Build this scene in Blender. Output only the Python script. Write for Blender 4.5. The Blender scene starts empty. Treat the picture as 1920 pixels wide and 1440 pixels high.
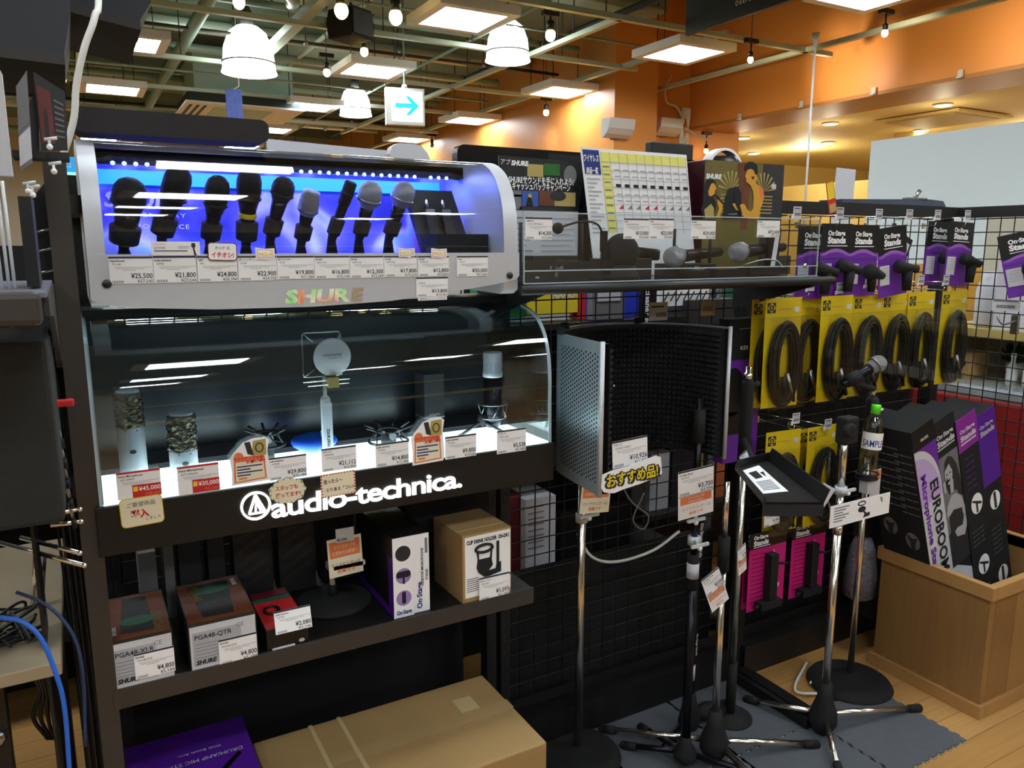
import bpy, math, random
from math import sin, cos, pi, radians
from mathutils import Matrix, Vector
random.seed(7)
SC = bpy.context.scene
COL = SC.collection
# ------------------------------------------------------------------ camera, world, exposure
CAM_A, CAM_P, CAM_H, FPX = radians(29.3), radians(10.1), 1.5, 1456.0
cd = bpy.data.cameras.new('camera'); cam = bpy.data.objects.new('camera', cd); COL.objects.link(cam)
cam.location = (0, 0, CAM_H); cam.rotation_euler = (pi/2-CAM_P, 0, -CAM_A)
cd.sensor_width = 36; cd.lens = FPX/1920*36; cd.clip_start = .02; cd.clip_end = 100
SC.camera = cam
w = bpy.data.worlds.new('world'); SC.world = w; w.use_nodes = True
w.node_tree.nodes['Background'].inputs[0].default_value = (.75, .8, .9, 1)
w.node_tree.nodes['Background'].inputs[1].default_value = .05
SC.view_settings.view_transform = 'Standard'; SC.view_settings.look = 'None'
SC.view_settings.gamma = 1; SC.view_settings.use_curve_mapping = False
SC.view_settings.exposure = 0.45
SC.cycles.use_denoising = True; SC.cycles.max_bounces = 6; SC.cycles.transparent_max_bounces = 16
SC.cycles.sample_clamp_indirect = 4; SC.cycles.caustics_reflective = False; SC.cycles.caustics_refractive = False
PANEL_W = 21.0      # strength of the white ceiling panels
def light(kind, name, loc, power, color=(1, 1, 1), size=.1, size_y=None, rot=(0, 0, 0), spot=None, blend=.6):
    l = bpy.data.lights.new(name, kind); l.energy = power; l.color = color
    if kind == 'AREA':
        l.size = size
        if size_y: l.shape = 'RECTANGLE'; l.size_y = size_y
    else: l.shadow_soft_size = size
    if kind == 'SPOT': l.spot_size = radians(spot); l.spot_blend = blend
    o = bpy.data.objects.new(name, l); o.location = loc; o.rotation_euler = rot; COL.objects.link(o); return o
def smooth_prof(pts, n=5):
    P = [Vector((p[0], p[1], 0)) for p in pts]; P = [P[0]*2-P[1]]+P+[P[-1]*2-P[-2]]; out = []
    for i in range(1, len(P)-2):
        for k in range(n):
            t = k/n; a, b, c, d = P[i-1:i+3]
            v = .5*((2*b)+(c-a)*t+(2*a-5*b+4*c-d)*t*t+(-a+3*b-3*c+d)*t**3); out.append((v.x, v.y))
    return out+[(pts[-1][0], pts[-1][1])]
def shell(prof, x0, x1, mt, th=.004):
    """curved sheet of real thickness, smooth along its bend: outer and inner faces plus rims"""
    b = MB(); n = len(prof); inn = []
    for i in range(n):
        a = Vector(prof[max(i-1, 0)]); c = Vector(prof[min(i+1, n-1)]); d = (c-a).normalized(); inn.append((prof[i][0]+d.y*th, prof[i][1]-d.x*th))
    for pr in (prof, inn): b.add([(x, p[0], p[1]) for p in pr for x in (x0, x1)], [(2*i, 2*i+1, 2*i+3, 2*i+2) for i in range(n-1)], mt, True)
    for x in (x0, x1): b.add([(x, p[0], p[1]) for p in prof]+[(x, p[0], p[1]) for p in inn], [(i, i+1, n+i+1, n+i) for i in range(n-1)], mt)
    for i in (0, n-1): b.add([(x0, *prof[i]), (x1, *prof[i]), (x1, *inn[i]), (x0, *inn[i])], [(0, 1, 2, 3)], mt)
    return b
def aim(o, tgt):
    o.rotation_euler = (Vector(tgt)-o.location).to_track_quat('-Z', 'Y').to_euler()
# ------------------------------------------------------------------ measuring: the photo's ray through a pixel meets a real plane
_f = (sin(CAM_A)*cos(CAM_P), cos(CAM_A)*cos(CAM_P), -sin(CAM_P)); _r = (cos(CAM_A), -sin(CAM_A), 0.)
_u = (sin(CAM_A)*sin(CAM_P), cos(CAM_A)*sin(CAM_P), cos(CAM_P))
def ray(px, py):
    a = (px-960)/FPX; b = -(py-720)/FPX
    return [_f[i]+a*_r[i]+b*_u[i] for i in range(3)]
def PY(px, py, Y):
    d = ray(px, py); t = Y/d[1]; return Vector((d[0]*t, Y, CAM_H+d[2]*t))
def PX(px, py, X):
    d = ray(px, py); t = X/d[0]; return Vector((X, d[1]*t, CAM_H+d[2]*t))
def PZ(px, py, Z):
    d = ray(px, py); t = (Z-CAM_H)/d[2]; return Vector((d[0]*t, d[1]*t, Z))
# ------------------------------------------------------------------ materials
MATS = {}
def S2L(c):
    return tuple((x/12.92 if x <= .04045 else ((x+.055)/1.055)**2.4) for x in c)
def mat(name, col, rough=.5, metal=0., emit=0., noise=0., nscale=20., bump=0., bscale=200., srgb=True, coat=0., emitcol=None):
    if name in MATS: return MATS[name]
    m = bpy.data.materials.new(name); m.use_nodes = True; nt = m.node_tree; b = nt.nodes['Principled BSDF']
    c = S2L(col) if srgb else col
    b.inputs['Base Color'].default_value = (*c, 1); b.inputs['Roughness'].default_value = rough; b.inputs['Metallic'].default_value = metal
    if coat: b.inputs['Coat Weight'].default_value = coat; b.inputs['Coat Roughness'].default_value = .08
    if emit:
        b.inputs['Emission Color'].default_value = (*(S2L(emitcol) if emitcol else c), 1); b.inputs['Emission Strength'].default_value = emit
    tc = nt.nodes.new('ShaderNodeTexCoord')
    if noise:
        n = nt.nodes.new('ShaderNodeTexNoise'); n.inputs['Scale'].default_value = nscale; n.inputs['Detail'].default_value = 4
        nt.links.new(tc.outputs['Object'], n.inputs['Vector'])
        mx = nt.nodes.new('ShaderNodeMix'); mx.data_type = 'RGBA'
        mx.inputs['A'].default_value = (*[max(0, x*(1-noise)) for x in c], 1); mx.inputs['B'].default_value = (*[min(1, x*(1+noise)) for x in c], 1)
        nt.links.new(n.outputs['Fac'], mx.inputs['Factor']); nt.links.new(mx.outputs['Result'], b.inputs['Base Color'])
    if bump:
        n = nt.nodes.new('ShaderNodeTexNoise'); n.inputs['Scale'].default_value = bscale; n.inputs['Detail'].default_value = 3
        nt.links.new(tc.outputs['Object'], n.inputs['Vector'])
        bp = nt.nodes.new('ShaderNodeBump'); bp.inputs['Strength'].default_value = bump; bp.inputs['Distance'].default_value = .01
        nt.links.new(n.outputs['Fac'], bp.inputs['Height']); nt.links.new(bp.outputs['Normal'], b.inputs['Normal'])
    MATS[name] = m; return m
def acrylic(name, tint=(.95, .97, .98), refl=.06):
    m = bpy.data.materials.new(name); m.use_nodes = True; nt = m.node_tree; nt.nodes.clear()
    out = nt.nodes.new('ShaderNodeOutputMaterial'); mix = nt.nodes.new('ShaderNodeMixShader')
    t = nt.nodes.new('ShaderNodeBsdfTransparent'); t.inputs[0].default_value = (*tint, 1)
    g = nt.nodes.new('ShaderNodeBsdfGlossy'); g.inputs['Roughness'].default_value = .02
    lw = nt.nodes.new('ShaderNodeLayerWeight'); lw.inputs['Blend'].default_value = .5
    pw = nt.nodes.new('ShaderNodeMath'); pw.operation = 'POWER'; pw.inputs[1].default_value = 4
    ml = nt.nodes.new('ShaderNodeMath'); ml.operation = 'MULTIPLY_ADD'; ml.inputs[1].default_value = .8; ml.inputs[2].default_value = refl
    nt.links.new(lw.outputs['Facing'], pw.inputs[0]); nt.links.new(pw.outputs[0], ml.inputs[0]); nt.links.new(ml.outputs[0], mix.inputs[0])
    nt.links.new(t.outputs[0], mix.inputs[1]); nt.links.new(g.outputs[0], mix.inputs[2]); nt.links.new(mix.outputs[0], out.inputs[0])
    MATS[name] = m; return m
def ramp_mat(name, cols, scale=(1, 1, 1), kind='NOISE', rough=.5, tex_scale=4., detail=5., bump=0., metal=0., coord='Object', dist=0., coat=0., interp='LINEAR'):
    """procedural colour ramp over a noise / wave / voronoi texture: cols = [(pos, srgb), ...]"""
    m = bpy.data.materials.new(name); m.use_nodes = True; nt = m.node_tree; b = nt.nodes['Principled BSDF']
    b.inputs['Roughness'].default_value = rough; b.inputs['Metallic'].default_value = metal; b.inputs['Coat Weight'].default_value = coat
    tc = nt.nodes.new('ShaderNodeTexCoord'); mp = nt.nodes.new('ShaderNodeMapping'); mp.inputs['Scale'].default_value = scale
    nt.links.new(tc.outputs[coord], mp.inputs['Vector'])
    if kind == 'NOISE':
        n = nt.nodes.new('ShaderNodeTexNoise'); n.inputs['Scale'].default_value = tex_scale; n.inputs['Detail'].default_value = detail; n.inputs['Distortion'].default_value = dist; o = n.outputs['Fac']
    elif kind == 'WAVE':
        n = nt.nodes.new('ShaderNodeTexWave'); n.inputs['Scale'].default_value = tex_scale; n.inputs['Distortion'].default_value = dist; n.inputs['Detail'].default_value = detail; o = n.outputs['Fac']
    else:
        n = nt.nodes.new('ShaderNodeTexVoronoi'); n.inputs['Scale'].default_value = tex_scale; o = n.outputs['Distance']
    nt.links.new(mp.outputs[0], n.inputs['Vector'])
    r = nt.nodes.new('ShaderNodeValToRGB'); r.color_ramp.interpolation = interp
    e = r.color_ramp.elements
    while len(e) < len(cols): e.new(.5)
    for i, (p, c) in enumerate(cols): e[i].position = p; e[i].color = (*S2L(c), 1)
    nt.links.new(o, r.inputs[0]); nt.links.new(r.outputs[0], b.inputs['Base Color'])
    if bump:
        bp = nt.nodes.new('ShaderNodeBump'); bp.inputs['Strength'].default_value = bump; bp.inputs['Distance'].default_value = .01
        nt.links.new(o, bp.inputs['Height']); nt.links.new(bp.outputs['Normal'], b.inputs['Normal'])
    MATS[name] = m; return m
def wood_mat(name, base, dark, plank=.1, length=1.2, rough=.35, axis='Y', coat=0.2):
    """planks running along axis (brick texture) with grain noise"""
    m = bpy.data.materials.new(name); m.use_nodes = True; nt = m.node_tree; b = nt.nodes['Principled BSDF']
    b.inputs['Roughness'].default_value = rough; b.inputs['Coat Weight'].default_value = coat; b.inputs['Coat Roughness'].default_value = .2
    tc = nt.nodes.new('ShaderNodeTexCoord'); mp = nt.nodes.new('ShaderNodeMapping')
    if axis == 'Y': mp.inputs['Rotation'].default_value = (0, 0, pi/2)
    if axis == 'Z': mp.inputs['Rotation'].default_value = (pi/2, 0, pi/2)
    nt.links.new(tc.outputs['Object'], mp.inputs['Vector'])
    br = nt.nodes.new('ShaderNodeTexBrick'); br.inputs['Scale'].default_value = 1; br.inputs['Brick Width'].default_value = length; br.inputs['Row Height'].default_value = plank
    br.inputs['Mortar Size'].default_value = .0012; br.inputs['Color1'].default_value = (*S2L(base), 1); br.inputs['Color2'].default_value = (*S2L(dark), 1)
    br.inputs['Mortar'].default_value = (*[x*.45 for x in S2L(dark)], 1)
    nt.links.new(mp.outputs[0], br.inputs['Vector'])
    mp2 = nt.nodes.new('ShaderNodeMapping'); mp2.inputs['Scale'].default_value = (3, 60, 60)
    nt.links.new(mp.outputs[0], mp2.inputs['Vector'])
    n = nt.nodes.new('ShaderNodeTexNoise'); n.inputs['Scale'].default_value = 1.5; n.inputs['Detail'].default_value = 6; nt.links.new(mp2.outputs[0], n.inputs['Vector'])
    mx = nt.nodes.new('ShaderNodeMix'); mx.data_type = 'RGBA'; mx.blend_type = 'MULTIPLY'; mx.inputs['Factor'].default_value = .45
    nt.links.new(br.outputs['Color'], mx.inputs['A']); nt.links.new(n.outputs['Color'], mx.inputs['B'])
    hs = nt.nodes.new('ShaderNodeRGBToBW'); nt.links.new(n.outputs['Color'], hs.inputs[0])
    cr = nt.nodes.new('ShaderNodeValToRGB'); cr.color_ramp.elements[0].position = .3; cr.color_ramp.elements[0].color = (.6, .6, .6, 1); cr.color_ramp.elements[1].position = .65; cr.color_ramp.elements[1].color = (1, 1, 1, 1)
    nt.links.new(hs.outputs[0], cr.inputs[0]); nt.links.new(cr.outputs[0], mx.inputs['B']); nt.links.new(mx.outputs['Result'], b.inputs['Base Color'])
    MATS[name] = m; return m
M = {}
def mk(k, *a, **kw): M[k] = mat(k, *a, **kw)
mk('white', (.93, .93, .93), .6); mk('paper', (.97, .97, .97), .7); mk('paper2', (.8, .8, .82), .7); mk('cream', (.93, .9, .78), .7)
mk('black', (.055, .055, .06), .45); mk('matte_black', (.07, .07, .075), .85, noise=.15, nscale=60); mk('ink', (.1, .1, .11), .8); mk('grey_ink', (.5, .5, .52), .8); mk('light_ink', (.68, .68, .7), .8)
mk('dark_grey', (.16, .16, .17), .6); mk('grey', (.45, .45, .46), .6); mk('charcoal', (.17, .155, .16), .95, bump=.4, bscale=500, noise=.15, nscale=200)
mk('foam', (.085, .085, .1), .95, noise=.2, nscale=300); mk('rack_black', (.075, .072, .07), .5, noise=.2, nscale=30); mk('rack_brown', (.22, .2, .175), .55, noise=.12, nscale=30)
mk('chrome', (.95, .93, .88), .2, 1.); mk('steel', (.6, .6, .6), .3, 1.); mk('silver', (.8, .81, .83), .4, .25, noise=.04); mk('brushed', (.62, .68, .7), .33, .7, noise=.06, nscale=8)
mk('grille', (.72, .72, .73), .4, .75, bump=1., bscale=900); mk('grille_dark', (.12, .12, .13), .5, .4, bump=1., bscale=900); mk('mic_body', (.12, .12, .14), .25, .6, noise=.1, nscale=80)
mk('red', (.8, .13, .15), .6); mk('orange_print', (.9, .5, .3), .7); mk('yellow_print', (.93, .83, .15), .6); mk('blue_print', (.12, .2, .5), .6); mk('pink', (.88, .1, .5), .55)
mk('yellow_card', (.86, .75, .06), .5, noise=.1, nscale=15); mk('purple', (.42, .16, .62), .45); mk('violet', (.34, .12, .6), .35); mk('magenta', (.8, .08, .47), .5)
mk('green', (.1, .6, .3), .6); mk('lime', (.4, .95, .15), .4); mk('blue', (.05, .35, .85), .5); mk('leaf', (.15, .4, .15), .7, noise=.3)
mk('cardboard', (.66, .53, .34), .75, noise=.08, nscale=8); mk('tape', (.78, .68, .5), .3); mk('skin_print', (.85, .62, .2), .7)
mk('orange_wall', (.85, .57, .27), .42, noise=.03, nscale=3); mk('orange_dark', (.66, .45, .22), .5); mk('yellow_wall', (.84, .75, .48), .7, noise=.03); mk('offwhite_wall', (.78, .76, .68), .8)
mk('concrete', (.52, .57, .5), .9, noise=.25, nscale=2.5, bump=.3, bscale=8); mk('pipe', (.55, .65, .6), .5, .3); mk('track', (.72, .77, .71), .45, .3); mk('dark_pipe', (.2, .2, .19), .6)
mk('plastic_clear', (.8, .82, .83), .15); mk('lamp_white', (1, 1, 1), .4, emit=PANEL_W, emitcol=(.95, .98, 1)); mk('bell', (1, 1, 1), .4, emit=6, emitcol=(.95, 1, .96)); mk('bulb', (1, .9, .6), .4, emit=14, emitcol=(1, .84, .5))
mk('downlight', (1, 1, 1), .4, emit=16, emitcol=(1, .96, .8)); mk('white_led', (1, 1, 1), .4, emit=1.7, emitcol=(.92, 1, 1)); mk('logo_lit', (1, 1, 1), .4, emit=2.6); mk('blue_led', (.3, .5, 1), .4, emit=9, emitcol=(.32, .42, 1))
mk('exit_face', (.9, 1, .97), .4, emit=1.6); mk('exit_cyan', (.1, .75, .85), .4, emit=.7); mk('cyan_sign', (.6, .95, .95), .4, emit=.9); mk('screen_blue', (.1, .55, .8), .4, emit=.7)
mk('rubber', (.06, .06, .06), .8); mk('blue_cable', (.15, .4, .8), .4); mk('cable_black', (.07, .07, .075), .5); mk('cable_white', (.85, .85, .82), .5); mk('box_dark', (.13, .14, .1), .5); mk('beige', (.7, .62, .5), .5)
mk('mat_grey', (.34, .355, .38), .95, noise=.12, nscale=40, bump=.3, bscale=300); mk('mat_edge', (.66, .6, .5), .9); mk('red_cloth', (.6, .1, .08), .8, noise=.15)
mk('ac', (.7, .82, .78), .6); mk('ac_dark', (.16, .19, .18), .7); mk('board_white', (.9, .95, .96), .5); mk('maroon', (.4, .06, .1), .6); mk('brown_print', (.42, .22, .13), .6, noise=.45, nscale=25)
mk('olive_print', (.42, .38, .16), .6, noise=.3, nscale=20); mk('sand_print', (.7, .62, .35), .6); mk('pc_blue', (.2, .35, .65), .6); mk('teal_print', (.12, .35, .27), .6)
ACR = acrylic('acrylic_clear'); ACR2 = acrylic('acrylic_smoke', (.8, .86, .88), .07); ACRE = mat('acrylic_edge', (.75, .82, .85), .15, 0.); M['bag'] = acrylic('plastic_bag', (.95, .95, .93), .03)
HOLO = ramp_mat('holographic', [(0, (.05, .9, .4)), (.36, (.5, 1, .45)), (.46, (1, 1, .9)), (.55, (1, .6, .35)), (.65, (1, .3, .85)), (1, (.45, .2, .95))], (18, 3, 6), rough=.3, tex_scale=1.1, detail=1, metal=0)
BACKDROP = ramp_mat('stage_backdrop', [(0, (.05, .05, .3)), (.36, (.18, .2, .5)), (.46, (.4, .38, .7)), (.54, (.8, .78, .85)), (.6, (.55, .7, .8)), (.7, (.7, .4, .7)), (1, (.2, .12, .35))], (5, 1, 5), rough=.5, tex_scale=1.1, detail=2, dist=.5)
MESHW = ramp_mat('woven_wire', [(0, (.2, .18, .13)), (.5, (.45, .41, .3)), (1, (.72, .68, .55))], (1, 1, 1), kind='VORONOI', rough=.4, tex_scale=110, bump=.6, metal=.6)
FLOORW = wood_mat('oak_floor', (.8, .62, .38), (.7, .52, .29), plank=.1, length=1.3, rough=.3, axis='X')
CRATEW = wood_mat('crate_boards', (.66, .5, .3), (.56, .41, .23), plank=.12, length=3, rough=.45, axis='Z')
CRATEX = mat('crate_rim', (.7, .53, .32), .45, noise=.12, nscale=12)
DESKW = mat('desk_laminate', (.62, .56, .46), .35, noise=.1, nscale=6)
# ------------------------------------------------------------------ mesh builder
_txt = {}
def glyphs(s, res=2, off=0., shear=0., sp=1.):
    k = (s, res, off, shear, sp)
    if k not in _txt:
        c = bpy.data.curves.new('t', 'FONT'); c.body = s; c.size = 1; c.resolution_u = res; c.offset = off; c.shear = shear; c.space_character = sp
        o = bpy.data.objects.new('t', c); me = o.to_mesh()
        vs = [(v.co.x, v.co.y) for v in me.vertices]; fs = [tuple(p.vertices) for p in me.polygons]
        o.to_mesh_clear(); bpy.data.objects.remove(o); bpy.data.curves.remove(c)
        xs = [v[0] for v in vs] or [0, 1]; _txt[k] = (vs, fs, min(xs), max(xs))
    return _txt[k]
class MB:
    def __init__(s, root=None, T=None):
        s.v = []; s.f = []; s.m = []; s.sm = []; s.mats = []
        s.T = ROOTT[root.name].inverted() if root is not None else Matrix()
        if T is not None: s.T = T
    def add(s, vs, fs, mt, smooth=False):
        if isinstance(mt, str): mt = M[mt]
        if mt not in s.mats: s.mats.append(mt)
        k = s.mats.index(mt); b = len(s.v)
        s.v += [s.T @ Vector(v) for v in vs]; s.f += [tuple(i+b for i in f) for f in fs]; s.m += [k]*len(fs); s.sm += [smooth]*len(fs)
        return s
    def box(s, x0, x1, y0, y1, z0, z1, mt):
        return s.add([(x0, y0, z0), (x1, y0, z0), (x1, y1, z0), (x0, y1, z0), (x0, y0, z1), (x1, y0, z1), (x1, y1, z1), (x0, y1, z1)],
                     [(0, 3, 2, 1), (4, 5, 6, 7), (0, 1, 5, 4), (1, 2, 6, 5), (2, 3, 7, 6), (3, 0, 4, 7)], mt)
    def poly(s, pts, mt): return s.add(pts, [tuple(range(len(pts)))], mt)
    def prism(s, pts, a, b, mt, axis='y', smooth=False):
        n = len(pts)
        g = {'x': lambda p, h: (h, p[0], p[1]), 'y': lambda p, h: (p[0], h, p[1]), 'z': lambda p, h: (p[0], p[1], h)}[axis]
        vs = [g(p, a) for p in pts]+[g(p, b) for p in pts]
        s.add(vs, [tuple(range(n)), tuple(range(2*n-1, n-1, -1))], mt)
        return s.add(vs, [(i, (i+1) % n, n+(i+1) % n, n+i) for i in range(n)], mt, smooth)
    def card(s, x0, x1, z0, z1, mt, y=0., th=.0006): return s.box(x0, x1, y, y+th, z0, z1, mt)
    def tube(s, path, r, mt, n=8, closed=False, caps=True):
        P = [Vector(p) for p in path]; N = len(P)
        rs = r if isinstance(r, (list, tuple)) else [r]*N
        vs = []; up = None
        for i in range(N):
            if closed: t = P[(i+1) % N]-P[i-1]
            else: t = P[min(i+1, N-1)]-P[max(i-1, 0)]
            if t.length < 1e-9: t = Vector((0, 0, 1))
            t.normalize()
            if up is None: up = Vector((0, 0, 1)) if abs(t.z) < .9 else Vector((1, 0, 0))
            a = t.cross(up)
            if a.length < 1e-6: a = t.cross(Vector((0, 1, 0)))
            a.normalize(); b = a.cross(t).normalized(); up = b
            for k in range(n):
                q = 2*pi*k/n; vs.append(P[i]+(a*cos(q)+b*sin(q))*rs[i])
        fs = []
        for i in range(N if closed else N-1):
            j = (i+1) % N
            for k in range(n):
                fs.append((i*n+k, i*n+(k+1) % n, j*n+(k+1) % n, j*n+k))
        if caps and not closed: fs += [tuple(range(n))[::-1], tuple((N-1)*n+k for k in range(n))]
        return s.add(vs, fs, mt, n > 4)
    def lathe(s, prof, mt, n=20, p=(0, 0, 0), axis=(0, 0, 1), smooth=True):
        """prof = [(radius, height)...] along axis from p"""
        ax = Vector(axis).normalized(); a = ax.orthogonal().normalized(); b = ax.cross(a); p = Vector(p)
        vs = []; L = len(prof)
        for (r, h) in prof:
            for k in range(n):
                q = 2*pi*k/n; vs.append(p+ax*h+(a*cos(q)+b*sin(q))*max(r, 1e-5))
        fs = [(i*n+k, i*n+(k+1) % n, (i+1)*n+(k+1) % n, (i+1)*n+k) for i in range(L-1) for k in range(n)]
        return s.add(vs, fs+[tuple(range(n))[::-1], tuple((L-1)*n+k for k in range(n))], mt, smooth)
    def disc(s, c, r, mt, n=24, rz=None, y=0.):
        rz = rz or r
        return s.add([(c[0]+r*cos(2*pi*k/n), y, c[1]+rz*sin(2*pi*k/n)) for k in range(n)], [tuple(range(n))], mt)
    def sphere(s, c, r, mt, n=16, m=10, sc=(1, 1, 1)):
        return s.lathe([(r*sin(pi*i/m)*sc[0], -r*cos(pi*i/m)*sc[2]) for i in range(m+1)], mt, n, c)
    def text(s, t, x, z, size, mt, y=-.0006, w=None, al='L', off=0., shear=0., th=0., rot=0., sp=1., res=2):
        """flat lettering in the local x-z plane, read from -y; w = fitted width"""
        vs, fs, a, b = glyphs(t, res, off, shear, sp)
        sx = w/(b-a) if w else size
        x0 = {'L': x, 'C': x-(b-a)*sx/2, 'R': x-(b-a)*sx}[al]-a*sx
        q = [(x0+v[0]*sx-x, v[1]*size) for v in vs]
        if rot: q = [(u*cos(rot)-v*sin(rot), u*sin(rot)+v*cos(rot)) for u, v in q]
        q = [(x+u, z+v) for u, v in q]
        s.add([(u, y, v) for u, v in q], fs, mt)
        if th:
            ed = {}
            for f in fs:
                for i in range(len(f)):
                    e = (f[i], f[(i+1) % len(f)])
                    if (e[1], e[0]) in ed: del ed[(e[1], e[0])]
                    else: ed[e] = 1
            n = len(q); s.add([(u, y, v) for u, v in q]+[(u, y+th, v) for u, v in q], [(a_, a_+n, b_+n, b_) for a_, b_ in ed], mt)
        return s
    def mesh(s, name):
        me = bpy.data.meshes.new(name); me.from_pydata([tuple(v) for v in s.v], [], s.f)
        for m_ in s.mats: me.materials.append(m_)
        me.polygons.foreach_set('material_index', s.m); me.polygons.foreach_set('use_smooth', s.sm); me.update(); return me
    def build(s, name, parent=None, label=None, bevel=0.):
        o = bpy.data.objects.new(name, s.mesh(name)); COL.objects.link(o)
        if parent is not None:
            o.parent = parent; ROOTT[o.name] = ROOTT[parent.name]
        else: ROOTT[o.name] = Matrix()
        if label: o['label'] = label
        if bevel:
            b = o.modifiers.new('bevel', 'BEVEL'); b.width = bevel; b.segments = 2; b.limit_method = 'ANGLE'
        return o
ROOTT = {}
def thing(name, label, cat, loc=(0, 0, 0), rz=0., group=None, rx=0., ry=0.):
    o = bpy.data.objects.new(name, None); COL.objects.link(o); o.empty_display_size = .05
    o.location = loc; o.rotation_euler = (rx, ry, rz); o['label'] = label; o['category'] = cat
    if group: o['group'] = group
    from mathutils import Euler
    ROOTT[o.name] = Matrix.Translation(Vector(loc)) @ Euler((rx, ry, rz)).to_matrix().to_4x4(); return o
def solo(mb, name, label, cat, loc=(0, 0, 0), rz=0., group=None, rx=0., ry=0., kind=None, bevel=0.):
    """one-mesh thing; mb is in local coordinates"""
    o = mb.build(name, bevel=bevel); o.location = loc; o.rotation_euler = (rx, ry, rz)
    o['label'] = label; o['category'] = cat
    if group: o['group'] = group
    if kind: o['kind'] = kind
    return o
def world_solo(mb, name, label, cat, base, **k):
    """one-mesh thing authored in world coordinates, origin moved to base"""
    b = Vector(base); mb.v = [v-b for v in mb.v]; return solo(mb, name, label, cat, loc=b, **k)
def struct(name, mb, bevel=0.):
    o = mb.build(name, bevel=bevel); o['kind'] = 'structure'; return o
def dup(o, loc=None, label=None, parent=None, group=None, rz=None, rx=None):
    c = o.copy(); COL.objects.link(c)
    if parent is not None: c.parent = parent
    if loc is not None: c.location = loc
    if label: c['label'] = label
    if group: c['group'] = group
    if rz is not None: c.rotation_euler.z = rz
    if rx is not None: c.rotation_euler.x = rx
    for ch in [x for x in bpy.data.objects if x.parent == o]: dup(ch, parent=c)
    return c
def ellipse(cx, cz, rx, rz, n=24, a0=0, a1=2*pi): return [(cx+rx*cos(a0+(a1-a0)*k/n), cz+rz*sin(a0+(a1-a0)*k/n)) for k in range(n)]
def rrect(x0, x1, z0, z1, r, n=5):
    out = []
    for (cx, cz, a) in ((x1-r, z1-r, 0), (x0+r, z1-r, pi/2), (x0+r, z0+r, pi), (x1-r, z0+r, 3*pi/2)):
        out += [(cx+r*cos(a+pi/2*k/n), cz+r*sin(a+pi/2*k/n)) for k in range(n+1)]
    return out
def spline(pts, n=8):
    P = [Vector(p) for p in pts]; P = [P[0]*2-P[1]]+P+[P[-1]*2-P[-2]]; out = []
    for i in range(1, len(P)-2):
        for k in range(n):
            t = k/n; a, b, c, d = P[i-1:i+3]
            out.append(.5*((2*b)+(c-a)*t+(2*a-5*b+4*c-d)*t*t+(-a+3*b-3*c+d)*t**3))
    return out+[P[-2]]
# ================================================================== THE SETTING
XR = 5.95
mb = MB(); mb.box(-6, 12, -6, 16, -.1, 0, FLOORW); struct('floor', mb)
mb = MB(); mb.box(-6, 4.6, -6, 16, 3.62, 3.8, 'concrete')
for i in range(6): mb.box(-6, 4.6, 3.2+i*2.3, 3.55+i*2.3, 3.45, 3.62, 'concrete')
mb.box(4.6, 6.7, -6, 6.9, 4.5, 4.6, 'concrete'); mb.box(4.55, 4.6, -6, 6.9, 3.62, 4.5, 'concrete'); struct('ceiling', mb)
mb = MB(); mb.box(-6, 4.7, 16, 16.2, 0, 3.8, 'offwhite_wall'); mb.box(3.4, 4.7, 13.2, 13.3, 0, 2.9, 'offwhite_wall'); struct('wall_back', mb)
mb = MB(); mb.box(-6.2, -6, -6, 16, 0, 3.8, 'offwhite_wall'); struct('wall_left', mb)
mb = MB(); mb.box(-6, 12, -6.2, -6, 0, 4.6, 'offwhite_wall'); struct('wall_front', mb)
mb = MB(); mb.box(4.7, 4.9, 6.75, 16, 0, 3.7, 'orange_wall'); struct('wall_far_orange', mb)
mb = MB(); mb.box(4.66, 5.18, 6.3, 6.8, 0, 4.6, 'orange_wall'); struct('wall_pillar', mb)
mb = MB(); mb.box(5.18, 6.7, 6.7, 6.9, 0, 4.6, 'orange_wall'); struct('wall_corner', mb)
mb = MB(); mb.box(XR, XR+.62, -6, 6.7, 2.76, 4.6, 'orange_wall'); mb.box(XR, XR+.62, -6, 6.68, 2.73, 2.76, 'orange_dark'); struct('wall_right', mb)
mb = MB(); mb.box(XR+.62, 12, -6, 9, 2.76, 2.86, 'yellow_wall'); struct('ceiling_annex', mb)
mb = MB(); mb.box(XR+.3, 12, 9, 9.1, 0, 2.8, 'yellow_wall'); mb.box(12, 12.1, -6, 9, 0, 2.8, 'yellow_wall')
mb.box(9.2, 9.4, 5.6, 9, 0, 2.35, 'yellow_wall'); mb.box(8.3, 12, 5.6, 5.9, 2.4, 2.76, 'yellow_wall'); struct('wall_annex', mb)
mb = MB(); mb.prism([(8.2, 2.2), (9.2, 1.35), (9.2, 1.0), (8.0, 2.05)], 5.4, 5.6, mat('olive_paint', (.55, .52, .28), .7), 'y'); struct('trim_1', mb)
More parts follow.
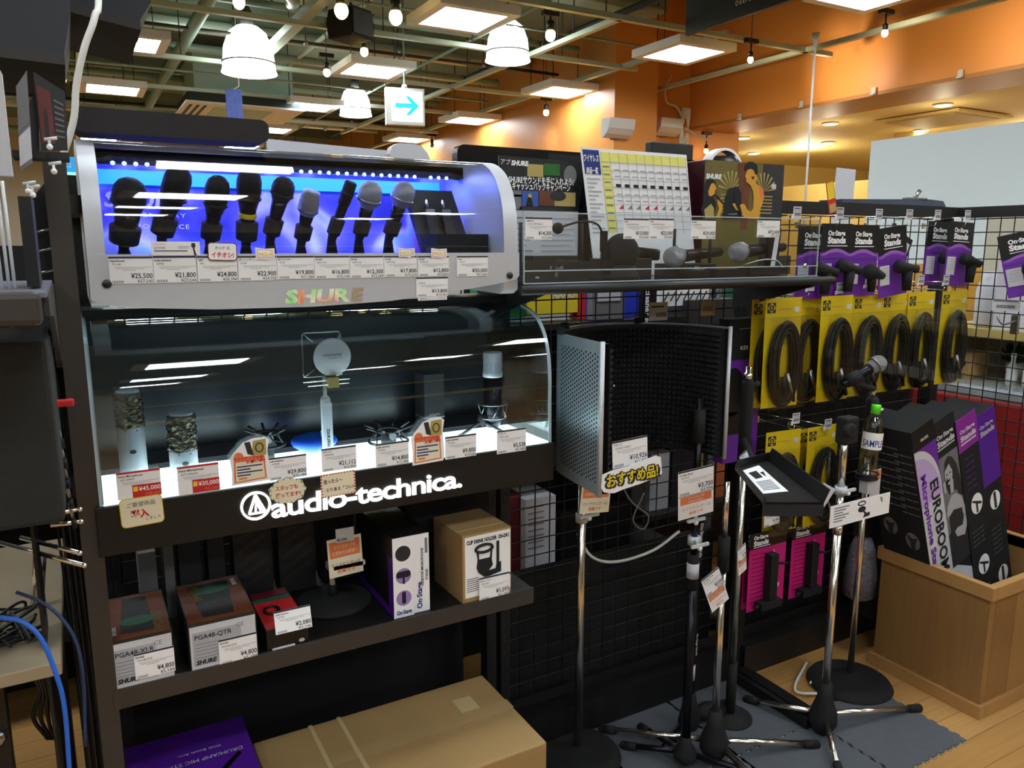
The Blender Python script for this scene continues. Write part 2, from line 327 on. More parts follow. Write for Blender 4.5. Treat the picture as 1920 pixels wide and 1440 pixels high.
# ------------------------------------------------------------------ ceiling light panels
def ceiling_panel(x, y, lab):
    t = thing('ceiling_light', lab, 'ceiling light', (x, y, 3.0), group='square white panel lights under the ceiling')
    f = MB(); h = .29; q = .225
    f.prism([(-h, -h), (h, -h), (h, h), (-h, h)], .03, .06, 'white', 'z')
    for a, b, c, d in ((-h, h, -h, -q), (-h, h, q, h), (-h, -q, -q, q), (q, h, -q, q)): f.box(a, b, c, d, 0, .03, 'white')
    f.build('frame', t)
    d = MB(); d.box(-q, q, -q, q, .012, .02, 'lamp_white'); d.build('diffuser', t)
    for sx in (-.2, .2): g = MB(); g.tube([(sx, 0, .06), (sx, 0, .42)], .004, 'dark_pipe', 6); g.build('hanger', t)
    return t
GX = [-3.4, -1.45, .5, 2.45, 4.4]; GY = [-4.0, -2.2, -.4, 1.45, 3.35, 5.05, 6.85, 8.9, 10.9, 12.9]
names = {(2.45, 5.05): 'large panel light nearest the top edge beside the bell lamp', (4.4, 5.05): 'panel light hanging right in front of the orange corner column',
         (2.45, 6.85): 'panel light hanging between the two arrow-sign-side spotlights', (4.4, 6.85): 'panel light left of the orange column, second row', (2.45, 8.9): 'small panel light left of the middle bell lamp',
         (4.4, 8.9): 'panel light in front of the far orange wall above the black screen', (.5, 6.85): 'panel light upper left, nearest the thick white cable', (.5, 8.9): 'panel light upper left, second below the large one',
         (.5, 10.9): 'panel light just above the charcoal foam roll', (2.45, 10.9): 'far small panel light over the right end of the foam roll', (4.4, 10.9): 'far small panel light right of the exit arrow sign', (4.4, 3.35): 'panel light cut by the top right edge beside the black hanging sign', (.5, 5.05): 'panel light cut by the top left edge of the picture'}
for x in GX:
    for y in GY:
        if x < 0 and y > 3 and y < 5: continue
        ceiling_panel(x, y, names.get((x, y), 'square white panel light out of view, row %s of the ceiling grid' % ('left' if x < 0 else 'middle')))
# ------------------------------------------------------------------ lighting track grid and pipes
def track(p, q, lab, name='lighting_track', s=.022, mt='track', cat='lighting track', drops=True):
    m_ = MB(); p = Vector(p); q = Vector(q); d = (q-p).normalized(); n = d.cross(Vector((0, 0, 1)))*s
    vs = []
    for e in (p, q):
        for a, b in ((-1, 0), (1, 0), (1, 1.6), (-1, 1.6)): vs.append(e+n*a+Vector((0, 0, b*s)))
    m_.add(vs, [(0, 1, 2, 3), (7, 6, 5, 4), (0, 4, 5, 1), (1, 5, 6, 2), (2, 6, 7, 3), (3, 7, 4, 0)], mt)
    if drops:
        L = (q-p).length; k = max(2, int(L/1.5)); top = 3.44 if max(p.x, q.x) < 4.6 else 3.44
        for i in range(k):
            e = p+(q-p)*((i+.5)/k)
            if e.x > 4.5: continue
            m_.tube([e+Vector((0, 0, s)), (e.x, e.y, 3.62)], .005, 'dark_pipe', 5)
    return world_solo(m_, name, lab, cat, p, group='steel tracks and conduits under the ceiling')
for y, x0, x1, z, lab in ((4.62, -5, 5.6, 3.03, 'long pale track crossing the top of the picture'), (7.35, -5, 5.2, 3.03, 'pale cross track running behind the upper left lights'), (5.9, -5, 4.6, 3.05, 'pale cross track passing above the arrow sign'),
                     (10.3, -5, 4.6, 3.03, 'far pale cross track low behind the exit sign'), (8.8, -5, 4.6, 3.04, 'pale cross track behind the middle bell lamp')):
    track((x0, y, z), (x1, y, z), lab)
a = PZ(545, 150, 3.08); b = PZ(765, 25, 3.08)
track((1.62, 7.4, 3.1), (1.62, 3.4, 3.1), 'wide slanting track with spotlights leading to the black hanging speaker', s=.04)
track((3.45, 11.0, 3.03), (3.45, 4.62, 3.03), 'track running deep towards the far orange wall')
track((4.45, 12.8, 3.06), (4.45, 4.62, 3.06), 'track running along the far orange wall')
track((5.3, 6.6, 3.03), (5.3, -1, 3.03), 'pale track running along the right orange wall')
for (y, z, r_, lab) in ((6.4, 3.3, .03, 'sprinkler pipe across the concrete slab ending at the orange wall'), (8.0, 3.28, .04, 'grey duct pipe behind the lights'), (9.6, 3.3, .035, 'far grey service pipe'), (11.5, 3.3, .05, 'farthest grey service pipe'), (5.2, 3.35, .028, 'grey pipe near the top edge')):
    m_ = MB(); m_.tube([(-5, y, z), (4.3, y, z)], r_, 'pipe', 8)
    for x in (-3, 0, 1.5, 3.2): m_.tube([(x, y, z), (x, y, 3.62)], .008, 'dark_pipe', 5)
    world_solo(m_, 'service_pipe', lab, 'pipe', (-5, y, z), group='service pipes under the concrete ceiling')
rr = random.Random(12)
for k, (ax, c0, z, r_, a0, a1) in enumerate((('x', 3.9, 3.2, .012, -4, 4.3), ('x', 6.9, 3.18, .014, -4, 4.4), ('x', 7.7, 3.4, .06, -4, 3.8), ('x', 8.4, 3.15, .012, -4, 4.4), ('x', 10.9, 3.2, .02, -4, 4.4), ('x', 12.2, 3.3, .05, -4, 4.4), ('x', 14.0, 3.2, .05, -4, 4.4),
        ('y', -.3, 3.25, .03, 3, 14), ('y', 2.1, 3.3, .02, 4, 14), ('y', 3.0, 3.15, .014, 3, 13), ('y', 3.9, 3.28, .03, 3.5, 13), ('y', .2, 3.12, .012, 4, 14), ('x', 5.5, 3.15, .01, -4, 4.5))):
    m_ = MB(); e0, e1 = ((a0, c0, z), (a1, c0, z)) if ax == 'x' else ((c0, a0, z), (c0, a1, z)); mt_ = ('pipe', 'dark_pipe', 'track')[k % 3]; m_.tube([e0, e1], r_, mt_, 8)
    for j in range(5): q = Vector(e0).lerp(Vector(e1), (j+.5)/5); m_.tube([q, (q.x, q.y, 3.62)], .006, 'dark_pipe', 5); m_.lathe([(r_*1.35, -.02), (r_*1.35, .02)], 'steel', 8, q, Vector(e1)-Vector(e0))
    world_solo(m_, 'service_pipe', 'thin service pipe hung under the slab, part of the ceiling clutter', 'pipe', e0, group='thin pipes of the ceiling clutter')
m_ = MB(); m_.tube([(1.0, 12, 3.2), (1.0, 4, 3.2)], .05, 'pipe', 8); world_solo(m_, 'service_pipe', 'insulated pipe running away upper left', 'pipe', (1, 4, 3.2))
m_ = MB(); m_.tube(spline([(.9, 4.9, 3.35), (1.2, 5.3, 3.25), (1.5, 5.8, 3.2), (1.62, 6.3, 3.3)], 6), .045, mat('foil', (.75, .76, .72), .3, .8, bump=1, bscale=30), 10); world_solo(m_, 'flexible_duct', 'crinkled foil flexible duct above the air conditioner', 'duct', (.9, 4.9, 3.35))
# AC cassette
c = PZ(455, 185, 2.95)
t = thing('air_conditioner', 'grey-green ceiling air conditioner box with slotted white grille', 'air conditioner', (1.75, 9.3, 2.93))
b1 = MB(); b1.box(-.5, .5, -.45, .45, .13, .515, 'ac'); b1.box(-.4, .4, -.3, .3, .515, .53, 'ac_dark'); b1.build('housing', t)
b1 = MB(); b1.box(-.56, .56, -.5, .5, .02, .13, 'ac_dark'); b1.build('skirt', t)
b1 = MB(); b1.box(-.6, .6, -.54, .54, 0, .02, 'white')
for k in range(3): b1.box(-.55+.07*k, -.52+.07*k, -.4, .4, -.004, 0, 'black')
b1.box(-.3, .3, -.35, .35, -.006, 0, 'ac'); b1.build('grille', t)
# bell lamps
def bell(px, py, z, s, lab):
    p = PZ(px, py, z); t = thing('bell_lamp', lab, 'pendant lamp', p, group='ribbed glass bell pendants')
    b = MB(); b.lathe([(.0, .30*s), (.07*s, .29*s), (.12*s, .25*s), (.155*s, .16*s), (.17*s, .02*s), (.178*s, 0), (.165*s, 0)], 'bell', 28); b.build('shade', t)
    b = MB(); b.lathe([(.04*s, .28*s), (.045*s, .36*s), (.02*s, .42*s)], 'dark_pipe', 12); b.tube([(0, 0, .4*s), (0, 0, 3.6-p.z)], .008, 'dark_pipe', 6); b.build('stem', t)
    b = MB(); b.lathe([(.172*s, .06*s), (.174*s, .068*s)], 'steel', 28); b.build('band', t)
bell(952, 115, 2.92, 1, 'bell pendant lamp nearest the orange wall'); bell(667, 217, 2.92, 1, 'smaller bell pendant lamp left of the arrow sign'); bell(468, 138, 2.9, 1.25, 'large bright bell pendant lamp in front of the air conditioner')
# spotlights on the tracks
def spotl(px, py, z, lab, r=.03, power=0, tgt=None, up=.12, lit=True):
    p = PZ(px, py, z) if z > 2.6 else PX(px, py, 6.1); t = thing('track_spotlight', lab, 'spotlight', p, group='small spotlights with bare warm bulbs')
    b = MB(); b.sphere((0, 0, 0), r, 'bulb' if lit else 'steel', 12, 8, (1, 1, 1.2)); b.build('bulb', t)
    b = MB(); b.lathe([(r*.75, r*.8), (r*.8, r*2.4), (r*.3, r*2.8)], 'black', 12); b.tube([(0, 0, r*2.6), (0, 0, up)], .006, 'black', 6); b.box(-.06, .06, -.02, .02, up, up+.03, 'black'); b.tube([(0, 0, up), (0, 0, (3.62 if p.x < 4.55 else 4.5) - p.z)], .003, 'dark_pipe', 5) if p.x < 5.9 else None; b.build('head', t)
    if power:
        l = light('SPOT', 'spotlight_beam', (p.x, p.y, p.z-r*1.6), power, (1, .78, .5), .03, spot=95, blend=.9); aim(l, tgt)
spotl(640, 20, 2.9, 'bright warm spotlight bulb above the black hanging speaker', .042); spotl(742, 32, 2.9, 'bright warm bulb at the head of the exit sign rod', .042); spotl(683, 97, 2.92, 'warm bulb right of the black hanging speaker'); spotl(613, 136, 2.92, 'warm bulb below the slanting track')
spotl(1032, 66, 2.9, 'warm bulb left of the orange column', .035); spotl(117, 149, 2.9, 'warm bulb upper left behind the leaning leaflets'); spotl(448, 4, 2.92, 'warm bulb at the top edge', .035)
spotl(948, 246, 2.88, 'low warm bulb in front of the far orange wall, beside the black screen', power=8, tgt=(4.7, 9.5, 2.0)); spotl(1024, 211, 2.88, 'warm bulb in front of the far orange wall, nearer the column', power=8, tgt=(4.7, 8.1, 2.1)); spotl(810, 272, 2.9, 'unlit glass spotlight over the white foam cushion', lit=False)
spotl(1407, 112, 2.9, 'spotlight on the right wall track, nearer the corner', .022, power=24, tgt=(5.95, 5.2, 2.7)); spotl(1659, 62, 2.9, 'spotlight on the right wall track, in the middle of the wall', .022, power=22, tgt=(5.95, 3.9, 2.8)); spotl(1324, 283, 2.52, 'spotlight hanging from the beam end by the coiled cord', .025, power=4, tgt=(5.8, 6.7, 1.6), up=.17)
l = light('SPOT', 'spotlight_beam', (5.25, 4.7, 2.9), 20, (1, .82, .72), .03, spot=80, blend=.9); aim(l, (5.95, 4.7, 3.0))
l = light('SPOT', 'spotlight_beam', (5.25, 2.9, 2.9), 24, (1, .85, .85), .03, spot=80, blend=.9); aim(l, (5.95, 3.1, 3.0))
# arrow sign
p = PZ(760, 235, 2.55); t = thing('exit_sign', 'white lit box sign with a cyan arrow pointing right, hung from a rod', 'sign', p)
mb = MB(T=Matrix.Rotation(-radians(12), 4, 'Z')); mb.box(-.17, .17, -.03, .05, 0, .31, 'white'); mb.build('case', t)
mb = MB(T=Matrix.Rotation(-radians(12), 4, 'Z')); mb.box(-.12, .15, -.036, -.03, .03, .28, 'exit_face'); mb.build('lit_face', t)
mb = MB(T=Matrix.Rotation(-radians(12), 4, 'Z')); mb.prism([(-.09, .14), (.05, .14), (.0, .08), (.035, .08), (.12, .16), (.035, .24), (0, .24), (.05, .18), (-.09, .18)], -.042, -.037, 'exit_cyan', 'y'); mb.build('arrow', t)
mb = MB(); mb.lathe([(.03, .31), (.02, .34)], 'white', 10); mb.tube([(0, 0, .33), (0, 0, 3.6-p.z)], .009, 'pipe', 8); mb.build('rod', t)
# hanging speaker, wall speakers
p = PZ(660, 75, 2.95); t = thing('hanging_speaker', 'black box speaker hung under the ceiling track', 'speaker', p, rz=.5)
mb = MB(); mb.prism([(-.11, 0), (.11, 0), (.13, .1), (.1, .2), (-.1, .2), (-.13, .1)], -.1, .12, 'matte_black', 'y'); mb.build('cabinet', t, bevel=.01)
mb = MB(); mb.box(-.1, .1, -.115, -.102, .02, .18, 'dark_grey'); mb.tube([(0, 0, .2), (0, 0, .5)], .01, 'dark_pipe', 6); mb.build('front_cloth', t)
def wall_speaker(p, rz, lab):
    t = thing('wall_speaker', lab, 'speaker', p, rz=rz, group='small white wall speakers')
    mb = MB(); pts = [(0, .0)]+[(-.02-.14*sin(a), .17-.17*cos(a)) for a in [pi/2*k/8 for k in range(9)]][::1]+[(0, .17)]
    mb.prism([(0, 0), (-.03, 0), (-.08, .03), (-.12, .08), (-.14, .17), (0, .17)], -.15, .15, 'silver', 'x'); mb.build('shell', t, bevel=.006)
    mb = MB(); mb.box(-.04, .04, 0, .02, -.01, .18, 'grey'); mb.build('bracket', t)
wall_speaker((PY(1151, 258, 6.28).x, 6.28, PY(1151, 260, 6.28).z), 0, 'white curved wall speaker on the orange column'); wall_speaker((PY(1245, 255, 6.68).x, 6.68, PY(1245, 256, 6.68).z), 0, 'white curved wall speaker on the orange wall, right of the column')
# cords
pts = [PY(1257, 143, 6.6), PY(1247, 165, 6.6), PY(1250, 192, 6.6), PY(1268, 200, 6.6), PY(1280, 222, 6.6)]
mb = MB(); mb.tube(spline(pts, 6), .012, 'cable_white', 6)
cc = PY(1284, 238, 6.6)
for a in (-.12, .08, .25):
    mb.tube([cc+Vector((sin(a)*.25*s_+cos(q)*.045, 0, s_*cos(a)*.18+sin(q)*.0)) for q in [0] for s_ in (0,)]+[cc+Vector((cos(q)*.04+sin(a)*sin(q)*.2, 0, sin(q)*.19)) for q in [2*pi*k/20 for k in range(20)]], .011, 'cable_white', 6)
mb.tube([PY(1284, 240, 6.6)+Vector((.0, 0, 0)), PY(1310, 256, 6.6), PY(1325, 262, 6.4)], .01, 'cable_white', 6)
world_solo(mb, 'coiled_cord', 'white cord tied in a bundle on the orange wall corner', 'cord', cc)
p0 = PZ(1530, 62, 3.0); p1 = Vector((p0.x, p0.y, 1.0))
mb = MB(); mb.lathe([(.03, 0), (.008, -.1)], 'cable_white', 10, p0); mb.tube([p0, (p0.x, p0.y, 2.2), (p0.x, p0.y, 1.2)], .008, 'cable_white', 8); world_solo(mb, 'ceiling_cable', 'thin cream cord hanging straight down in front of the right orange wall', 'cord', p1)
# small clips on the beam edge
for px, py, n_ in ((1504, 196, 'leftmost'), (1639, 171, 'middle'), (1802, 139, 'rightmost'), (1388, 219, 'first, nearest the corner,')):
    p = PX(px, py, XR-.01); mb = MB(); mb.box(-.012, 0, -.02, .02, -.03, .03, 'plastic_clear'); mb.box(-.03, -.012, -.02, .02, -.03, -.02, 'plastic_clear'); solo(mb, 'beam_clip', '%s small clear clip stuck on the edge of the orange beam' % n_, 'clip', p, group='clear clips along the beam')
# black hanging board
PB = [PX(1285, 0, 3.7), PX(1285, 66, 3.7), PX(1520, 5, 3.7)]
yb0, yb1 = PX(1285, 60, 3.9).y, PX(1530, 0, 3.9).y
zb = PX(1285, 67, 3.9).z
t = thing('hanging_sign', 'large black hanging board with small white lettering, cut by the top edge', 'sign', (3.9, yb1-.3, zb))
mb = MB(t); mb.box(3.9, 3.93, yb1-.3, yb0, zb, 3.3, 'black'); mb.build('board', t)
mb = MB(T=ROOTT[t.name].inverted() @ Matrix.Translation((3.9, yb0, zb)) @ Matrix.Rotation(-pi/2, 4, 'Z'))
d0 = yb0-PX(1380, 12, 3.9).y; zz = PX(1380, 11, 3.9).z-zb; mb.text('DEEPER', d0, zz, .04, 'white', y=-.004, sp=1.3, off=.015); mb.text('SOUND', d0-.05, zz+.09, .14, 'white', y=-.004, off=.01); mb.build('lettering', t)
for yy in (yb0-.15, yb1): m2 = MB(t); m2.tube([(3.91, yy, 3.28), (3.91, yy, 3.62)], .006, 'steel', 6); m2.build('wire', t)
# annex downlights + vent
for px, py, n_ in ((1768, 196, 'nearest, right of the vent'), (1727, 244, 'just above the white board edge'), (1557, 231, 'right of the hanging cord, front'), (1553, 267, 'right of the hanging cord, back'), (1413, 287, 'behind the white ring'), (1393, 258, 'nearest the orange corner')):
    p = PZ(px, py, 2.755); t = thing('downlight', 'round recessed downlight in the yellow ceiling, '+n_, 'downlight', p, group='recessed downlights in the yellow ceiling')
    mb = MB(); mb.lathe([(.085, 0), (.085, -.012), (.07, -.012)], 'white', 20); mb.build('rim', t)
    mb = MB(); mb.lathe([(.068, -.013), (.068, -.014)], 'downlight', 20); mb.build('lens', t)
    light('POINT', 'downlight_glow', (p.x, p.y, p.z-.22), 2.5, (1, .88, .62), .07)
for q in ((8, 2, 2.6), (9, 4.5, 2.6), (8.5, 7.3, 2.6), (7.4, 0, 2.6), (10.5, 6.0, 1.6)): light('POINT', 'annex_fill', q, 24, (1, .88, .62), .1)  # fill points with no fixture, added to even out the annex light
p = PZ(1765, 222, 2.75); mb = MB(); mb.box(-.45, .45, -.45, .45, -.02, 0, 'yellow_wall'); mb.box(-.36, .36, -.36, .36, -.03, -.02, 'sand_print'); solo(mb, 'ceiling_vent', 'square cassette vent flush in the yellow ceiling', 'vent', p)
# blue banner, board on easel
p = PZ(442, 240, 2.35); p = Vector((1.75, 8.6, 2.2)); p = PY(442, 240, 7.6)
mb = MB(); mb.box(-.07, .07, -.004, .004, 0, .33, mat('banner_blue', (.25, .32, .6), .6, noise=.5, nscale=30)); mb.tube([(0, 0, .33), (.05, 0, .36), (.05, 0, 3.6-p.z)], .004, 'white', 5); solo(mb, 'hanging_banner', 'small speckled blue banner hanging behind the foam roll', 'banner', p, rz=-.4)
# ================================================================== DISPLAY RACK (posts, mesh, rails)
t = thing('display_rack', 'long black gondola rack with wire mesh back panels and slotted posts', 'rack', (0, 1.85, 0))
def post(x, y, z1, mt='rack_black', wd=.03, dp=.04):
    b = MB(t); b.box(x-wd/2, x+wd/2, y, y+dp, 0, z1, mt)
    for k in range(int(z1/.05) if mt != 'rack_brown' else 0): b.box(x-wd*.28, x-wd*.12, y-.0008, y+.001, .04+.05*k, .07+.05*k, 'ink'); b.box(x+wd*.12, x+wd*.28, y-.0008, y+.001, .04+.05*k, .07+.05*k, 'ink')
    return b
def mesh_panel(p, q, z0, z1, parent, name='mesh_panel', step=.05, r=.0021):
    b = MB(parent); p = Vector(p); q = Vector(q); L = (q-p).length; n = round(L/step)
    for i in range(n+1):
        e = p.lerp(q, i/n); b.tube([(e.x, e.y, z0), (e.x, e.y, z1)], r, 'black', 5, caps=False)
    for k in range(int((z1-z0)/step)+1): b.tube([(p.x, p.y, z0+k*step), (q.x, q.y, z0+k*step)], r, 'black', 5, caps=False)
    b.build(name, parent)
post(-.01, 1.5, 1.64, 'rack_brown', .034, .05).build('post', t, label='brown-grey slotted front post')
post(.02, 1.84, 1.64).build('post', t)
for x in (.955, 1.0, 1.9, 1.945): post(x, 1.82, 1.60 if x < 1.8 else 1.64).build('post', t)
post(2.985, 1.85, 1.64, wd=.05, dp=.05).build('post', t)
mesh_panel((.04, 1.86, 0), (.94, 1.86, 0), .75, 1.6, t); mesh_panel((1.02, 1.86, 0), (1.88, 1.86, 0), .1, 1.6, t); mesh_panel((1.96, 1.86, 0), (2.96, 1.86, 0), .1, 1.6, t)
b = MB(t); b.box(1.95, 3.01, 1.83, 1.87, 1.605, 1.645, 'rack_black'); b.build('top_rail', t)
for x0, x1 in ((.03, .95), (1.0, 1.9), (1.95, 2.97)):
    b = MB(t); b.box(x0, x1, 1.8, 1.86, .0, .11, 'rack_black'); b.box(x0, x1, 1.86, 1.88, .0, .12, 'rack_black'); b.build('kick_board', t)
    b = MB(t); b.box(x0, x1, 1.845, 1.85, .13, .16, 'rack_black'); b.build('crossbar', t)
b = MB(t); b.box(.03, .95, 2.0, 2.02, .1, .92, 'matte_black'); b.box(1.0, 1.9, 1.93, 1.95, .1, .52, 'matte_black'); b.box(1.96, 2.96, 1.93, 1.95, .1, .95, 'matte_black'); b.build('back_board', t)
for z_ in (1.555, .1): b = MB(t); b.box(-.005, .03, 1.55, 1.84, z_, z_+.03, 'rack_brown'); b.build('side_bar', t)
# right-hand mesh partition
t = thing('mesh_partition', 'black wire mesh partition standing at right angles to the rack, far right', 'partition', (3.03, 1.8, 0))
mesh_panel((3.03, 1.83, 0), (3.03, .45, 0), .1, 1.62, t)
b = MB(t); b.box(3.01, 3.05, .45, 1.83, 1.605, 1.645, 'rack_black'); b.build('top_rail', t)
b = MB(t); b.box(3.01, 3.05, .42, .46, 0, 1.64, 'rack_black'); b.build('post', t)
b = MB(t); b.box(3.0, 3.06, .45, 1.83, 0, .1, 'rack_black'); b.build('kick_board', t)
# lower shelf under the cases
t = thing('shelf', 'black metal shelf below the lit sign holding the boxed microphones', 'shelf', (.45, 1.5, .66))
b = MB(t); b.box(.0, .9, 1.5, 1.855, .678, .69, 'rack_black'); b.box(0, .9, 1.497, 1.503, .655, .694, 'rack_brown'); b.build('shelf_board', t)
for x in (.015, .89): b = MB(t); b.prism([(1.5, .678), (1.85, .678), (1.85, .55), (1.8, .56), (1.55, .655)], x, x+.006, 'rack_black', 'x'); b.build('bracket', t)
t = thing('shelf', 'low dark base shelf carrying the purple box and the big cardboard carton', 'shelf', (.45, 1.4, 0))
b = MB(t); b.box(.0, .93, 1.32, 1.79, .06, .1, 'rack_black'); b.box(0, .93, 1.35, 1.79, 0, .06, 'matte_black'); b.build('shelf_board', t)
# shelf in bay two with its bar
t = thing('shelf', 'narrow black shelf with a round front bar under the clear tray', 'shelf', (1.36, 1.5, 1.4))
b = MB(t); b.box(.9, 1.86, 1.51, 1.85, 1.408, 1.414, 'rack_black'); b.build('shelf_board', t)
b = MB(t); b.tube([(.86, 1.49, 1.403), (1.88, 1.49, 1.403)], .0115, 'rack_black', 14); b.build('front_bar', t)
for x in (.94, 1.86): b = MB(t); b.prism([(1.5, 1.408), (1.85, 1.408), (1.85, 1.3), (1.8, 1.31), (1.52, 1.39)], x-.003, x+.003, 'rack_black', 'x'); b.build('bracket', t)

# ================================================================== PRICE TAGS
def yen(v): return '¥'+v
def price_tag(x0, x1, zb, zt, price, p2, brand, model, label, Y=1.497, style='n', rz=0., rx=0., ry=0., group='price cards', loc=None, W=None, Hh=None, mtp='paper', more=None):
    """white price card; local origin = bottom centre"""
    w = W or (x1-x0); h = Hh or (zt-zb); loc = loc or ((x0+x1)/2, Y, zb)
    b = MB(); a = -w/2; red = style == 'r'; hh = h
    if style == 'o': h = h*.52; z0 = hh-h
    else: z0 = 0
    b.box(a, w/2, 0, .0008, 0, hh, mtp)
    tb = hh-.07*h
    b.box(a, w/2, -.0003, 0, tb, hh, 'red' if red else 'dark_grey')
    y = -.0005
    b.text(brand, a+w*.03, z0+h*.81, h*.1, 'ink', y, off=.02); 
    if model: b.text(model, a+w*.08, z0+h*.68, h*.1, 'ink', y)
    for k, (u0, u1) in enumerate(((.12, .97), (.15, .8), (.3, .6))): b.box(a+w*u0, a+w*u1, y, -.0001, z0+h*(.6-.055*k), z0+h*(.615-.055*k), 'light_ink')
    if red:
        b.box(a+w*.34, w/2, -.0003, 0, z0+h*.02, z0+h*.48, 'red'); b.box(a+w*.36, a+w*.46, y, 0, z0+h*.25, z0+h*.42, 'yellow_print')
        b.text(yen(price), w/2-w*.02, z0+h*.25, h*.22, 'paper', y, al='R', w=w*.5, off=.015); b.text(yen(p2), w/2-w*.03, z0+h*.07, h*.15, 'orange_print', y, al='R', w=w*.34)
    else:
        b.text(yen(price), w/2-w*.02, z0+h*.2, h*.26, 'ink', y, al='R', w=w*(.5 if len(price) > 5 else .43), off=.012); b.text(yen(p2), w/2-w*.02, z0+h*.03, h*.17, 'dark_grey', y, al='R', w=w*.36)
        for k in range(9): b.box(a+w*(.05+.03*k), a+w*(.05+.03*k+.012+.006*(k % 2)), y, -.0001, z0+h*.03, z0+h*.12, 'grey_ink')
    if style == 'o':
        b.box(a, w/2, y, 0, z0-.01*hh, z0, 'dark_grey'); b.box(a+w*.06, w/2-w*.06, y, 0, hh*.3, hh*.46, 'orange_print')
        b.text('マイクスタンドを', 0, hh*.39, hh*.055, 'paper', y*2, al='C'); b.text('お求めのお客様へ', 0, hh*.32, hh*.055, 'paper', y*2, al='C')
        b.text('マイクホルダーは', 0, hh*.17, hh*.075, 'orange_print', y, al='C', w=w*.82); b.text('別売です', 0, hh*.07, hh*.07, 'orange_print', y, al='C', w=w*.4, off=.02)
    if more: more(b, w, hh)
    return solo(b, 'price_tag', label, 'price tag', loc, rz, group=group, rx=rx, ry=ry)
def ptag(px0, px1, pb, pt, Y, price, p2, brand, model, label, **k):
    q0 = PY(px0, pb, Y); q1 = PY(px1, pb, Y); q2 = PY((px0+px1)/2, pt, Y); q3 = PY((px0+px1)/2, pb, Y)
    return price_tag(q0.x, q1.x, q3.z, q2.z, price, p2, brand, model, label, Y=Y, **k)

# ================================================================== UPPER CASE (lit blue)
t = thing('display_case', 'white and silver lit display case with curved clear cover glowing blue inside', 'display case', (.44, 1.5, 1.4))
prof = [(1.50, 1.405)]+smooth_prof([(1.50, 1.50), (1.502, 1.54), (1.508, 1.58), (1.524, 1.62), (1.552, 1.655), (1.60, 1.68), (1.66, 1.689), (1.75, 1.69), (1.84, 1.69)], 4)
for x0, x1 in ((.024, .052), (.822, .856)):
    b = MB(t); pf = prof+[(1.84, 1.40), (1.52, 1.395)]; b.prism(pf, x0, x1, 'silver', 'x', smooth=True); b.build('end_panel', t)
b = MB(t)
bot = [(.024, 1.41), (.035, 1.402), (.1, 1.393), (.22, 1.386), (.4, 1.384), (.56, 1.39), (.7, 1.405), (.8, 1.418), (.848, 1.426), (.858, 1.435)]
b.prism(bot+[(.858, 1.485), (.024, 1.485)], 1.496, 1.52, 'silver', 'y'); fp_ = b.build('front_panel', t, bevel=.002)
b = shell([(1.502, 1.483)]+prof[1:], .052, .822, ACR); b.v = [ROOTT[t.name].inverted() @ v for v in b.v]; b.build('clear_cover', t)
b = MB(t); b.box(.052, .822, 1.52, 1.84, 1.46, 1.478, 'dark_grey'); b.box(.052, .822, 1.52, 1.78, 1.478, 1.48, mat('tray_top', (.3, .28, .4), .3)); b.build('tray', t)
b = MB(t); b.box(.052, .822, 1.80, 1.84, 1.47, 1.688, BACKDROP)
b.text('SHURE', .068, 1.578, .042, mat('ghost_white', (.85, .82, .95), .6), y=1.798, w=.15, off=.03, shear=.15); b.text('LEGENDARY', .16, 1.558, .013, 'white', y=1.798, al='C', w=.12, sp=1.2); b.text('PERFORMANCE', .16, 1.535, .013, 'white', y=1.798, al='C', w=.13, sp=1.2)
b.build('backdrop', t)
b = MB(t); b.box(.052, .822, 1.70, 1.80, 1.663, 1.68, 'black'); b.box(.052, .822, 1.70, 1.704, 1.655, 1.68, 'black'); lh_ = b.build('light_housing', t)
for k in range(36):
    x = .085+k*.0198; 
    if k == 32: continue
    if k == 0: ledb = MB(t); ledb.box(.06, .815, 1.702, 1.712, 1.652, 1.655, 'black')
    ledb.lathe([(.0042, 0), (.0036, .003), (.001, .005)], 'blue_led', 10, (x, 1.6985, 1.6545), (0, -1, -.35))
ledb.build('led_strip', lh_)
b = MB(t); b.box(.06, .80, 1.788, 1.80, 1.622, 1.65, mat('cyan_led_glow', (.2, .6, 1), .4, emit=1.5, emitcol=(.1, .5, 1.0))); b.build('led_glow_band', t)  # glowing bar standing in for the LED light falling along the backdrop top
b = MB(t); b.box(.1, .62, 1.765, 1.772, 1.479, 1.483, mat('blue_floor_led', (.2, .3, 1), .4, emit=3, emitcol=(.25, .3, 1))); b.build('floor_light', t)
for x in (.05, .833): b = MB(t); b.lathe([(.0075, 0), (.0075, .003), (.004, .006)], 'black', 12, (x, 1.496, 1.436), (0, -1, 0)); b.build('screw', fp_)
lx0 = PY(535, 568, 1.495); lx1 = PY(656, 568, 1.495)
b = MB(t); b.text('SHUR', lx0.x, 1.393, .034, HOLO, y=1.4945, w=lx1.x-lx0.x, off=.05, shear=.12); b.text('E', lx1.x+.003, 1.393, .034, 'beige', y=1.4945, w=.026, off=.05, shear=.12); b.build('lettering', t)
light('AREA', 'case_led_light', (.44, 1.725, 1.655), 1.9, (.13, .14, 1), .72, .03, rot=(radians(28), 0, 0)); light('AREA', 'case_led_light', (.44, 1.70, 1.655), .8, (.3, .33, 1), .72, .02, rot=(radians(-25), 0, 0))
l = light('AREA', 'case_floor_led_light', (.4, 1.76, 1.49), .5, (.25, .3, 1), .6, .02, rot=(radians(180-30), 0, 0))
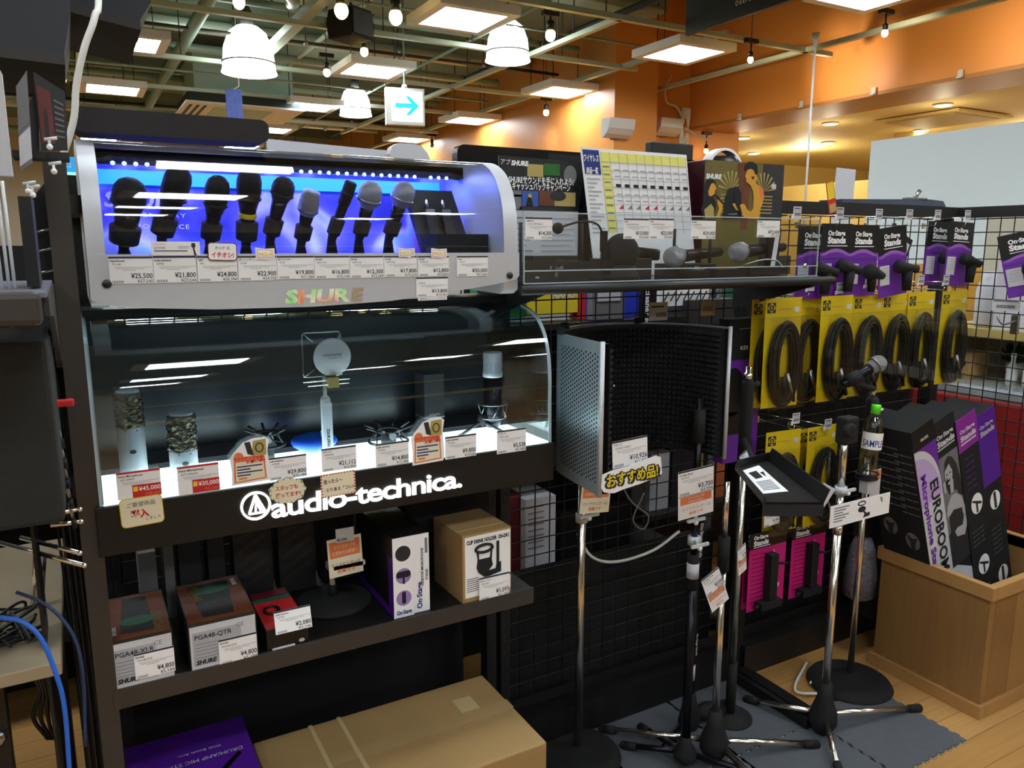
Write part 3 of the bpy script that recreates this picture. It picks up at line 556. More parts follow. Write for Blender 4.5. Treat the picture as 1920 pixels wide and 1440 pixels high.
T1 = [(207, 289, 532, 481, '25,500', '27,540', 'SuperSound', 'TS 100'), (290, 370, 530, 480, '21,800', '23,544', 'audio-technica', 'AT98'), (372, 446, 528, 480, '24,800', '26,784', 'OPS', 'SP-1'), (448, 520, 526, 480, '22,900', '24,732', 'ゼンハイザー', 'E 945'),
      (521, 590, 523, 480, '19,800', '21,384', 'ゼンハイザー', 'E 935'), (591, 656, 522, 480, '16,800', '18,144', 'SHURE', 'BETA-57A'), (657, 720, 521, 480, '12,300', '13,284', 'SHURE', 'SM57-LCE'), (721, 782, 519, 480, '17,800', '19,224', 'SHURE', 'BETA-58A'),
      (784, 842, 518, 480, '12,800', '13,824', 'SHURE', 'SM58-LCE'), (857, 915, 518, 480, '20,000', '21,600', 'Xvive', 'XV-U2')]
for q in T1: ptag(*q[:4], 1.494, *q[4:], 'white price card reading %s yen on the front of the blue lit case' % q[4], group='price cards along the upper case')
ptag(781, 840, 556, 520, 1.4935, '13,800', '14,904', '', 'SM58-SE', 'white price card reading 13,800 yen hanging one row below the others')
q0, q1 = PY(784, 563, 1.4935), PY(838, 557, 1.4935); b = MB(); b.box(0, q1.x-q0.x, 0, .0008, 0, .007, 'paper'); b.text('便利なスイッチ付き', .004, .0015, .005, 'ink', y=-.0005, w=q1.x-q0.x-.008); solo(b, 'note_strip', 'thin white paper strip below the 13,800 yen card', 'note', (q0.x, 1.4935, q0.z-.001))
# white cable picture card, POP cards
def card_px(px0, px1, pb, pt, Y):
    a, c = PY(px0, pb, Y), PY(px1, pb, Y); d = PY((px0+px1)/2, pt, Y); e = PY((px0+px1)/2, pb, Y); return a.x, c.x, e.z, d.z
x0, x1, z0, z1 = card_px(284, 376, 479, 453, 1.492); w_, h_ = x1-x0, z1-z0
b = MB(); b.box(0, w_, 0, .0008, 0, h_, 'paper'); b.text('ATM98', w_*.06, h_*.45, h_*.25, 'grey_ink', -.0005); b.text('audio-technica', w_*.05, h_*.78, h_*.14, 'light_ink', -.0005); b.box(w_*.06, w_*.74, -.0005, 0, h_*.28, h_*.38, 'grey_ink')
for k in range(4): b.box(w_*.55, w_*.78, -.0005, 0, h_*(.5+.06*k), h_*(.52+.06*k), 'light_ink')
b.prism([(w_*.83, h_*.9), (w_*.9, h_*.9), (w_*.91, h_*.65), (w_*.88, h_*.55), (w_*.92, 0), (w_*.87, 0), (w_*.85, h_*.55), (w_*.82, h_*.65)], -.0006, -.0001, 'dark_grey', 'y')
solo(b, 'info_card', 'wide white card with a small black microphone picture above the price row', 'card', (x0, 1.492, z0))
x0, x1, z0, z1 = card_px(390, 445, 488, 454, 1.49); w_, h_ = x1-x0, z1-z0
b = MB(); b.prism(rrect(0, w_, 0, h_, .006), 0, .0008, 'maroon', 'y'); b.prism(rrect(.0015, w_-.0015, .0015, h_-.0015, .005), -.0003, .0, 'paper', 'y'); b.text('わける', w_*.5, h_*.62, h_*.22, 'ink', -.0006, al='C', w=w_*.5); b.text('イチオシ!', w_*.5, h_*.2, h_*.33, 'red', -.0006, al='C', w=w_*.75, off=.03); solo(b, 'pop_card', 'small rounded card with red handwriting above the 24,800 yen price', 'card', (x0, 1.49, z0), ry=.03)
for px0, px1, pb, pt, n_, s_ in ((480, 516, 490, 464, 'NO.4', '22,900'), (748, 778, 485, 464, 'NO.3', '17,800'), (809, 838, 486, 465, 'NO.1', '12,800')):
    x0, x1, z0, z1 = card_px(px0, px1, pb, pt, 1.49); w_, h_ = x1-x0, z1-z0
    b = MB(); b.prism([(0, .15*h_), (.55*w_, .15*h_), (.7*w_, 0), (.75*w_, .18*h_), (w_, .2*h_), (w_, .95*h_), (.5*w_, .9*h_), (0, h_)], 0, .0008, 'paper', 'y'); b.prism([(.08*w_, .25*h_), (.9*w_, .28*h_), (.9*w_, .8*h_), (.08*w_, .85*h_)], -.0002, 0, 'orange_print', 'y'); b.prism([(.11*w_, .29*h_), (.87*w_, .31*h_), (.87*w_, .76*h_), (.11*w_, .81*h_)], -.0004, 0, 'paper', 'y'); b.text(n_, w_*.5, h_*.4, h_*.35, 'yellow_print', -.0008, al='C', w=w_*.68, off=.04)
    solo(b, 'pop_card', 'little speech-bubble card with yellow ranking number above the %s yen price' % s_, 'card', (x0, 1.49, z0), group='speech-bubble ranking cards')
# ------------------------------------------------------------------ microphones in the blue case
def microphone(head, tail, hr, br, lab, gm='grille', ring=None, style='ball', clip=True, group='handheld microphones in the blue lit case', body='mic_body'):
    head = Vector(head); tail = Vector(tail); base = tail; t = thing('microphone', lab, 'microphone', base, group=group); ax = (head-tail); L = ax.length; ax.normalize(); o = Vector((0, 0, 0))
    b = MB()
    if style == 'ball':
        b.lathe([(br*1.15, L-hr*1.25), (hr*.8, L-hr*.95), (hr*.97, L-hr*.45), (hr, L-hr*.05), (hr*.93, L+hr*.4), (hr*.72, L+hr*.75), (hr*.4, L+hr*.95), (.001, L+hr)], gm, 24, o, ax)
    elif style == 'tall':
        b.lathe([(br*1.1, L-hr*1.9), (hr*.85, L-hr*1.3), (hr, L-hr*.5), (hr, L+hr*.4), (hr*.85, L+hr*.95), (hr*.5, L+hr*1.3), (.001, L+hr*1.45)], gm, 24, o, ax)
    elif style == 'flat':
        b.lathe([(br*1.1, L-hr*1.6), (hr, L-hr*1.1), (hr, L-hr*.1), (hr*.9, L+hr*.3), (hr*.85, L+hr*.85), (hr*.6, L+hr*.98), (.001, L+hr)], gm, 24, o, ax)
    else:
        b.lathe([(br, L-hr*3), (hr, L-hr*2.6), (hr, L+hr*.8), (hr*.8, L+hr), (.001, L+hr)], gm, 20, o, ax)
    b.build('grille', t)
    b = MB(); r = hr*(1.0 if style != 'pen' else 1.05); zr = L-hr*(.55 if style == 'ball' else 1.05)
    b.lathe([(r, zr-.002), (r*1.05, zr-.001), (r*1.05, zr+.002), (r, zr+.003)], 'steel' if gm == 'grille' else 'black', 24, o, ax); b.build('collar', t)
    b = MB(); b.lathe([(br*.7, -.0), (br*.85, .004), (br*.95, L*.4), (br*1.1, L-hr*1.9), (br*1.2, L-hr*1.2)], body, 20, o, ax); bo_ = b.build('body', t)
    if ring: b = MB(); b.lathe([(br*1.13, L*.42), (br*1.16, L*.43), (br*1.16, L*.5), (br*1.14, L*.51)], ring, 20, o, ax); b.build('ring', bo_)
    if clip:
        b = MB(); b.lathe([(br*1.05, L*.0), (br*1.35, L*.02), (br*1.45, L*.33), (br*1.1, L*.36)], 'rubber', 14, o, ax)
        b.tube([o+ax*L*.08, Vector((0, .01, -.012)), Vector((0, .012, 1.481-tail.z))], [.011, .009, .013], 'rubber', 10); b.build('mic_clip', t)
    return t
def mpos(px, py, Y): return PY(px, py, Y)
ML = [((243, 364), (232, 455), .031, .022, 'large glossy black microphone at the far left of the blue case', 'grille_dark', None, 'ball'),
      ((331, 345), (303, 440), .026, .018, 'tall black microphone leaning right, second from the left end of the blue case', 'grille_dark', None, 'tall'),
      ((407, 360), (394, 448), .0235, .016, 'black microphone with bright blue reflections above the red handwritten card', 'grille_dark', None, 'tall'),
      ((467, 348), (462, 450), .0245, .0175, 'black microphone with a yellow ring round its handle', 'grille_dark', 'yellow_print', 'tall'),
      ((531, 353), (508, 440), .0235, .015, 'black and dark red microphone left of the small silver headed one', 'grille_dark', None, 'ball'),
      ((581, 375), (566, 448), .0215, .0145, 'microphone with flat topped silver grille, smallest silver head', 'grille', None, 'flat'),
      ((655, 352), (624, 440), .0135, .0125, 'slim black microphone without ball head between silver headed ones', 'grille_dark', None, 'pen'),
      ((694, 363), (675, 440), .0265, .0145, 'microphone with big round silver grille, left of the last one', 'grille', None, 'ball'),
      ((757, 362), (731, 440), .0255, .0145, 'microphone with round silver grille beside the open black box', 'grille', None, 'ball')]
for hd, tl, hr, br, lab, gm, ring, st in ML: microphone(mpos(*hd, 1.6), mpos(*tl, 1.635), hr*.96, br*.86, lab, gm, ring, st)
# open black box with two plug transmitters
xa = PY(800, 470, 1.6).x
t = thing('transmitter_box', 'open black box standing in the case holding two small wireless plugs', 'box', (.75, 1.6, 1.48))
R_ = Matrix.Translation((.665, 1.655, 1.482)) @ Matrix.Rotation(radians(-16), 4, 'X') @ Matrix.Shear('XZ', 4, (.0, .0)) if False else Matrix.Translation((.675, 1.66, 1.482)) @ Matrix.Rotation(radians(-14), 4, 'X')
TT = ROOTT[t.name].inverted() @ R_
b = MB(T=TT); b.prism([(.03, 0), (.15, 0), (.115, .148), (0, .148)], 0, .02, 'black', 'y'); b.build('lid', t)
b = MB(t); b.box(.69, .815, 1.56, 1.64, 1.48, 1.525, 'matte_black'); b.build('tray', t)
def plug(dx):
    b = MB(T=TT); b.lathe([(.004, 0), (.004, .012), (.002, .018)], 'chrome', 10, (dx-.006, -.008, .105)); b.prism(rrect(dx-.012, dx+.01, .085, .1, .003), -.014, -.001, 'steel', 'y'); b.prism([(dx-.006, .03), (dx+.018, .03), (dx+.01, .085), (dx-.012, .085)], -.014, -.001, 'dark_grey', 'y'); return b
for dx, n_ in ((.05, 'left'), (.09, 'right')): plug(dx).build('plug_transmitter', t)
# things on top of the case
b = MB(); b.prism(rrect(-.165, .165, 0, .042, .016), 0, .09, 'charcoal', 'y'); solo(b, 'foam_roll', 'flat charcoal foam block lying on the left top of the blue case', 'foam block', (.187, 1.575, 1.693))
a_, c_ = PY(505, 300, 1.8), PY(742, 300, 1.8)
b = MB(); b.prism([(0, 0), (c_.x-a_.x, 0), (c_.x-a_.x, .03), (0, .04)], 0, .012, 'paper2', 'y'); solo(b, 'white_board', 'low white board standing along the back of the case top', 'board', (a_.x, 1.815, 1.692))
b = MB(); b.prism([(-.05, 0), (.055, 0), (.045, .025), (.03, .041), (.01, .045), (-.03, .044), (-.045, .035), (-.05, .02)], 0, .03, 'paper2', 'y'); solo(b, 'white_cushion', 'rounded white foam piece at the right end of the white board', 'foam block', (PY(768, 300, 1.78).x, 1.775, 1.692), bevel=.006)

# ================================================================== LOWER CASE (lit white)
t = thing('display_case', 'black display case with lit white base, curved clear cover and glowing white lettering', 'display case', (.48, 1.5, .955))
b = MB(t); b.box(.0, .95, 1.492, 1.82, .955, 1.046, 'black'); bs_ = b.build('base', t, bevel=.0015)
b = MB(t); b.box(.012, .94, 1.50, 1.70, 1.046, 1.049, 'white_led'); b.build('lit_floor', t)
b = MB(t); b.box(.012, .94, 1.70, 1.81, 1.046, 1.06, 'dark_grey'); b.build('rear_step', t)
b = MB(t); b.box(.012, .94, 1.81, 1.815, 1.046, 1.37, mat('smoked_back', (.1, .13, .15), .25)); b.build('back_panel', t)
b = MB(t); b.box(.01, .945, 1.70, 1.82, 1.365, 1.378, 'black'); b.build('top_board', t)
p2 = [(1.497, 1.047)]+smooth_prof([(1.4985, 1.15), (1.50, 1.21), (1.509, 1.265), (1.533, 1.312), (1.575, 1.345), (1.64, 1.361), (1.72, 1.364), (1.82, 1.364)], 4)
b = shell(p2, .012, .94, ACR2); b.v = [ROOTT[t.name].inverted() @ v for v in b.v]; b.build('clear_cover', t)
for x in (.008, .94):
    b = MB(t); b.prism(p2+[(1.82, 1.047)], x, x+.005, ACR2, 'x')
    b.build('end_panel', t)
    b = MB(t); b.prism(p2+[(y+.003, z-.0025) for y, z in p2][::-1], x-.001, x+.006, ACRE, 'x'); b.build('cover_rim', t)
b = MB(t)
ax0, az = PY(480, 953, 1.49).x, 1.0065
pts = ellipse(ax0, az, .0283, .0283, 40); pin = ellipse(ax0, az, .0243, .0243, 40)
for i in range(40):
    j = (i+1) % 40; b.prism([pts[i], pts[j], pin[j], pin[i]], 1.4885, 1.492, 'logo_lit', 'y')
def bar(p, q, w_): 
    p = Vector(p); q = Vector(q); d = (q-p).normalized(); n = Vector((-d.y, d.x))*w_/2; b.prism([tuple(p-n), tuple(q-n), tuple(q+n), tuple(p+n)], 1.4885, 1.492, 'logo_lit', 'y')
bar((ax0-.013, az-.015), (ax0, az+.021), .004); bar((ax0-.013, az-.015), (ax0+.017, az-.015), .003); bar((ax0, az+.021), (ax0+.017, az-.015), .006); bar((ax0+.001, az+.007), (ax0-.001, az-.013), .003); bar((ax0+.0, az+.012), (ax0+.009, az-.013), .003)
lx0, lx1 = PY(509, 960, 1.49).x, PY(866, 910, 1.49).x
b.text('audio-technica.', lx0, .977, .0575, 'logo_lit', y=1.4885, w=lx1-lx0, off=.014, th=.003, sp=.92, res=4); b.build('lit_lettering', bs_)
light('AREA', 'case_floor_light', (.48, 1.6, 1.055), 1.4, (.85, 1, 1), .85, .12, rot=(pi, 0, 0))
T2 = [(221, 304, 933, 882, '45,000', '48,600', 'Aston Microphones', 'AST-SPIRIT', 'r'), (335, 413, 924, 871, '30,000', '32,400', 'Aston Microphones', 'AST-ORIGIN', 'r'), (505, 576, 897, 855, '29,800', '32,184', 'audio-technica', 'AT4040', 'n'), (604, 669, 881, 838, '21,112', '22,800', 'マランツ', 'MPM3000', 'n'),
      (705, 767, 872, 829, '14,800', '15,984', 'audio-technica', 'AT2035', 'n'), (835, 893, 858, 816, '9,800', '10,584', 'audio-technica', 'AT2020', 'n'), (932, 986, 848, 805, '5,538', '5,980', 'マランツ', 'MPM-1000', 'n')]
for q in T2: ptag(*q[:4], 1.489, *q[4:8], '%s price card reading %s yen in front of the lower lit case' % ('red and white' if q[8] == 'r' else 'white', q[4]), style=q[8], group='price cards along the lower case')
def pop(px, py, wpx, lab):
    x0, x1, z0, z1 = card_px(px-wpx/2, px+wpx/2, py+42, py-42, 1.486); w_, h_ = x1-x0, z1-z0
    b = MB(); sh = [(.02, 0), (.95, .02), (1, .12), (.95, .7), (1, .93), (.9, 1), (.6, 1), (.35, .93), (.1, .72), (0, .6), (.04, .3)]
    b.prism([(u*w_, v*h_) for u, v in sh], 0, .0008, 'paper', 'y'); b.prism([(.08*w_, .04*h_), (.9*w_, .07*h_), (.87*w_, .6*h_), (.1*w_, .62*h_)], -.0002, 0, 'orange_print', 'y'); b.prism([(.12*w_, .07*h_), (.86*w_, .1*h_), (.83*w_, .5*h_), (.14*w_, .5*h_)], -.0004, 0, 'cream', 'y')
    b.prism([(.55*w_, .62*h_), (.92*w_, .6*h_), (.92*w_, .96*h_), (.6*w_, .94*h_)], -.0003, 0, 'sand_print', 'y'); b.prism([(.45*w_, .66*h_), (.6*w_, .62*h_), (.52*w_, .93*h_), (.38*w_, .92*h_)], -.0006, 0, 'dark_grey', 'y'); b.disc((.22*w_, .62*h_), .12*w_, 'orange_print', y=-.0003)
    for k in range(16):
        q = 2*pi*k/16; q2 = 2*pi*(k+1)/16; c=(.75*w_, .78*h_)
        b.prism([(c[0]+.11*w_*cos(q), c[1]+.11*h_*sin(q)), (c[0]+.11*w_*cos(q2), c[1]+.11*h_*sin(q2)), (c[0]+.08*w_*cos(q2), c[1]+.085*h_*sin(q2)), (c[0]+.08*w_*cos(q), c[1]+.085*h_*sin(q))], -.0007, -.0003, 'dark_grey', 'y')
    b.text('マイクケーブルも', .08*w_, .54*h_, .085*h_, 'red', -.0008, w=.75*w_, off=.04); b.text('お買い得!!', .4*w_, .46*h_, .075*h_, 'red', -.0008, w=.48*w_, off=.04)
    for k in range(4): b.box(.16*w_, (.5+.3*((k+1) % 2))*w_, -.0006, 0, (.38-.065*k)*h_, (.41-.065*k)*h_, 'blue_print')
    b.box(.2*w_, .4*w_, -.0006, 0, .11*h_, .15*h_, 'orange_print'); return solo(b, 'pop_card', lab, 'card', (x0, 1.486, z0), group='round-shouldered orange promotion cards')
pop(471, 864, 75, 'orange promotion card with cable picture left of the 29,800 yen price'); pop(803, 827, 62, 'orange promotion card with cable picture between the 14,800 and 9,800 yen prices')
x0, x1, z0, z1 = card_px(228, 310, 986, 932, 1.4885); w_, h_ = x1-x0, z1-z0
b = MB(); b.prism(rrect(0, w_, 0, h_, .008), 0, .0008, 'yellow_card', 'y'); b.prism(rrect(.0015, w_-.0015, .0015, h_-.0015, .007), -.0003, 0, 'cream', 'y'); b.text('ご要望商品', w_*.5, h_*.7, h_*.18, 'ink', -.0006, al='C', w=w_*.65); b.text('導入', w_*.45, h_*.32, h_*.3, 'red', -.0006, al='C', w=w_*.42, off=.05); b.text('しました', w_*.75, h_*.18, h_*.13, 'ink', -.0006, al='C'); solo(b, 'handwritten_card', 'cream rounded card with big red characters on the black sign band', 'card', (x0, 1.4885, z0), ry=-.03)
x0, x1, z0, z1 = card_px(505, 575, 944, 896, 1.4835); w_, h_ = x1-x0, z1-z0
pt = [(w_*(.5+.5*(1+.05*cos(9*q))*cos(q)), h_*(.5+.5*(1+.05*cos(9*q))*sin(q))) for q in [2*pi*k/72 for k in range(72)]]
b = MB(); b.prism(pt, 0, .0008, 'cream', 'y')
for k in range(16):
    q = 2*pi*k/16; c = (w_*(.5+.42*cos(q)), h_*(.5+.42*sin(q))); b.tube([(c[0]+.007*cos(q+s_), -.0006, c[1]+.006*sin(q+s_)) for s_ in (-1.4, -.8, 0, .8, 1.4)], .0005, 'ink', 4)
b.text('スタッフも', w_*.48, h_*.56, h_*.2, 'red', -.0006, al='C', w=w_*.6, off=.02); b.text('使ってます!!', w_*.52, h_*.28, h_*.2, 'red', -.0006, al='C', w=w_*.68, off=.02); solo(b, 'handwritten_card', 'cloud shaped card with red handwriting over the lit lettering', 'card', (x0, 1.4835, z0))
x0, x1, z0, z1 = card_px(603, 668, 930, 886, 1.4835); w_, h_ = x1-x0, z1-z0
b = MB(); b.box(0, w_, 0, .0008, 0, h_, 'cream')
for k in range(12):
    for z_ in (.0, .94): b.box(w_*(k+.1)/12, w_*(k+.6)/12, -.0004, 0, h_*z_, h_*(z_+.05), 'red')
for k in range(8):
    for u in (0, .96): b.box(w_*u, w_*(u+.04), -.0004, 0, h_*(k+.1)/8, h_*(k+.6)/8, 'red')
b.text('迷ったら〜', w_*.35, h_*.6, h_*.2, 'maroon', -.0006, al='C', w=w_*.55, off=.02); b.text('とりあえずコレ!!', w_*.55, h_*.25, h_*.18, 'maroon', -.0006, al='C', w=w_*.8, off=.02); solo(b, 'handwritten_card', 'square card with dashed red border over the lit lettering', 'card', (x0, 1.4835, z0), ry=-.02)
# contents of the lower case
def woven_mic(px0, px1, ptop, pmid, Y, lab):
    a, c = PY(px0, pmid, Y), PY(px1, pmid, Y); r = (c.x-a.x)/2; x = (a.x+c.x)/2; zt = PY((px0+px1)/2, ptop, Y).z; zm = PY((px0+px1)/2, pmid, Y).z
    t = thing('studio_microphone', lab, 'microphone', (x, Y, 1.049), group='silver studio microphones with wavy wire heads')
    H_ = zm-1.049; b = MB(); b.lathe([(r*.85, 0), (r*.97, .006), (r, .015), (r, H_), (r*.95, H_+.002)], 'silver', 28); b.build('body', t)
    b = MB(); hh = zt-zm; n_ = 12
    b.lathe([(r*.9, H_)]+[(r*(.93+.07*(k % 2)), H_+hh*k/n_) for k in range(n_+1)]+[(r*.9, H_+hh)], MESHW, 28)
    for k in range(9):
        z_ = H_+hh*(k+.5)/9; b.tube([(r*1.03*cos(q), r*1.03*sin(q), z_+.004*sin(q*4+k*1.6)) for q in [2*pi*i/36 for i in range(36)]], .0011, 'dark_grey', 4, closed=True)
    b.build('wire_head', t)
    b = MB(); b.lathe([(r*.85, H_+hh), (r*.85, H_+hh+.004), (r*.8, H_+hh+.005)], 'silver', 28); b.build('top_cap', t)
    b = MB(); b.disc((0, H_*.62), .006, 'dark_grey', rz=.004, y=-r-.0006)
    for dx in (-.4, .4): b.disc((dx*r, H_-.004), .0015, 'dark_grey', y=-r*.93)
    b.build('badge', t)
woven_mic(217, 271, 736, 800, 1.6, 'tallest silver studio microphone with brown wavy wire head at the left end'); woven_mic(316, 370, 778, 843, 1.6, 'shorter silver studio microphone with wavy wire head behind the 30,000 yen card')
# marantz stick with frame
x_, Y_ = PY(612, 800, 1.6).x, 1.6
t = thing('condenser_microphone', 'slim pale microphone in a wire shock mount with round pop screen on top', 'microphone', (x_, Y_, 1.049))
b = MB(); b.lathe([(.0105, 0), (.0105, .13), (.009, .135)], 'silver', 20); b.text('marantz', .004, .03, .016, 'ink', y=-.0112, rot=pi/2, w=.05, off=.02) if False else b.lathe([(.009, .135), (.004, .14), (.004, .18)], 'silver', 12); b.build('body', t)
b = MB(); b.box(-.0106, .0106, -.0112, -.0106, .004, .125, 'silver'); b.text('marantz', .0035, .03, .012, 'ink', y=-.0116, rot=pi/2, off=.02); b.build('name_label', t)
zf0, zf1 = PY(612, 722, Y_).z-1.049, PY(612, 622, Y_).z-1.049
fx0, fx1 = PY(568, 680, Y_).x-x_, PY(640, 680, Y_).x-x_
b = MB(); b.tube([(u, 0, v) for u, v in rrect(fx0, fx1, zf0+.02, zf1, .008)], .0018, 'steel', 6, closed=True)
cx_, cz_ = PY(620, 668, Y_).x-x_, PY(620, 668, Y_).z-1.049
for u, v in ((fx0, zf0+.02), (fx1, zf0+.02), (fx0, zf1), (fx1, zf1)): b.tube([(u, 0, v), (cx_+(u-cx_)*.62, -.004, cz_+(v-cz_)*.62)], .0015, 'steel', 6)
b.tube([(fx0-.004, -.01, zf0+.012), (fx1+.014, -.01, zf0+.012)], .0022, 'chrome', 6); b.tube([(fx0+.004, -.016, zf0+.004), (fx1+.01, -.016, zf0+.004)], .0018, 'chrome', 6); b.build('shock_mount', t)
b = MB(); b.box(cx_-.012, cx_+.01, -.02, 0, zf0-.004, zf0+.018, 'sand_print'); b.build('clamp', t)
b = MB(); b.lathe([(.038, -.004), (.04, 0), (.038, .004)], 'paper2', 32, (cx_, -.012, cz_), (0, -1, 0)); b.build('pop_screen', t)
b = MB(); b.text('marantz', cx_-.0, cz_+.003, .009, 'grey_ink', y=-.0172, al='C', w=.04, off=.02); b.text('PROFESSIONAL', cx_+.004, cz_-.003, .004, 'grey_ink', y=-.0172, al='C', w=.03); b.build('screen_lettering', t)
# blue disc, shock mounts, can
p = PY(588, 838, 1.66); t = thing('blue_case', 'round bright blue case lying behind the pale microphone', 'case', (PY(590, 850, 1.655).x, 1.655, 1.06))
b = MB(); b.lathe([(.03, 0), (.045, .01), (.05, .018), (.046, .026), (.03, .032), (.001, .034)], 'blue', 28); b.build('shell', t)
b = MB(); b.box(.01, .03, -.03, -.02, .03, .045, 'paper'); b.build('tag', t)
def spider(px, py, Y, s, lab, rz=0):
    p = PY(px, py, Y); t = thing('shock_mount', lab, 'shock mount', (p.x, Y, 1.049 if Y < 1.7 else 1.06), rz=rz, group='black spider shock mounts'); zc = p.z-(1.049 if Y < 1.7 else 1.06)
    b = MB(); b.tube([(s*.5*cos(q), s*.5*sin(q), zc) for q in [2*pi*k/24 for k in range(24)]], .003, 'rubber', 6, closed=True); b.tube([(s*.8*cos(q), s*.8*sin(q), zc-.025) for q in [2*pi*k/24 for k in range(24)]], .003, 'rubber', 6, closed=True); b.build('hoop', t)
    b = MB()
    for k in range(8): q = pi/4*k; q2 = q+pi/8; b.tube([(s*.5*cos(q), s*.5*sin(q), zc), (s*.8*cos(q2), s*.8*sin(q2), zc-.025)], .0018, 'dark_grey', 5); b.tube([(s*cos(q), s*sin(q), zc+.012), (s*.5*cos(q), s*.5*sin(q), zc)], .0028, 'black', 6)
    b.build('arm', t)
    b = MB(); b.lathe([(s*.28, -zc+.0), (s*.3, -zc+.003), (s*.32, -.01), (s*.3, .0), (.001, .003)], 'matte_black', 20, (0, 0, zc)); b.build('core', t)
    b = MB(); b.disc((0, zc-.01), .01, 'grey_ink', y=-s*.34, n=16); b.build('badge', t); return t
spider(500, 812, 1.66, .045, 'black spider shock mount behind the first orange promotion card'); spider(728, 806, 1.62, .055, 'black spider shock mount with white emblem behind the 14,800 yen card', .2)
p = PY(817, 720, 1.7); zt = PY(817, 703, 1.7).z
b = MB(); b.box(-.026, .026, -.03, .03, 0, zt-1.06, 'matte_black'); b.box(-.0262, .0262, -.0305, .03, .025, .028, 'grey'); b.text('Audio-technica', 0, .032, .009, 'grey_ink', y=-.0308, al='C', w=.03); solo(b, 'product_box', 'tall black product box standing behind the second promotion card', 'box', (p.x, 1.74, 1.06))
# white mic on tripod
p = PY(924, 760, 1.65); t = thing('condenser_microphone', 'black and white condenser microphone in a shock mount on a small tripod', 'microphone', (p.x, 1.65, 1.049))
za, zb_ = PY(924, 660, 1.65).z-1.049, PY(924, 706, 1.65).z-1.049; zc_ = PY(924, 790, 1.65).z-1.049
b = MB(); b.lathe([(.0235, zb_), (.0245, zb_+.003), (.0245, zb_+.012), (.0232, zb_+.013), (.0232, za-.002), (.021, za)], 'silver', 24); b.build('head', t)
b = MB(); b.lathe([(.017, zc_-.012), (.02, zc_), (.0235, zc_+.006), (.0235, zb_)], 'mic_body', 24); b.build('body', t)
b = MB()
for z_ in (zc_+.012, zc_+.045): b.tube([(.034*cos(q), .034*sin(q), z_) for q in [2*pi*k/24 for k in range(24)]], .0018, 'steel', 5, closed=True)
for k in range(6): q = pi/3*k; b.tube([(.034*cos(q), .034*sin(q), zc_+.012), (.036*cos(q+.5), .036*sin(q+.5), zc_+.045)], .0012, 'steel', 5)
b.lathe([(.012, -.01), (.018, 0), (.019, .012)], 'steel', 16, (0, 0, zc_-.004)); b.build('shock_mount', t)
for q, n_ in ((3.5, ''), (-1.0, ''), (1.2, '')):
    b = MB(); j = Vector((-.03, 0, zc_+.005)); b.tube([j, (j.x+.075*cos(q), .055*sin(q), .004)], .0035, 'dark_grey', 8); b.sphere((j.x+.075*cos(q), .055*sin(q), .004), .0045, 'rubber', 8, 6); b.build('leg', t)
b = MB(); b.lathe([(.009, -.012), (.011, 0), (.009, .012)], 'rubber', 12, (-.03, 0, zc_+.008)); b.build('joint', t)
# ================================================================== LOWER SHELF GOODS
SH = .691
def mic_box(px0, px1, pb, pt, lab, code, depth, flip):
    a, c = PY(px0, pb, 1.5), PY(px1, pb, 1.5); w_ = c.x-a.x; h_ = .096
    t = thing('boxed_microphone', lab, 'box', (a.x, 1.502, SH), group='boxed microphones on the black shelf')
    b = MB(); b.box(0, w_, 0, depth, 0, h_, 'box_dark'); b.box(.002, w_-.002, .002, depth*.97, h_, h_+.0004, 'brown_print'); b.build('carton', t)
    b = MB(); b.box(.002, w_-.002, -.001, 0, .003, h_-.006, 'paper2'); b.box(.006, w_-.03, -.0014, -.001, .01, h_-.018, 'light_ink')
    b.text(code, .01, h_*.66, .013, 'dark_grey', -.002, off=.02); b.text('SHURE', .01, .012, .012, 'ink', -.002, off=.05, shear=.2)
    for k in range(5): b.box(.01, .01+w_*(.38-.03*(k % 2)), -.002, -.0014, h_*.55-.007*k, h_*.56-.007*k, 'grey_ink')
    b.text('CE', w_*.7, h_*.76, .012, 'grey_ink', -.002); b.build('front_label', t)
    b = MB(); b.prism([(w_*.2, depth*.12), (w_*.75, depth*.1), (w_*.7, depth*.9), (w_*.3, depth*.92)] if not flip else [(w_*.25, depth*.1), (w_*.7, depth*.08), (w_*.8, depth*.9), (w_*.15, depth*.9)], h_, h_+.0008, 'dark_grey', 'z')
    b.prism([(w_*.5+w_*.3*cos(q), depth*(.35 if not flip else .72)+depth*.1*sin(q)) for q in [2*pi*k/20 for k in range(20)]], h_+.0008, h_+.0014, 'teal_print', 'z')
    TT = Matrix.Translation((0, 0, h_+.0012)) @ Matrix.Rotation(-pi/2, 4, 'X')
    b.T = TT; b.text('PGA48', w_*.9, depth*.08, .026, 'olive_print', y=-.0006, rot=pi/2, off=.02) if not flip else b.text('PGA48', w_*.18, depth*.85, .026, 'olive_print', y=-.0006, rot=-pi/2, off=.02)
    b.text('SHURE', w_*.14 if not flip else w_*.85, depth*.1 if not flip else depth*.9, .012, 'paper2', y=-.0006, rot=pi/2 if not flip else -pi/2, off=.04)
    b.build('top_print', t)
mic_box(208, 330, 1270, 1190, 'brown microphone box with a plain white front label, leftmost on the shelf', 'PGA48-XLR', .2, False)
mic_box(358, 486, 1250, 1170, 'larger brown microphone box with a grey panel on its white front, second from left', 'PGA48-QTR', .2, True)
ptag(254, 330, 1266, 1218, 1.4985, '4,800', '5,184', 'SHURE', 'PGA48-XLR', 'white price card on the front of the leftmost boxed microphone', group='shelf price cards'); ptag(412, 484, 1240, 1192, 1.4985, '4,800', '5,184', 'SHURE', 'PGA48-QTR', 'white price card on the front of the larger boxed microphone', group='shelf price cards')
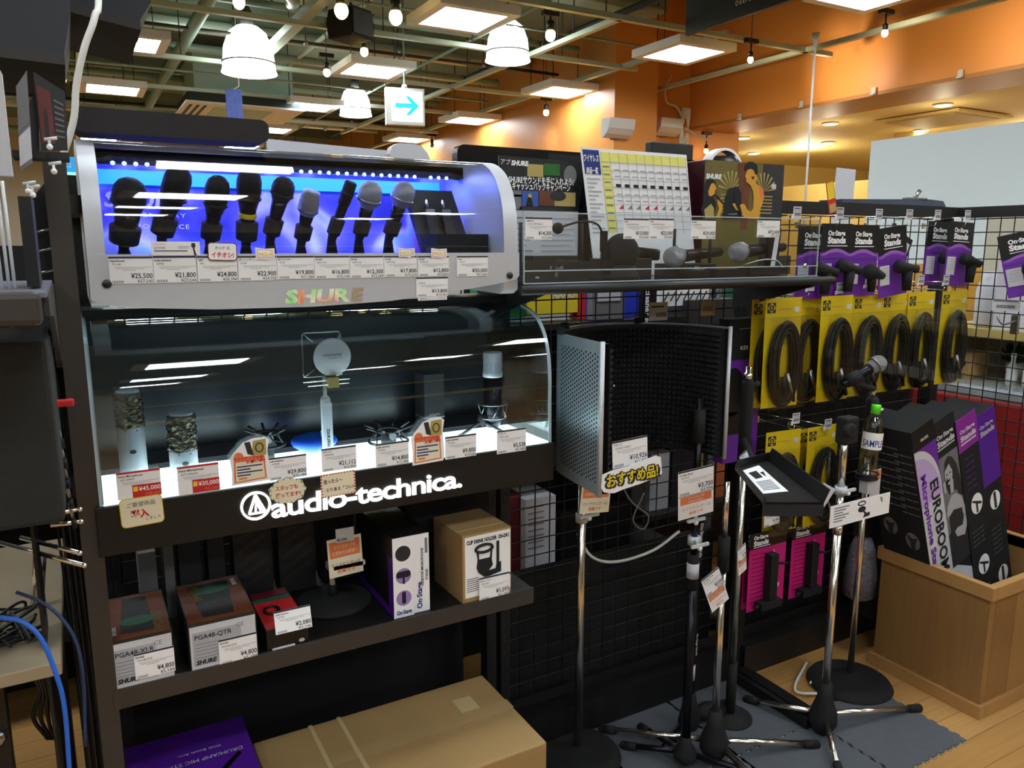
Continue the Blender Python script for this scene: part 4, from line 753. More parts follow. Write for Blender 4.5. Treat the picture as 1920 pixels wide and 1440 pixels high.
t = thing('boxed_headset', 'flat red and black box lying on the shelf behind a bright price card', 'box', (.278, 1.5, SH), rz=radians(0))
b = MB(); b.box(0, .085, .005, .2, 0, .045, 'black'); b.build('carton', t, bevel=.0015)
b = MB(); b.box(.002, .083, .01, .14, .045, .0456, 'red'); b.box(.002, .083, .14, .16, .045, .0456, 'teal_print'); b.box(.004, .08, .165, .195, .045, .0456, 'maroon')
b.tube([(.03+.015*cos(q), .09+.018*sin(q), .048) for q in [2*pi*k/16 for k in range(16)]], .003, 'black', 6, closed=True); b.build('top_print', t)
b = MB(); b.box(.01, .055, -.0004, .005, .004, .006, 'paper2'); b.disc((.07, .01), .006, 'paper2', y=.0045, rz=.004); b.build('front_print', t)
ptag(517, 586, 1183, 1143, 1.47, '2,080', '2,246', 'audio-technica', 'AT9931', 'white price card reading 2,080 yen lying against the red box', rx=-.25, group='shelf price cards')
# desk stand with hanging card
c0 = PZ(640, 1150, SH)
t = thing('desk_microphone_stand', 'short desk microphone stand on a heavy black round base on the shelf', 'microphone stand', (c0.x, 1.66, SH))
b = MB(); b.lathe([(.085, 0), (.087, .006), (.08, .012), (.03, .017), (.012, .02)], 'matte_black', 40); b.build('base', t)
b = MB(); b.lathe([(.011, .018), (.011, .045)], 'rubber', 14); b.build('sleeve', t)
b = MB(); b.lathe([(.0065, .04), (.0065, .11)], 'cream', 14); b.build('pole', t)
b = MB(); b.box(-.012, .022, -.02, .008, .085, .1, 'plastic_clear'); b.box(-.012, .06, -.06, -.05, .103, .112, 'plastic_clear'); b.sphere((.02, -.03, .09), .006, 'plastic_clear', 8, 6); b.build('card_clip', t)
def info_o(px0, px1, pb, pt, Y, lab, rz=0., ry=0., rx=0.):
    x0, x1, z0, z1 = card_px(px0, px1, pb, pt, Y); w_, h_ = x1-x0, z1-z0
    b = MB(); b.box(-w_/2, w_/2, 0, .0008, 0, h_, 'cream'); b.box(-w_*.44, w_*.44, -.0004, 0, h_*.5, h_*.92, 'orange_print'); b.text('マイクスタンドを', 0, h_*.74, h_*.11, 'cream', -.0008, al='C', w=w_*.62); b.text('お求めのお客様へ', 0, h_*.58, h_*.11, 'cream', -.0008, al='C', w=w_*.75)
    b.text('マイクホルダーは', 0, h_*.26, h_*.13, 'brown_print', -.0006, al='C', w=w_*.85); b.text('別売です', 0, h_*.1, h_*.12, 'orange_print', -.0006, al='C', off=.03)
    return solo(b, 'info_card', lab, 'card', ((x0+x1)/2, Y, z0), rz=rz, ry=ry, rx=rx)
info_o(618, 682, 1078, 1006, 1.6, 'cream and orange notice card clipped to the desk stand', ry=-.04)
x0, x1, z0, z1 = card_px(630, 664, 1016, 990, 1.595); b = MB(); b.box(0, x1-x0, 0, .001, 0, z1-z0, 'paper2'); b.text('¥1,500', .002, .004, .008, 'ink', -.0005, off=.03); solo(b, 'price_tag', 'small greyish price strip above the orange notice on the desk stand', 'price tag', (x0, 1.595, z0))
# two slim stand boxes
def slim(x, w_, y, h_, mode, lab):
    t = thing('stand_box', lab, 'box', (x, y, SH), group='slim white-edged desk stand boxes')
    b = MB(); b.box(0, w_, 0, .24, 0, h_, 'violet'); b.box(-.0005, w_+.0005, .002, .24, h_*.75, h_+.0008, 'black'); b.box(-.0008, 0, .03, .238, h_*.1, h_*.75, 'black'); b.build('carton', t, bevel=.001)
    b = MB(); b.box(.0, w_, -.001, 0, .0, h_, 'paper')
    if mode == 0:
        for k, (mt_, zz) in enumerate((('dark_grey', .8), ('mauve', .52), ('mauve', .24))):
            b.disc((w_*.5, h_*zz), w_*.38, M.get(mt_) or mat('mauve', (.62, .5, .75), .6), y=-.0015)
        b.prism(rrect(w_*.15, w_*.85, h_*.5, h_*.58, .006), -.002, -.0015, 'ink', 'y'); b.box(w_*.46, w_*.56, -.002, -.0015, h_*.42, h_*.5, 'ink'); b.prism(rrect(w_*.4, w_*.6, h_*.17, h_*.32, .004), -.002, -.0015, 'ink', 'y')
        b.text('On·Stage', w_*.5, h_*.04, .014, 'blue_print', -.002, al='C', w=w_*.75, off=.03)
    else:
        b.text('On·Stage', w_*.5, h_*.05, .017, 'blue_print', -.002, rot=pi/2, off=.03); b.text('DESKTOP MICROPHONE', w_*.62, h_*.34, .008, 'ink', -.002, rot=pi/2, off=.02); b.text('STAND', w_*.9, h_*.4, .008, 'ink', -.002, rot=pi/2, off=.02); b.box(w_*.75, w_*.9, -.002, -.001, h_*.75, h_*.94, 'grey_ink')
    b.build('front_label', t)
slim(.553, .047, 1.515, .185, 0, 'slim box showing three round product pictures on its white edge'); slim(.602, .038, 1.52, .183, 1, 'slim box with sideways lettering on its white edge, next to the cardboard cube')
# clip drink holder carton
t = thing('cardboard_box', 'small cardboard cube with a white drink holder label', 'box', (.716, 1.505, SH), rz=radians(2))
b = MB(); b.box(0, .128, 0, .15, 0, .163, 'cardboard'); b.box(.0, .128, .03, .034, .163, .1635, 'tape'); b.build('carton', t, bevel=.002)
b = MB(); y = -.0016; b.box(.006, .126, -.001, 0, .012, .158, 'paper'); b.text('CLIP DRINK HOLDER  CH-DK1', .066, .141, .012, 'ink', y, al='C', w=.112, off=.05)
b.tube([(.055+.022*cos(q), y-.0012, .125+.009*sin(q)) for q in [2*pi*k/24 for k in range(24)]], .0035, 'ink', 5, closed=True)
b.prism([(.035, .12), (.04, .12), (.042, .1), (.07, .1), (.073, .12), (.077, .12), (.075, .095), (.078, .08), (.068, .07), (.066, .06), (.055, .055), (.04, .068), (.035, .08), (.038, .1)], y-.001, y, 'ink', 'y'); b.box(.088, .095, y-.001, y, .07, .136, 'ink'); b.prism([(.056, .052), (.1, .06), (.1, .085), (.088, .08), (.086, .07), (.06, .068)], y-.001, y, 'ink', 'y'); b.box(.05, .125, y-.001, y, .046, .051, 'ink')
for k in range(7): b.box(.01, .04+.006*(k % 3), y, -.001, .056-.005*k, .058-.005*k, 'grey_ink')
b.build('front_label', t)
ptag(899, 955, 1121, 1078, 1.4985, '1,093', '1,180', 'キョーリツ', 'CH-DK1', 'white price card reading 1,093 yen stuck on the cardboard cube', group='shelf price cards')
b = MB(); b.box(0, .22, 0, .13, 0, .2, 'matte_black'); b.box(.12, .17, .05, .06, .2, .2005, 'brown_print'); solo(b, 'product_box', 'dark box with a brown top print behind the cardboard cube', 'box', (.66, 1.69, SH))
# behind the back mesh of bay one
for i, (x, w_, h_, c_) in enumerate(((.07, .035, .16, 'grey'), (.12, .02, .17, 'grey'), (.15, .045, .18, 'dark_grey'), (.21, .035, .17, 'dark_grey'))):
    b = MB(); b.box(0, w_, 0, .08, 0, h_, c_); solo(b, 'stacked_case', 'dark upright case behind the leftmost boxed microphone', 'case', (x, 1.76, SH), group='dark upright cases at the back of the shelf')
for x in (.265, .365):
    b = MB(); b.box(0, .085, 0, .06, 0, .19, 'dark_grey')
    for k in range(6): b.prism([(.008, .02+.03*k), (.008, .035+.03*k), (.077, min(.185, .075+.03*k)), (.077, min(.18, .06+.03*k))], -.001, 0, 'rack_brown', 'y')
    solo(b, 'striped_box', 'dark box with brown diagonal stripes at the back of the shelf, %s' % ('left one' if x < .3 else 'right one'), 'box', (x, 1.765, SH))
b = MB(); b.box(0, .2, 0, .05, 0, .22, 'matte_black')
for k in range(3): b.text('●—  ——————', .03, .2-.014*k, .006, 'grey', -.001)
solo(b, 'product_box', 'wide black box at the back behind the desk stand', 'box', (.47, 1.775, SH))
b = MB(); b.tube(spline([(.56, 1.77, .9), (.545, 1.75, .84), (.55, 1.75, .77), (.6, 1.74, .70)], 6), .002, 'grey', 6); world_solo(b, 'thin_cable', 'thin grey cable hanging down behind the desk stand', 'cable', (.6, 1.74, .7))
# cartons on the base shelf
t = thing('cardboard_box', 'big flat cardboard carton with tape seams on the base shelf', 'box', (.275, 1.40, .1))
b = MB(); b.box(0, .605, 0, .335, 0, .25, 'cardboard'); b.build('carton', t, bevel=.004)
b = MB(); b.box(.13, .14, -.001, .336, .25, .2508, 'tape'); b.box(.2, .21, -.001, .336, .25, .2508, 'tape'); b.box(-.001, .606, .16, .2, .25, .2506, mat('tape_clear', (.7, .58, .4), .2)); b.box(.48, .53, .2, .26, .2508, .2512, 'tape'); b.build('tape', t)
b = MB(); b.prism(ellipse(.585, .15, .009, .009, 20), -.0008, 0, 'brown_print', 'y'); b.box(.575, .597, -.0008, 0, .1, .125, 'brown_print'); b.prism(ellipse(.586, .113, .006, .008, 12), -.0012, -.0008, 'cardboard', 'y'); b.build('printed_mark', t)
t = thing('stand_box', 'large purple product box with silver lettering on the base shelf', 'box', (.0, 1.40, .1))
b = MB(); b.box(.01, .262, 0, .38, 0, .3, 'violet'); b.build('carton', t, bevel=.003)
b = MB(T=Matrix.Translation((0, 0, .301)) @ Matrix.Rotation(-pi/2, 4, 'X') ); 
b.text('DRUM/AMP MIC STAND', .24, .26, .017, 'paper2', y=-.0006, rot=pi, w=None); b.text('With Boom Arm', .2, .29, .013, 'paper2', y=-.0006, rot=pi); b.prism([(.12, .0), (.15, .0), (.14, .22), (.12, .22)], -.001, 0, 'black', 'y'); b.prism([(.16, .15), (.235, .235), (.23, .245), (.15, .16)], -.001, 0, 'black', 'y'); b.build('top_print', t)
# ================================================================== BAY TWO: clear tray on the bar shelf
TZ = 1.415
t = thing('clear_tray', 'long clear acrylic tray with an upright front pane holding wireless sets', 'tray', (1.36, 1.5, TZ))
b = MB(t); b.box(.877, 1.835, 1.51, 1.513, TZ, 1.572, ACR); b.build('front_pane', t)
b = MB(t); b.box(.877, 1.835, 1.51, 1.78, TZ, TZ+.003, ACR); b.build('floor_pane', t)
for x in (.877, 1.832): b = MB(t); b.box(x, x+.003, 1.513, 1.78, TZ+.003, 1.572, ACR); b.build('end_pane', t)
b = MB(t)
for z_ in (1.571, TZ+.028, TZ): b.box(.877, 1.835, 1.5085, 1.5135, z_, z_+.0025, ACRE)
for x in (.877, 1.833): b.box(x, x+.002, 1.509, 1.513, TZ, 1.572, ACRE)
b.build('polished_edge', t)
b = MB(t); b.lathe([(.006, -.002), (.006, .004)], 'chrome', 12, (1.78, 1.508, TZ+.03), (0, -1, 0)); b.build('screw', t)
T3 = [(985, 1035, 449, 408, '14,300', '15,444', 'SAMSON', 'Concert 88 Headset'), (1169, 1216, 448, 410, '13,000', '14,040', 'AKG', 'WMS40 PRO MINI'), (1217, 1262, 448, 410, '23,000', '24,840', 'AKG', 'WMS40 PRO DUAL'), (1295, 1341, 448, 411, '29,000', '31,320', 'SHURE', 'BLX24J/PG58'), (1419, 1461, 445, 411, '72,000', '77,760', 'SHURE', 'GLXD24J')]
for q in T3: ptag(*q[:4], 1.5075, *q[4:], 'white price card reading %s yen on the clear tray' % q[4], group='price cards on the clear tray')
def recv(x0, x1, y0, y1, h_, lab, name, ant=True, mark=None):
    t = thing('wireless_receiver', lab, 'receiver', ((x0+x1)/2, y0, TZ+.003), group='black wireless receivers in the clear tray'); w_ = (x1-x0)/2
    b = MB(); b.box(-w_, w_, 0, y1-y0, 0, h_, 'black'); b.text(name, 0, h_*.62, .009, 'paper2', -.001, al='C', off=.05); b.build('housing', t, bevel=.002)
    b = MB(); b.box(-.004, .004, -.001, 0, h_*.2, h_*.45, 'grey'); b.box(-w_*.6, -w_*.5, -.001, 0, h_*.15, h_*.25, 'paper2'); b.build('display', t)
    if ant:
        for s in (-1, 1): b = MB(); b.tube([(s*w_*.9, .02, h_*.6), (s*w_*.9, .02, h_+.09)], .0042, 'rubber', 8); b.build('antenna', t)
    return t
recv(.9, 1.09, 1.56, 1.66, .045, 'flat black receiver with two stubby antennas, below the headset microphone', 'SAMSON'); recv(1.16, 1.29, 1.57, 1.66, .05, 'small black receiver with a round white emblem, between headset base and silver microphone', 'AKG', False)
recv(1.38, 1.52, 1.58, 1.67, .035, 'black receiver with two antennas standing between the silver headed microphones', 'BLX', True)
p = PY(1217, 481, 1.55); b = MB(); b.tube([(.009*cos(q), 0, .009*sin(q)) for q in [2*pi*k/20 for k in range(20)]], .0012, 'paper2', 5, closed=True); b.prism([(-.005, -.004), (.005, -.004), (0, .006)], -.001, 0, 'paper2', 'y'); solo(b, 'round_sticker', 'round white emblem on the small black receiver', 'sticker', (1.225, 1.5685, TZ+.028))
b = MB(); b.box(0, .13, 0, .05, 0, .012, 'black'); b.box(0, .13, 0, .05, .012, .0125, 'grey'); solo(b, 'wireless_receiver', 'slim black bodypack lying on the flat receiver', 'receiver', (.95, 1.59, TZ+.049), group='black wireless receivers in the clear tray')
# headset on stand
p = PY(1142, 445, 1.58)
t = thing('headset_microphone', 'black headset microphone with a foam tip on a long curved boom', 'headset', (p.x, 1.585, TZ+.003))
b = MB(); c_ = PY(1165, 475, 1.585); ox, oz = c_.x-p.x, c_.z-TZ-.003; b.sphere((ox, 0, oz), .045, 'foam', 20, 12, (1, 1, 1.1)); b.lathe([(.05, 0), (.045, .01), (.03, .05)], 'matte_black', 20, (ox, 0, 0)); b.build('ear_pad', t)
f0 = PY(1046, 428, 1.57); pts = [PY(1050, 427, 1.57), PY(1070, 420, 1.57), PY(1092, 415, 1.57), PY(1112, 417, 1.575), PY(1124, 425, 1.58), PY(1130, 442, 1.585)]
b = MB(t); b.tube(spline(pts, 6), .0025, 'rubber', 8); b.build('boom', t)
b = MB(t); b.sphere(f0, .0135, 'foam', 14, 10); b.build('foam_tip', t)
b = MB(t); q = PY(1131, 433, 1.585); b.box(q.x-.006, q.x-.001, 1.575, 1.59, q.z-.05, q.z, 'rubber'); b.box(q.x+.003, q.x+.007, 1.575, 1.59, q.z-.07, q.z, 'rubber'); b.tube([(q.x-.003, 1.585, q.z-.04), (q.x-.005, 1.585, TZ+.03), (q.x+.02, 1.585, TZ+.006)], .003, 'rubber', 6); b.build('headband', t)
b = MB()
for k in range(4):
    pts = [(.0+.012*k, 1.6, TZ+.012), (.03, 1.56, TZ+.035+.005*k), (.07+.005*k, 1.58, TZ+.04), (.09, 1.62, TZ+.02), (.05, 1.65, TZ+.03), (.0, 1.62, TZ+.05-.006*k), (-.03, 1.59, TZ+.02)]
    b.tube(spline([(u+.96, v-.01, w_) for u, v, w_ in pts], 5), .0018, 'cable_black', 5)
world_solo(b, 'cable_bundle', 'tangled thin black cables at the left end of the clear tray', 'cable', (.96, 1.58, TZ+.06))
def lying_mic(hp, tp, hr, br, lab):
    h_ = Vector(hp); t_ = Vector(tp); microphone(h_, t_, hr, br, lab, 'grille', None, 'ball', clip=False, group='silver headed microphones lying in the clear tray')
lying_mic(PY(1263, 482, 1.575), PY(1350, 472, 1.66)+Vector((0, 0, 0)), .0275, .015, 'silver headed black microphone lying behind the tray pane, left one')
lying_mic(PY(1383, 473, 1.575), PY(1468, 463, 1.66), .0265, .0165, 'silver headed grey microphone lying in the tray, right one')
lying_mic(PY(1175, 474, 1.66), PY(1237, 478, 1.6), .001, .017, 'dark cylindrical microphone handle lying behind the headset base')
for i, (px, py, w_, d_, h_, l_) in enumerate(((1350, 500, .11, .05, .02, 'small black bodypack with clip in the clear tray middle'), (1290, 497, .07, .04, .018, 'little black adapter left of the tray middle'))):
    q = PY(px, py, 1.58); b = MB(); b.box(-w_/2, w_/2, 0, d_, 0, h_, 'black'); b.tube(spline([(-w_/2, .0, h_+.006), (0, -.005, h_+.003), (w_/2, .01, h_+.008)], 5), .0016, 'grey', 5); solo(b, 'bodypack', l_, 'bodypack', (q.x, 1.535, TZ+.003), bevel=.002)
q0 = PY(1510, 500, 1.62)
t = thing('microphone', 'dark microphone leaning in the right tray end with a white paper slip', 'microphone', (1.745, 1.6, TZ+.004))
b = MB(); b.lathe([(.014, .0), (.017, .07), (.02, .1), (.02, .118)], 'matte_black', 16, (0, 0, 0), (.18, .1, 1)); b.lathe([(.02, .118), (.021, .13), (.016, .138)], 'brown_print', 16, (0, 0, 0), (.18, .1, 1)); b.build('body', t)
b = MB(); b.prism([(-.03, .025), (-.013, .025), (.0, .118), (-.016, .118)], -.03, -.029, 'paper', 'y'); b.build('paper_slip', t)
b = MB(); b.box(-.1, .05, -.02, .03, 0, .02, 'matte_black'); b.tube(spline([(-.13, -.03, .03), (-.07, -.035, .042), (-.01, -.03, .04), (.02, -.03, .02)], 6), .002, 'paper2', 5); b.build('base_pack', t)
# screen, posters, chart, boxed set behind the tray
a_, c_ = PY(857, 272, 1.8), PY(1310, 290, 1.8)
t = thing('black_screen', 'large glossy black flat screen propped behind the tray', 'screen', (1.2, 1.8, TZ))
b = MB(); b.prism(rrect(a_.x-1.2, c_.x-1.2, 0, a_.z-TZ+.003, .02), 0, .03, mat('gloss_black', (.03, .03, .035), .15), 'y'); b.build('panel', t, bevel=.002)
b = MB(); b.prism(rrect(a_.x-1.2+.03, c_.x-1.2-.03, .03, a_.z-TZ-.03, .005), -.001, 0, mat('screen_dark', (.07, .08, .12), .1), 'y'); b.build('glass', t)
def slab(px, Y, th=.001):
    return [(PY(x, y, Y).x, PY(x, y, Y).z) for x, y in px]
x0, x1, z0, z1 = card_px(935, 1090, 395, 299, 1.76); zb_ = TZ+.004
t = thing('poster', 'black sound campaign poster with white lettering and small photographs', 'poster', (x0, 1.76, zb_))
w_ = x1-x0; h_ = z1-zb_; hb = z0-zb_
b = MB(); b.prism([(0, 0), (w_-.01, 0), (w_-.01, hb), (w_+.008, h_), (0, h_+.004)], 0, .001, 'paper2', 'y'); b.build('sheet', t)
b = MB(); b.prism([(0, hb), (w_-.01, hb), (w_+.012, h_), (0, h_+.004)], -.0008, 0, 'black', 'y'); hh = h_-hb
def ph(u0, u1, v0, v1, m_, y=-.0012): b.box(w_*u0, w_*u1, y, y+.0004, hb+hh*v0, hb+hh*v1, m_)
ph(.33, .52, .66, .9, 'sand_print'); ph(.53, .72, .7, .93, 'leaf'); ph(.02, .26, .02, .38, 'grey'); ph(.02, .26, .26, .3, 'paper2'); ph(.27, .46, .08, .38, 'pc_blue'); ph(.47, .66, .1, .4, 'brown_print'); ph(.66, .92, .1, .38, 'sand_print'); ph(.24, .72, .01, .07, 'dark_grey')
b.prism(ellipse(w_*.85, hb+hh*.72, w_*.08, hh*.2, 16), -.0014, -.001, 'grey', 'y'); b.prism(ellipse(w_*.7, hb+hh*.3, w_*.1, hh*.1, 16), -.0018, -.0014, 'dark_grey', 'y'); b.prism([(w_*.31, hb+hh*.08), (w_*.4, hb+hh*.08), (w_*.38, hb+hh*.24), (w_*.34, hb+hh*.26)], -.0018, -.0014, 'ink', 'y'); b.prism(ellipse(w_*.36, hb+hh*.28, w_*.022, hh*.05, 12), -.0018, -.0014, 'skin_print', 'y')
b.text('アプ', w_*.02, hb+hh*.87, .015, 'paper', -.002); b.text('SHURE', w_*.14, hb+hh*.86, .016, 'paper', -.002, w=w_*.2, off=.05, shear=.15); b.text('SHUREサウンドを手に入れよう!', w_*.5, hb+hh*.53, .02, 'paper', -.0022, al='C', w=w_*.78, off=.02); b.text('キャッシュバックキャンペーン', w_*.5, hb+hh*.41, .02, 'paper', -.0022, al='C', w=w_*.7, off=.02); b.build('print', t)
b = MB()
for k in range(9): b.box(w_*.05, w_*(.4-.04*(k % 3)), -.0006, 0, hb-.02-.014*k, hb-.017-.014*k, 'grey_ink'); b.box(w_*.5, w_*(.9-.05*(k % 2)), -.0006, 0, hb-.02-.014*k, hb-.017-.014*k, 'light_ink')
b.build('small_print', t)
# wireless chart
x0, x1, z0, z1 = card_px(1087, 1300, 405, 284, 1.72); zb_ = TZ+.004; w_ = PY(1312, 400, 1.72).x-x0; h_ = PY(1200, 284, 1.72).z-zb_
t = thing('comparison_chart', 'white wireless product chart board with blue corner title and yellow header row', 'chart', (x0, 1.72, zb_))
def LX(u, v): return (u*w_*.86+(1-v)*w_*.13+.0, v*h_)
b = MB(); b.prism([LX(0, 0), LX(1, 0), LX(1, 1), LX(0, 1)], 0, .004, 'paper', 'y'); b.build('board', t)
b = MB()
def cell(u0, u1, v0, v1, m_, y=-.0006): b.prism([LX(u0, v0), LX(u1, v0), LX(u1, v1), LX(u0, v1)], y, y+.0004, m_, 'y')
cell(.01, .155, .8, .985, 'blue_print'); cell(.165, .985, .9, .975, 'yellow_card' if False else mat('pale_yellow', (.95, .93, .5), .6)); cell(.165, .25, .35, .895, M['pale_yellow'] if 'pale_yellow' in M else MATS['pale_yellow'])
for i in range(11):
    u = .165+.0745*i*1.1; 
    if u <= .99: cell(u, u+.002, .35, .975, 'grey_ink', -.001)
for i in range(9): v = .9-.065*i; cell(.165, .985, v, v+.003, 'light_ink', -.001)
for i in range(9):
    u = .265+.082*i; cell(u+.015, u+.06, .71, .735, 'ink', -.0012)
    for v in (.84, .79, .65, .6): cell(u+.01, u+.065, v, v+.008, 'light_ink', -.0012)
    b.prism([LX(u+.02, .54), LX(u+.065, .54), LX(u+.065, .575)], -.0012, -.0008, 'red' if i in (0, 3, 4) else 'grey_ink', 'y')
for k in range(14): cell(.02, .14-.03*(k % 3), .76-.032*k, .77-.032*k, 'light_ink', -.0012)
for k in range(9): cell(.175, .235, .86-.06*k, .87-.06*k, 'grey_ink', -.0012)
q = LX(.085, .93); b.text('ワイヤレス', q[0]-.002, q[1]-.01, .02, 'paper', -.0016, al='C', w=w_*.115, off=.03); q = LX(.085, .85); b.text('商品一覧', q[0]-.002, q[1]-.014, .018, 'paper', -.0016, al='C', w=w_*.09, off=.03); b.build('print', t)
# boxed wireless set with the couple
x0, x1, z0, z1 = card_px(1318, 1465, 405, 304, 1.71); w_ = x1-x0; h_ = z1-(TZ+.004)
t = thing('boxed_wireless_set', 'olive and dark product box showing a singing couple', 'box', (x0, 1.71, TZ+.004))
b = MB(); b.box(0, w_, 0, .1, 0, h_, mat('box_maroon', (.2, .05, .08), .4)); b.build('carton', t, bevel=.002)
b = MB(); y = -.0005; b.box(0, w_*.72, y, 0, 0, h_, 'olive_print'); b.box(w_*.72, w_, y, 0, 0, h_, 'dark_grey'); b.prism([(w_*.47, h_*.4), (w_*.55, h_*.4), (w_*.56, h_), (w_*.47, h_)], y-.0005, y, 'brown_print', 'y')
for s_, cx in ((1, .33), (1, .74)):
    for k in range(9): q = pi*(k+.5)/9; b.prism([(w_*cx+.004*cos(q), h_*.75), (w_*cx+w_*.16*cos(q-.06), h_*.75+h_*.17*sin(q-.06)), (w_*cx+w_*.16*cos(q+.06), h_*.75+h_*.17*sin(q+.06))], y-.0006, y-.0001, 'sand_print', 'y')
    for k in range(6): b.box(w_*(cx-.13), w_*(cx+.12), y-.0006, y, h_*(.55+.03*k), h_*(.56+.03*k), 'sand_print')
yy = y-.0014
def cp(pts, m_, d_=0.):
    b.prism([(PY(1180+u/4.571, 240+v/4.571, 1.708).x-x0, PY(1180+u/4.571, 240+v/4.571, 1.708).z-TZ-.004) for u, v in pts], yy-d_, yy-d_+.0004, m_, 'y')
cp([(935, 300), (1000, 300), (1005, 640), (945, 640)], 'brown_print')
cp([(850, 520), (930, 500), (960, 560), (960, 780), (800, 780), (820, 600)], 'ink', .0002)
cp([(640, 500), (660, 450), (700, 430), (735, 455), (745, 500), (742, 560), (720, 590), (745, 640), (740, 700), (700, 770), (640, 775), (615, 700), (640, 620)], 'ink', .0004)
cp([(700, 480), (722, 470), (738, 495), (745, 520), (735, 535), (732, 560), (705, 585), (680, 580), (676, 540)], 'skin_print', .0008)
cp([(755, 610), (785, 600), (800, 640), (795, 700), (770, 765), (740, 770), (768, 690), (755, 650)], 'skin_print', .0010)
cp([(735, 570), (750, 575), (790, 620), (825, 665), (818, 670), (775, 630), (733, 585)], 'ink', .0014)
cp([(640, 700), (700, 650), (725, 690), (720, 770), (650, 775)], 'sand_print', .0010)
cp([(1075, 480), (1110, 490), (1145, 520), (1155, 590), (1140, 650), (1120, 700), (1110, 780), (1050, 780), (990, 770), (960, 740), (940, 690), (945, 660), (985, 650), (1010, 700), (1040, 715), (1060, 690), (1065, 600), (1060, 540), (1040, 500)], 'skin_print', .0006)
cp([(1110, 490), (1145, 520), (1155, 590), (1135, 620), (1120, 560)], 'orange_print', .0010)
cp([(1010, 360), (1050, 345), (1085, 390), (1090, 440), (1075, 490), (1045, 500), (1025, 480), (1000, 460), (1000, 430), (990, 415)], 'skin_print', .0010)
cp([(990, 320), (1020, 290), (1060, 290), (1095, 320), (1100, 380), (1090, 400), (1075, 395), (1065, 360), (1030, 345), (995, 370), (985, 350)], 'ink', .0014); cp([(1045, 415), (1068, 415), (1070, 435), (1050, 440)], 'maroon', .0014)
cp([(880, 650), (920, 640), (940, 670), (960, 650), (985, 655), (1000, 690), (960, 720), (910, 700)], 'skin_print', .0012); cp([(895, 540), (915, 560), (965, 735), (950, 745), (900, 640)], 'ink', .0018); cp([(840, 735), (920, 730), (920, 745), (850, 745)], 'grey', .0016)
b.text('SHURE', .002, h_*.84, .018, 'paper', yy-.0012, w=w_*.19, off=.05, shear=.15); b.box(w_*.84, w_*.9, yy, yy+.0004, h_*.78, h_*.82, 'paper2'); b.build('front_print', t)
b = MB(); b.box(1.87, 1.9, 1.64, 1.71, 1.4, 1.41, 'black'); 
# small monitor and white headphone loop on top behind
x0, x1, z0, z1 = card_px(1222, 1300, 288, 268, 2.3); t = thing('small_monitor', 'small black monitor top sticking up behind the wireless chart', 'screen', ((x0+x1)/2, 2.3, 0)); b = MB(); b.box(x0-(x0+x1)/2, x1-(x0+x1)/2, 0, .04, 1.35, z1, 'black'); b.build('panel', t, bevel=.004); b = MB(); b.box(-.03, .03, .02, .05, .81, 1.4, 'black'); b.box(-.1, .1, -.08, .08, .801, .82, 'black'); b.build('stand', t)
cc = PY(1353, 318, 2.2); t = thing('white_headband', 'white arched headphone band showing above the couple box', 'headphones', (cc.x, 2.2, 0)); b = MB(); b.prism([(.085*cos(q), cc.z+.075*sin(q)) for q in [pi*k/20 for k in range(21)]]+[(.072*cos(q), cc.z+.066*sin(q)) for q in [pi*k/20 for k in range(20, -1, -1)]], -.02, .02, 'white', 'y'); b.build('band', t); b = MB(); b.lathe([(.07, cc.z-.08), (.07, cc.z+.02), (.05, cc.z+.045), (.001, cc.z+.05)], 'black', 20); b.lathe([(.1, 0), (.1, .02), (.02, .03), (.02, cc.z-.08)], 'black', 20); b.build('head_stand', t)
# ================================================================== SOUND SHIELD
def arc_pts():
    P = [(1.012, 1.395), (1.022, 1.50), (1.035, 1.60)]
    Q = [(1.06, 1.655), (1.11, 1.705), (1.18, 1.74), (1.26, 1.755), (1.34, 1.745), (1.41, 1.71), (1.46, 1.655), (1.492, 1.585), (1.505, 1.50)]
    return P+Q
t = thing('sound_shield', 'curved sound shield with perforated silver outside and black pyramid foam inside', 'sound shield', (1.26, 1.6, .93))
AP = spline([(x, y, 0) for x, y in arc_pts()], 5)
L = [0]
for i in range(1, len(AP)): L.append(L[-1]+(AP[i]-AP[i-1]).length)
def at(s):
    s = max(0, min(L[-1], s))
    for i in range(1, len(AP)):
        if s <= L[i]: k = (s-L[i-1])/(L[i]-L[i-1]); p = AP[i-1].lerp(AP[i], k); d = (AP[i]-AP[i-1]).normalized(); return p, Vector((d.y, -d.x, 0))
ZB0, ZT0 = .932, 1.288
# n (d.y,-d.x): first segment d=(0,1) -> n=(1,0) = inside
b = MB(t); step = .0145; NS = int(L[-1]/step); NZ = int((ZT0-ZB0-.02)/step)
vs = []; fs = []
for i in range(NS*2+1):
    p, n_ = at(i*step/2)
    for k in range(NZ*2+1):
        h_ = .024 if (i % 2 and k % 2) else .010
        v = p+n_*(.012+h_); vs.append((v.x, v.y, ZB0+.01+k*step/2))
K = NZ*2+1
for i in range(NS*2):
    for k in range(NZ*2):
        a0, a1, a2, a3 = i*K+k, (i+1)*K+k, (i+1)*K+k+1, i*K+k+1
        if (i+k) % 2 == 0: fs += [(a0, a1, a2), (a0, a2, a3)]
        else: fs += [(a0, a1, a3), (a1, a2, a3)]
b.add(vs, fs, 'foam')
b.build('foam_lining', t)
b = MB(t); vs = []; fs = []
for i in range(NS+1):
    p, n_ = at(i*L[-1]/NS)
    for d_ in (.004, .022):
        for z_ in (ZB0+.004, ZT0-.004): v = p+n_*d_; vs.append((v.x, v.y, z_))
for i in range(NS):
    for q in ((0, 1, 5, 4), (2, 6, 7, 3), (1, 3, 7, 5), (0, 4, 6, 2)): fs.append(tuple(i*4+k for k in q))
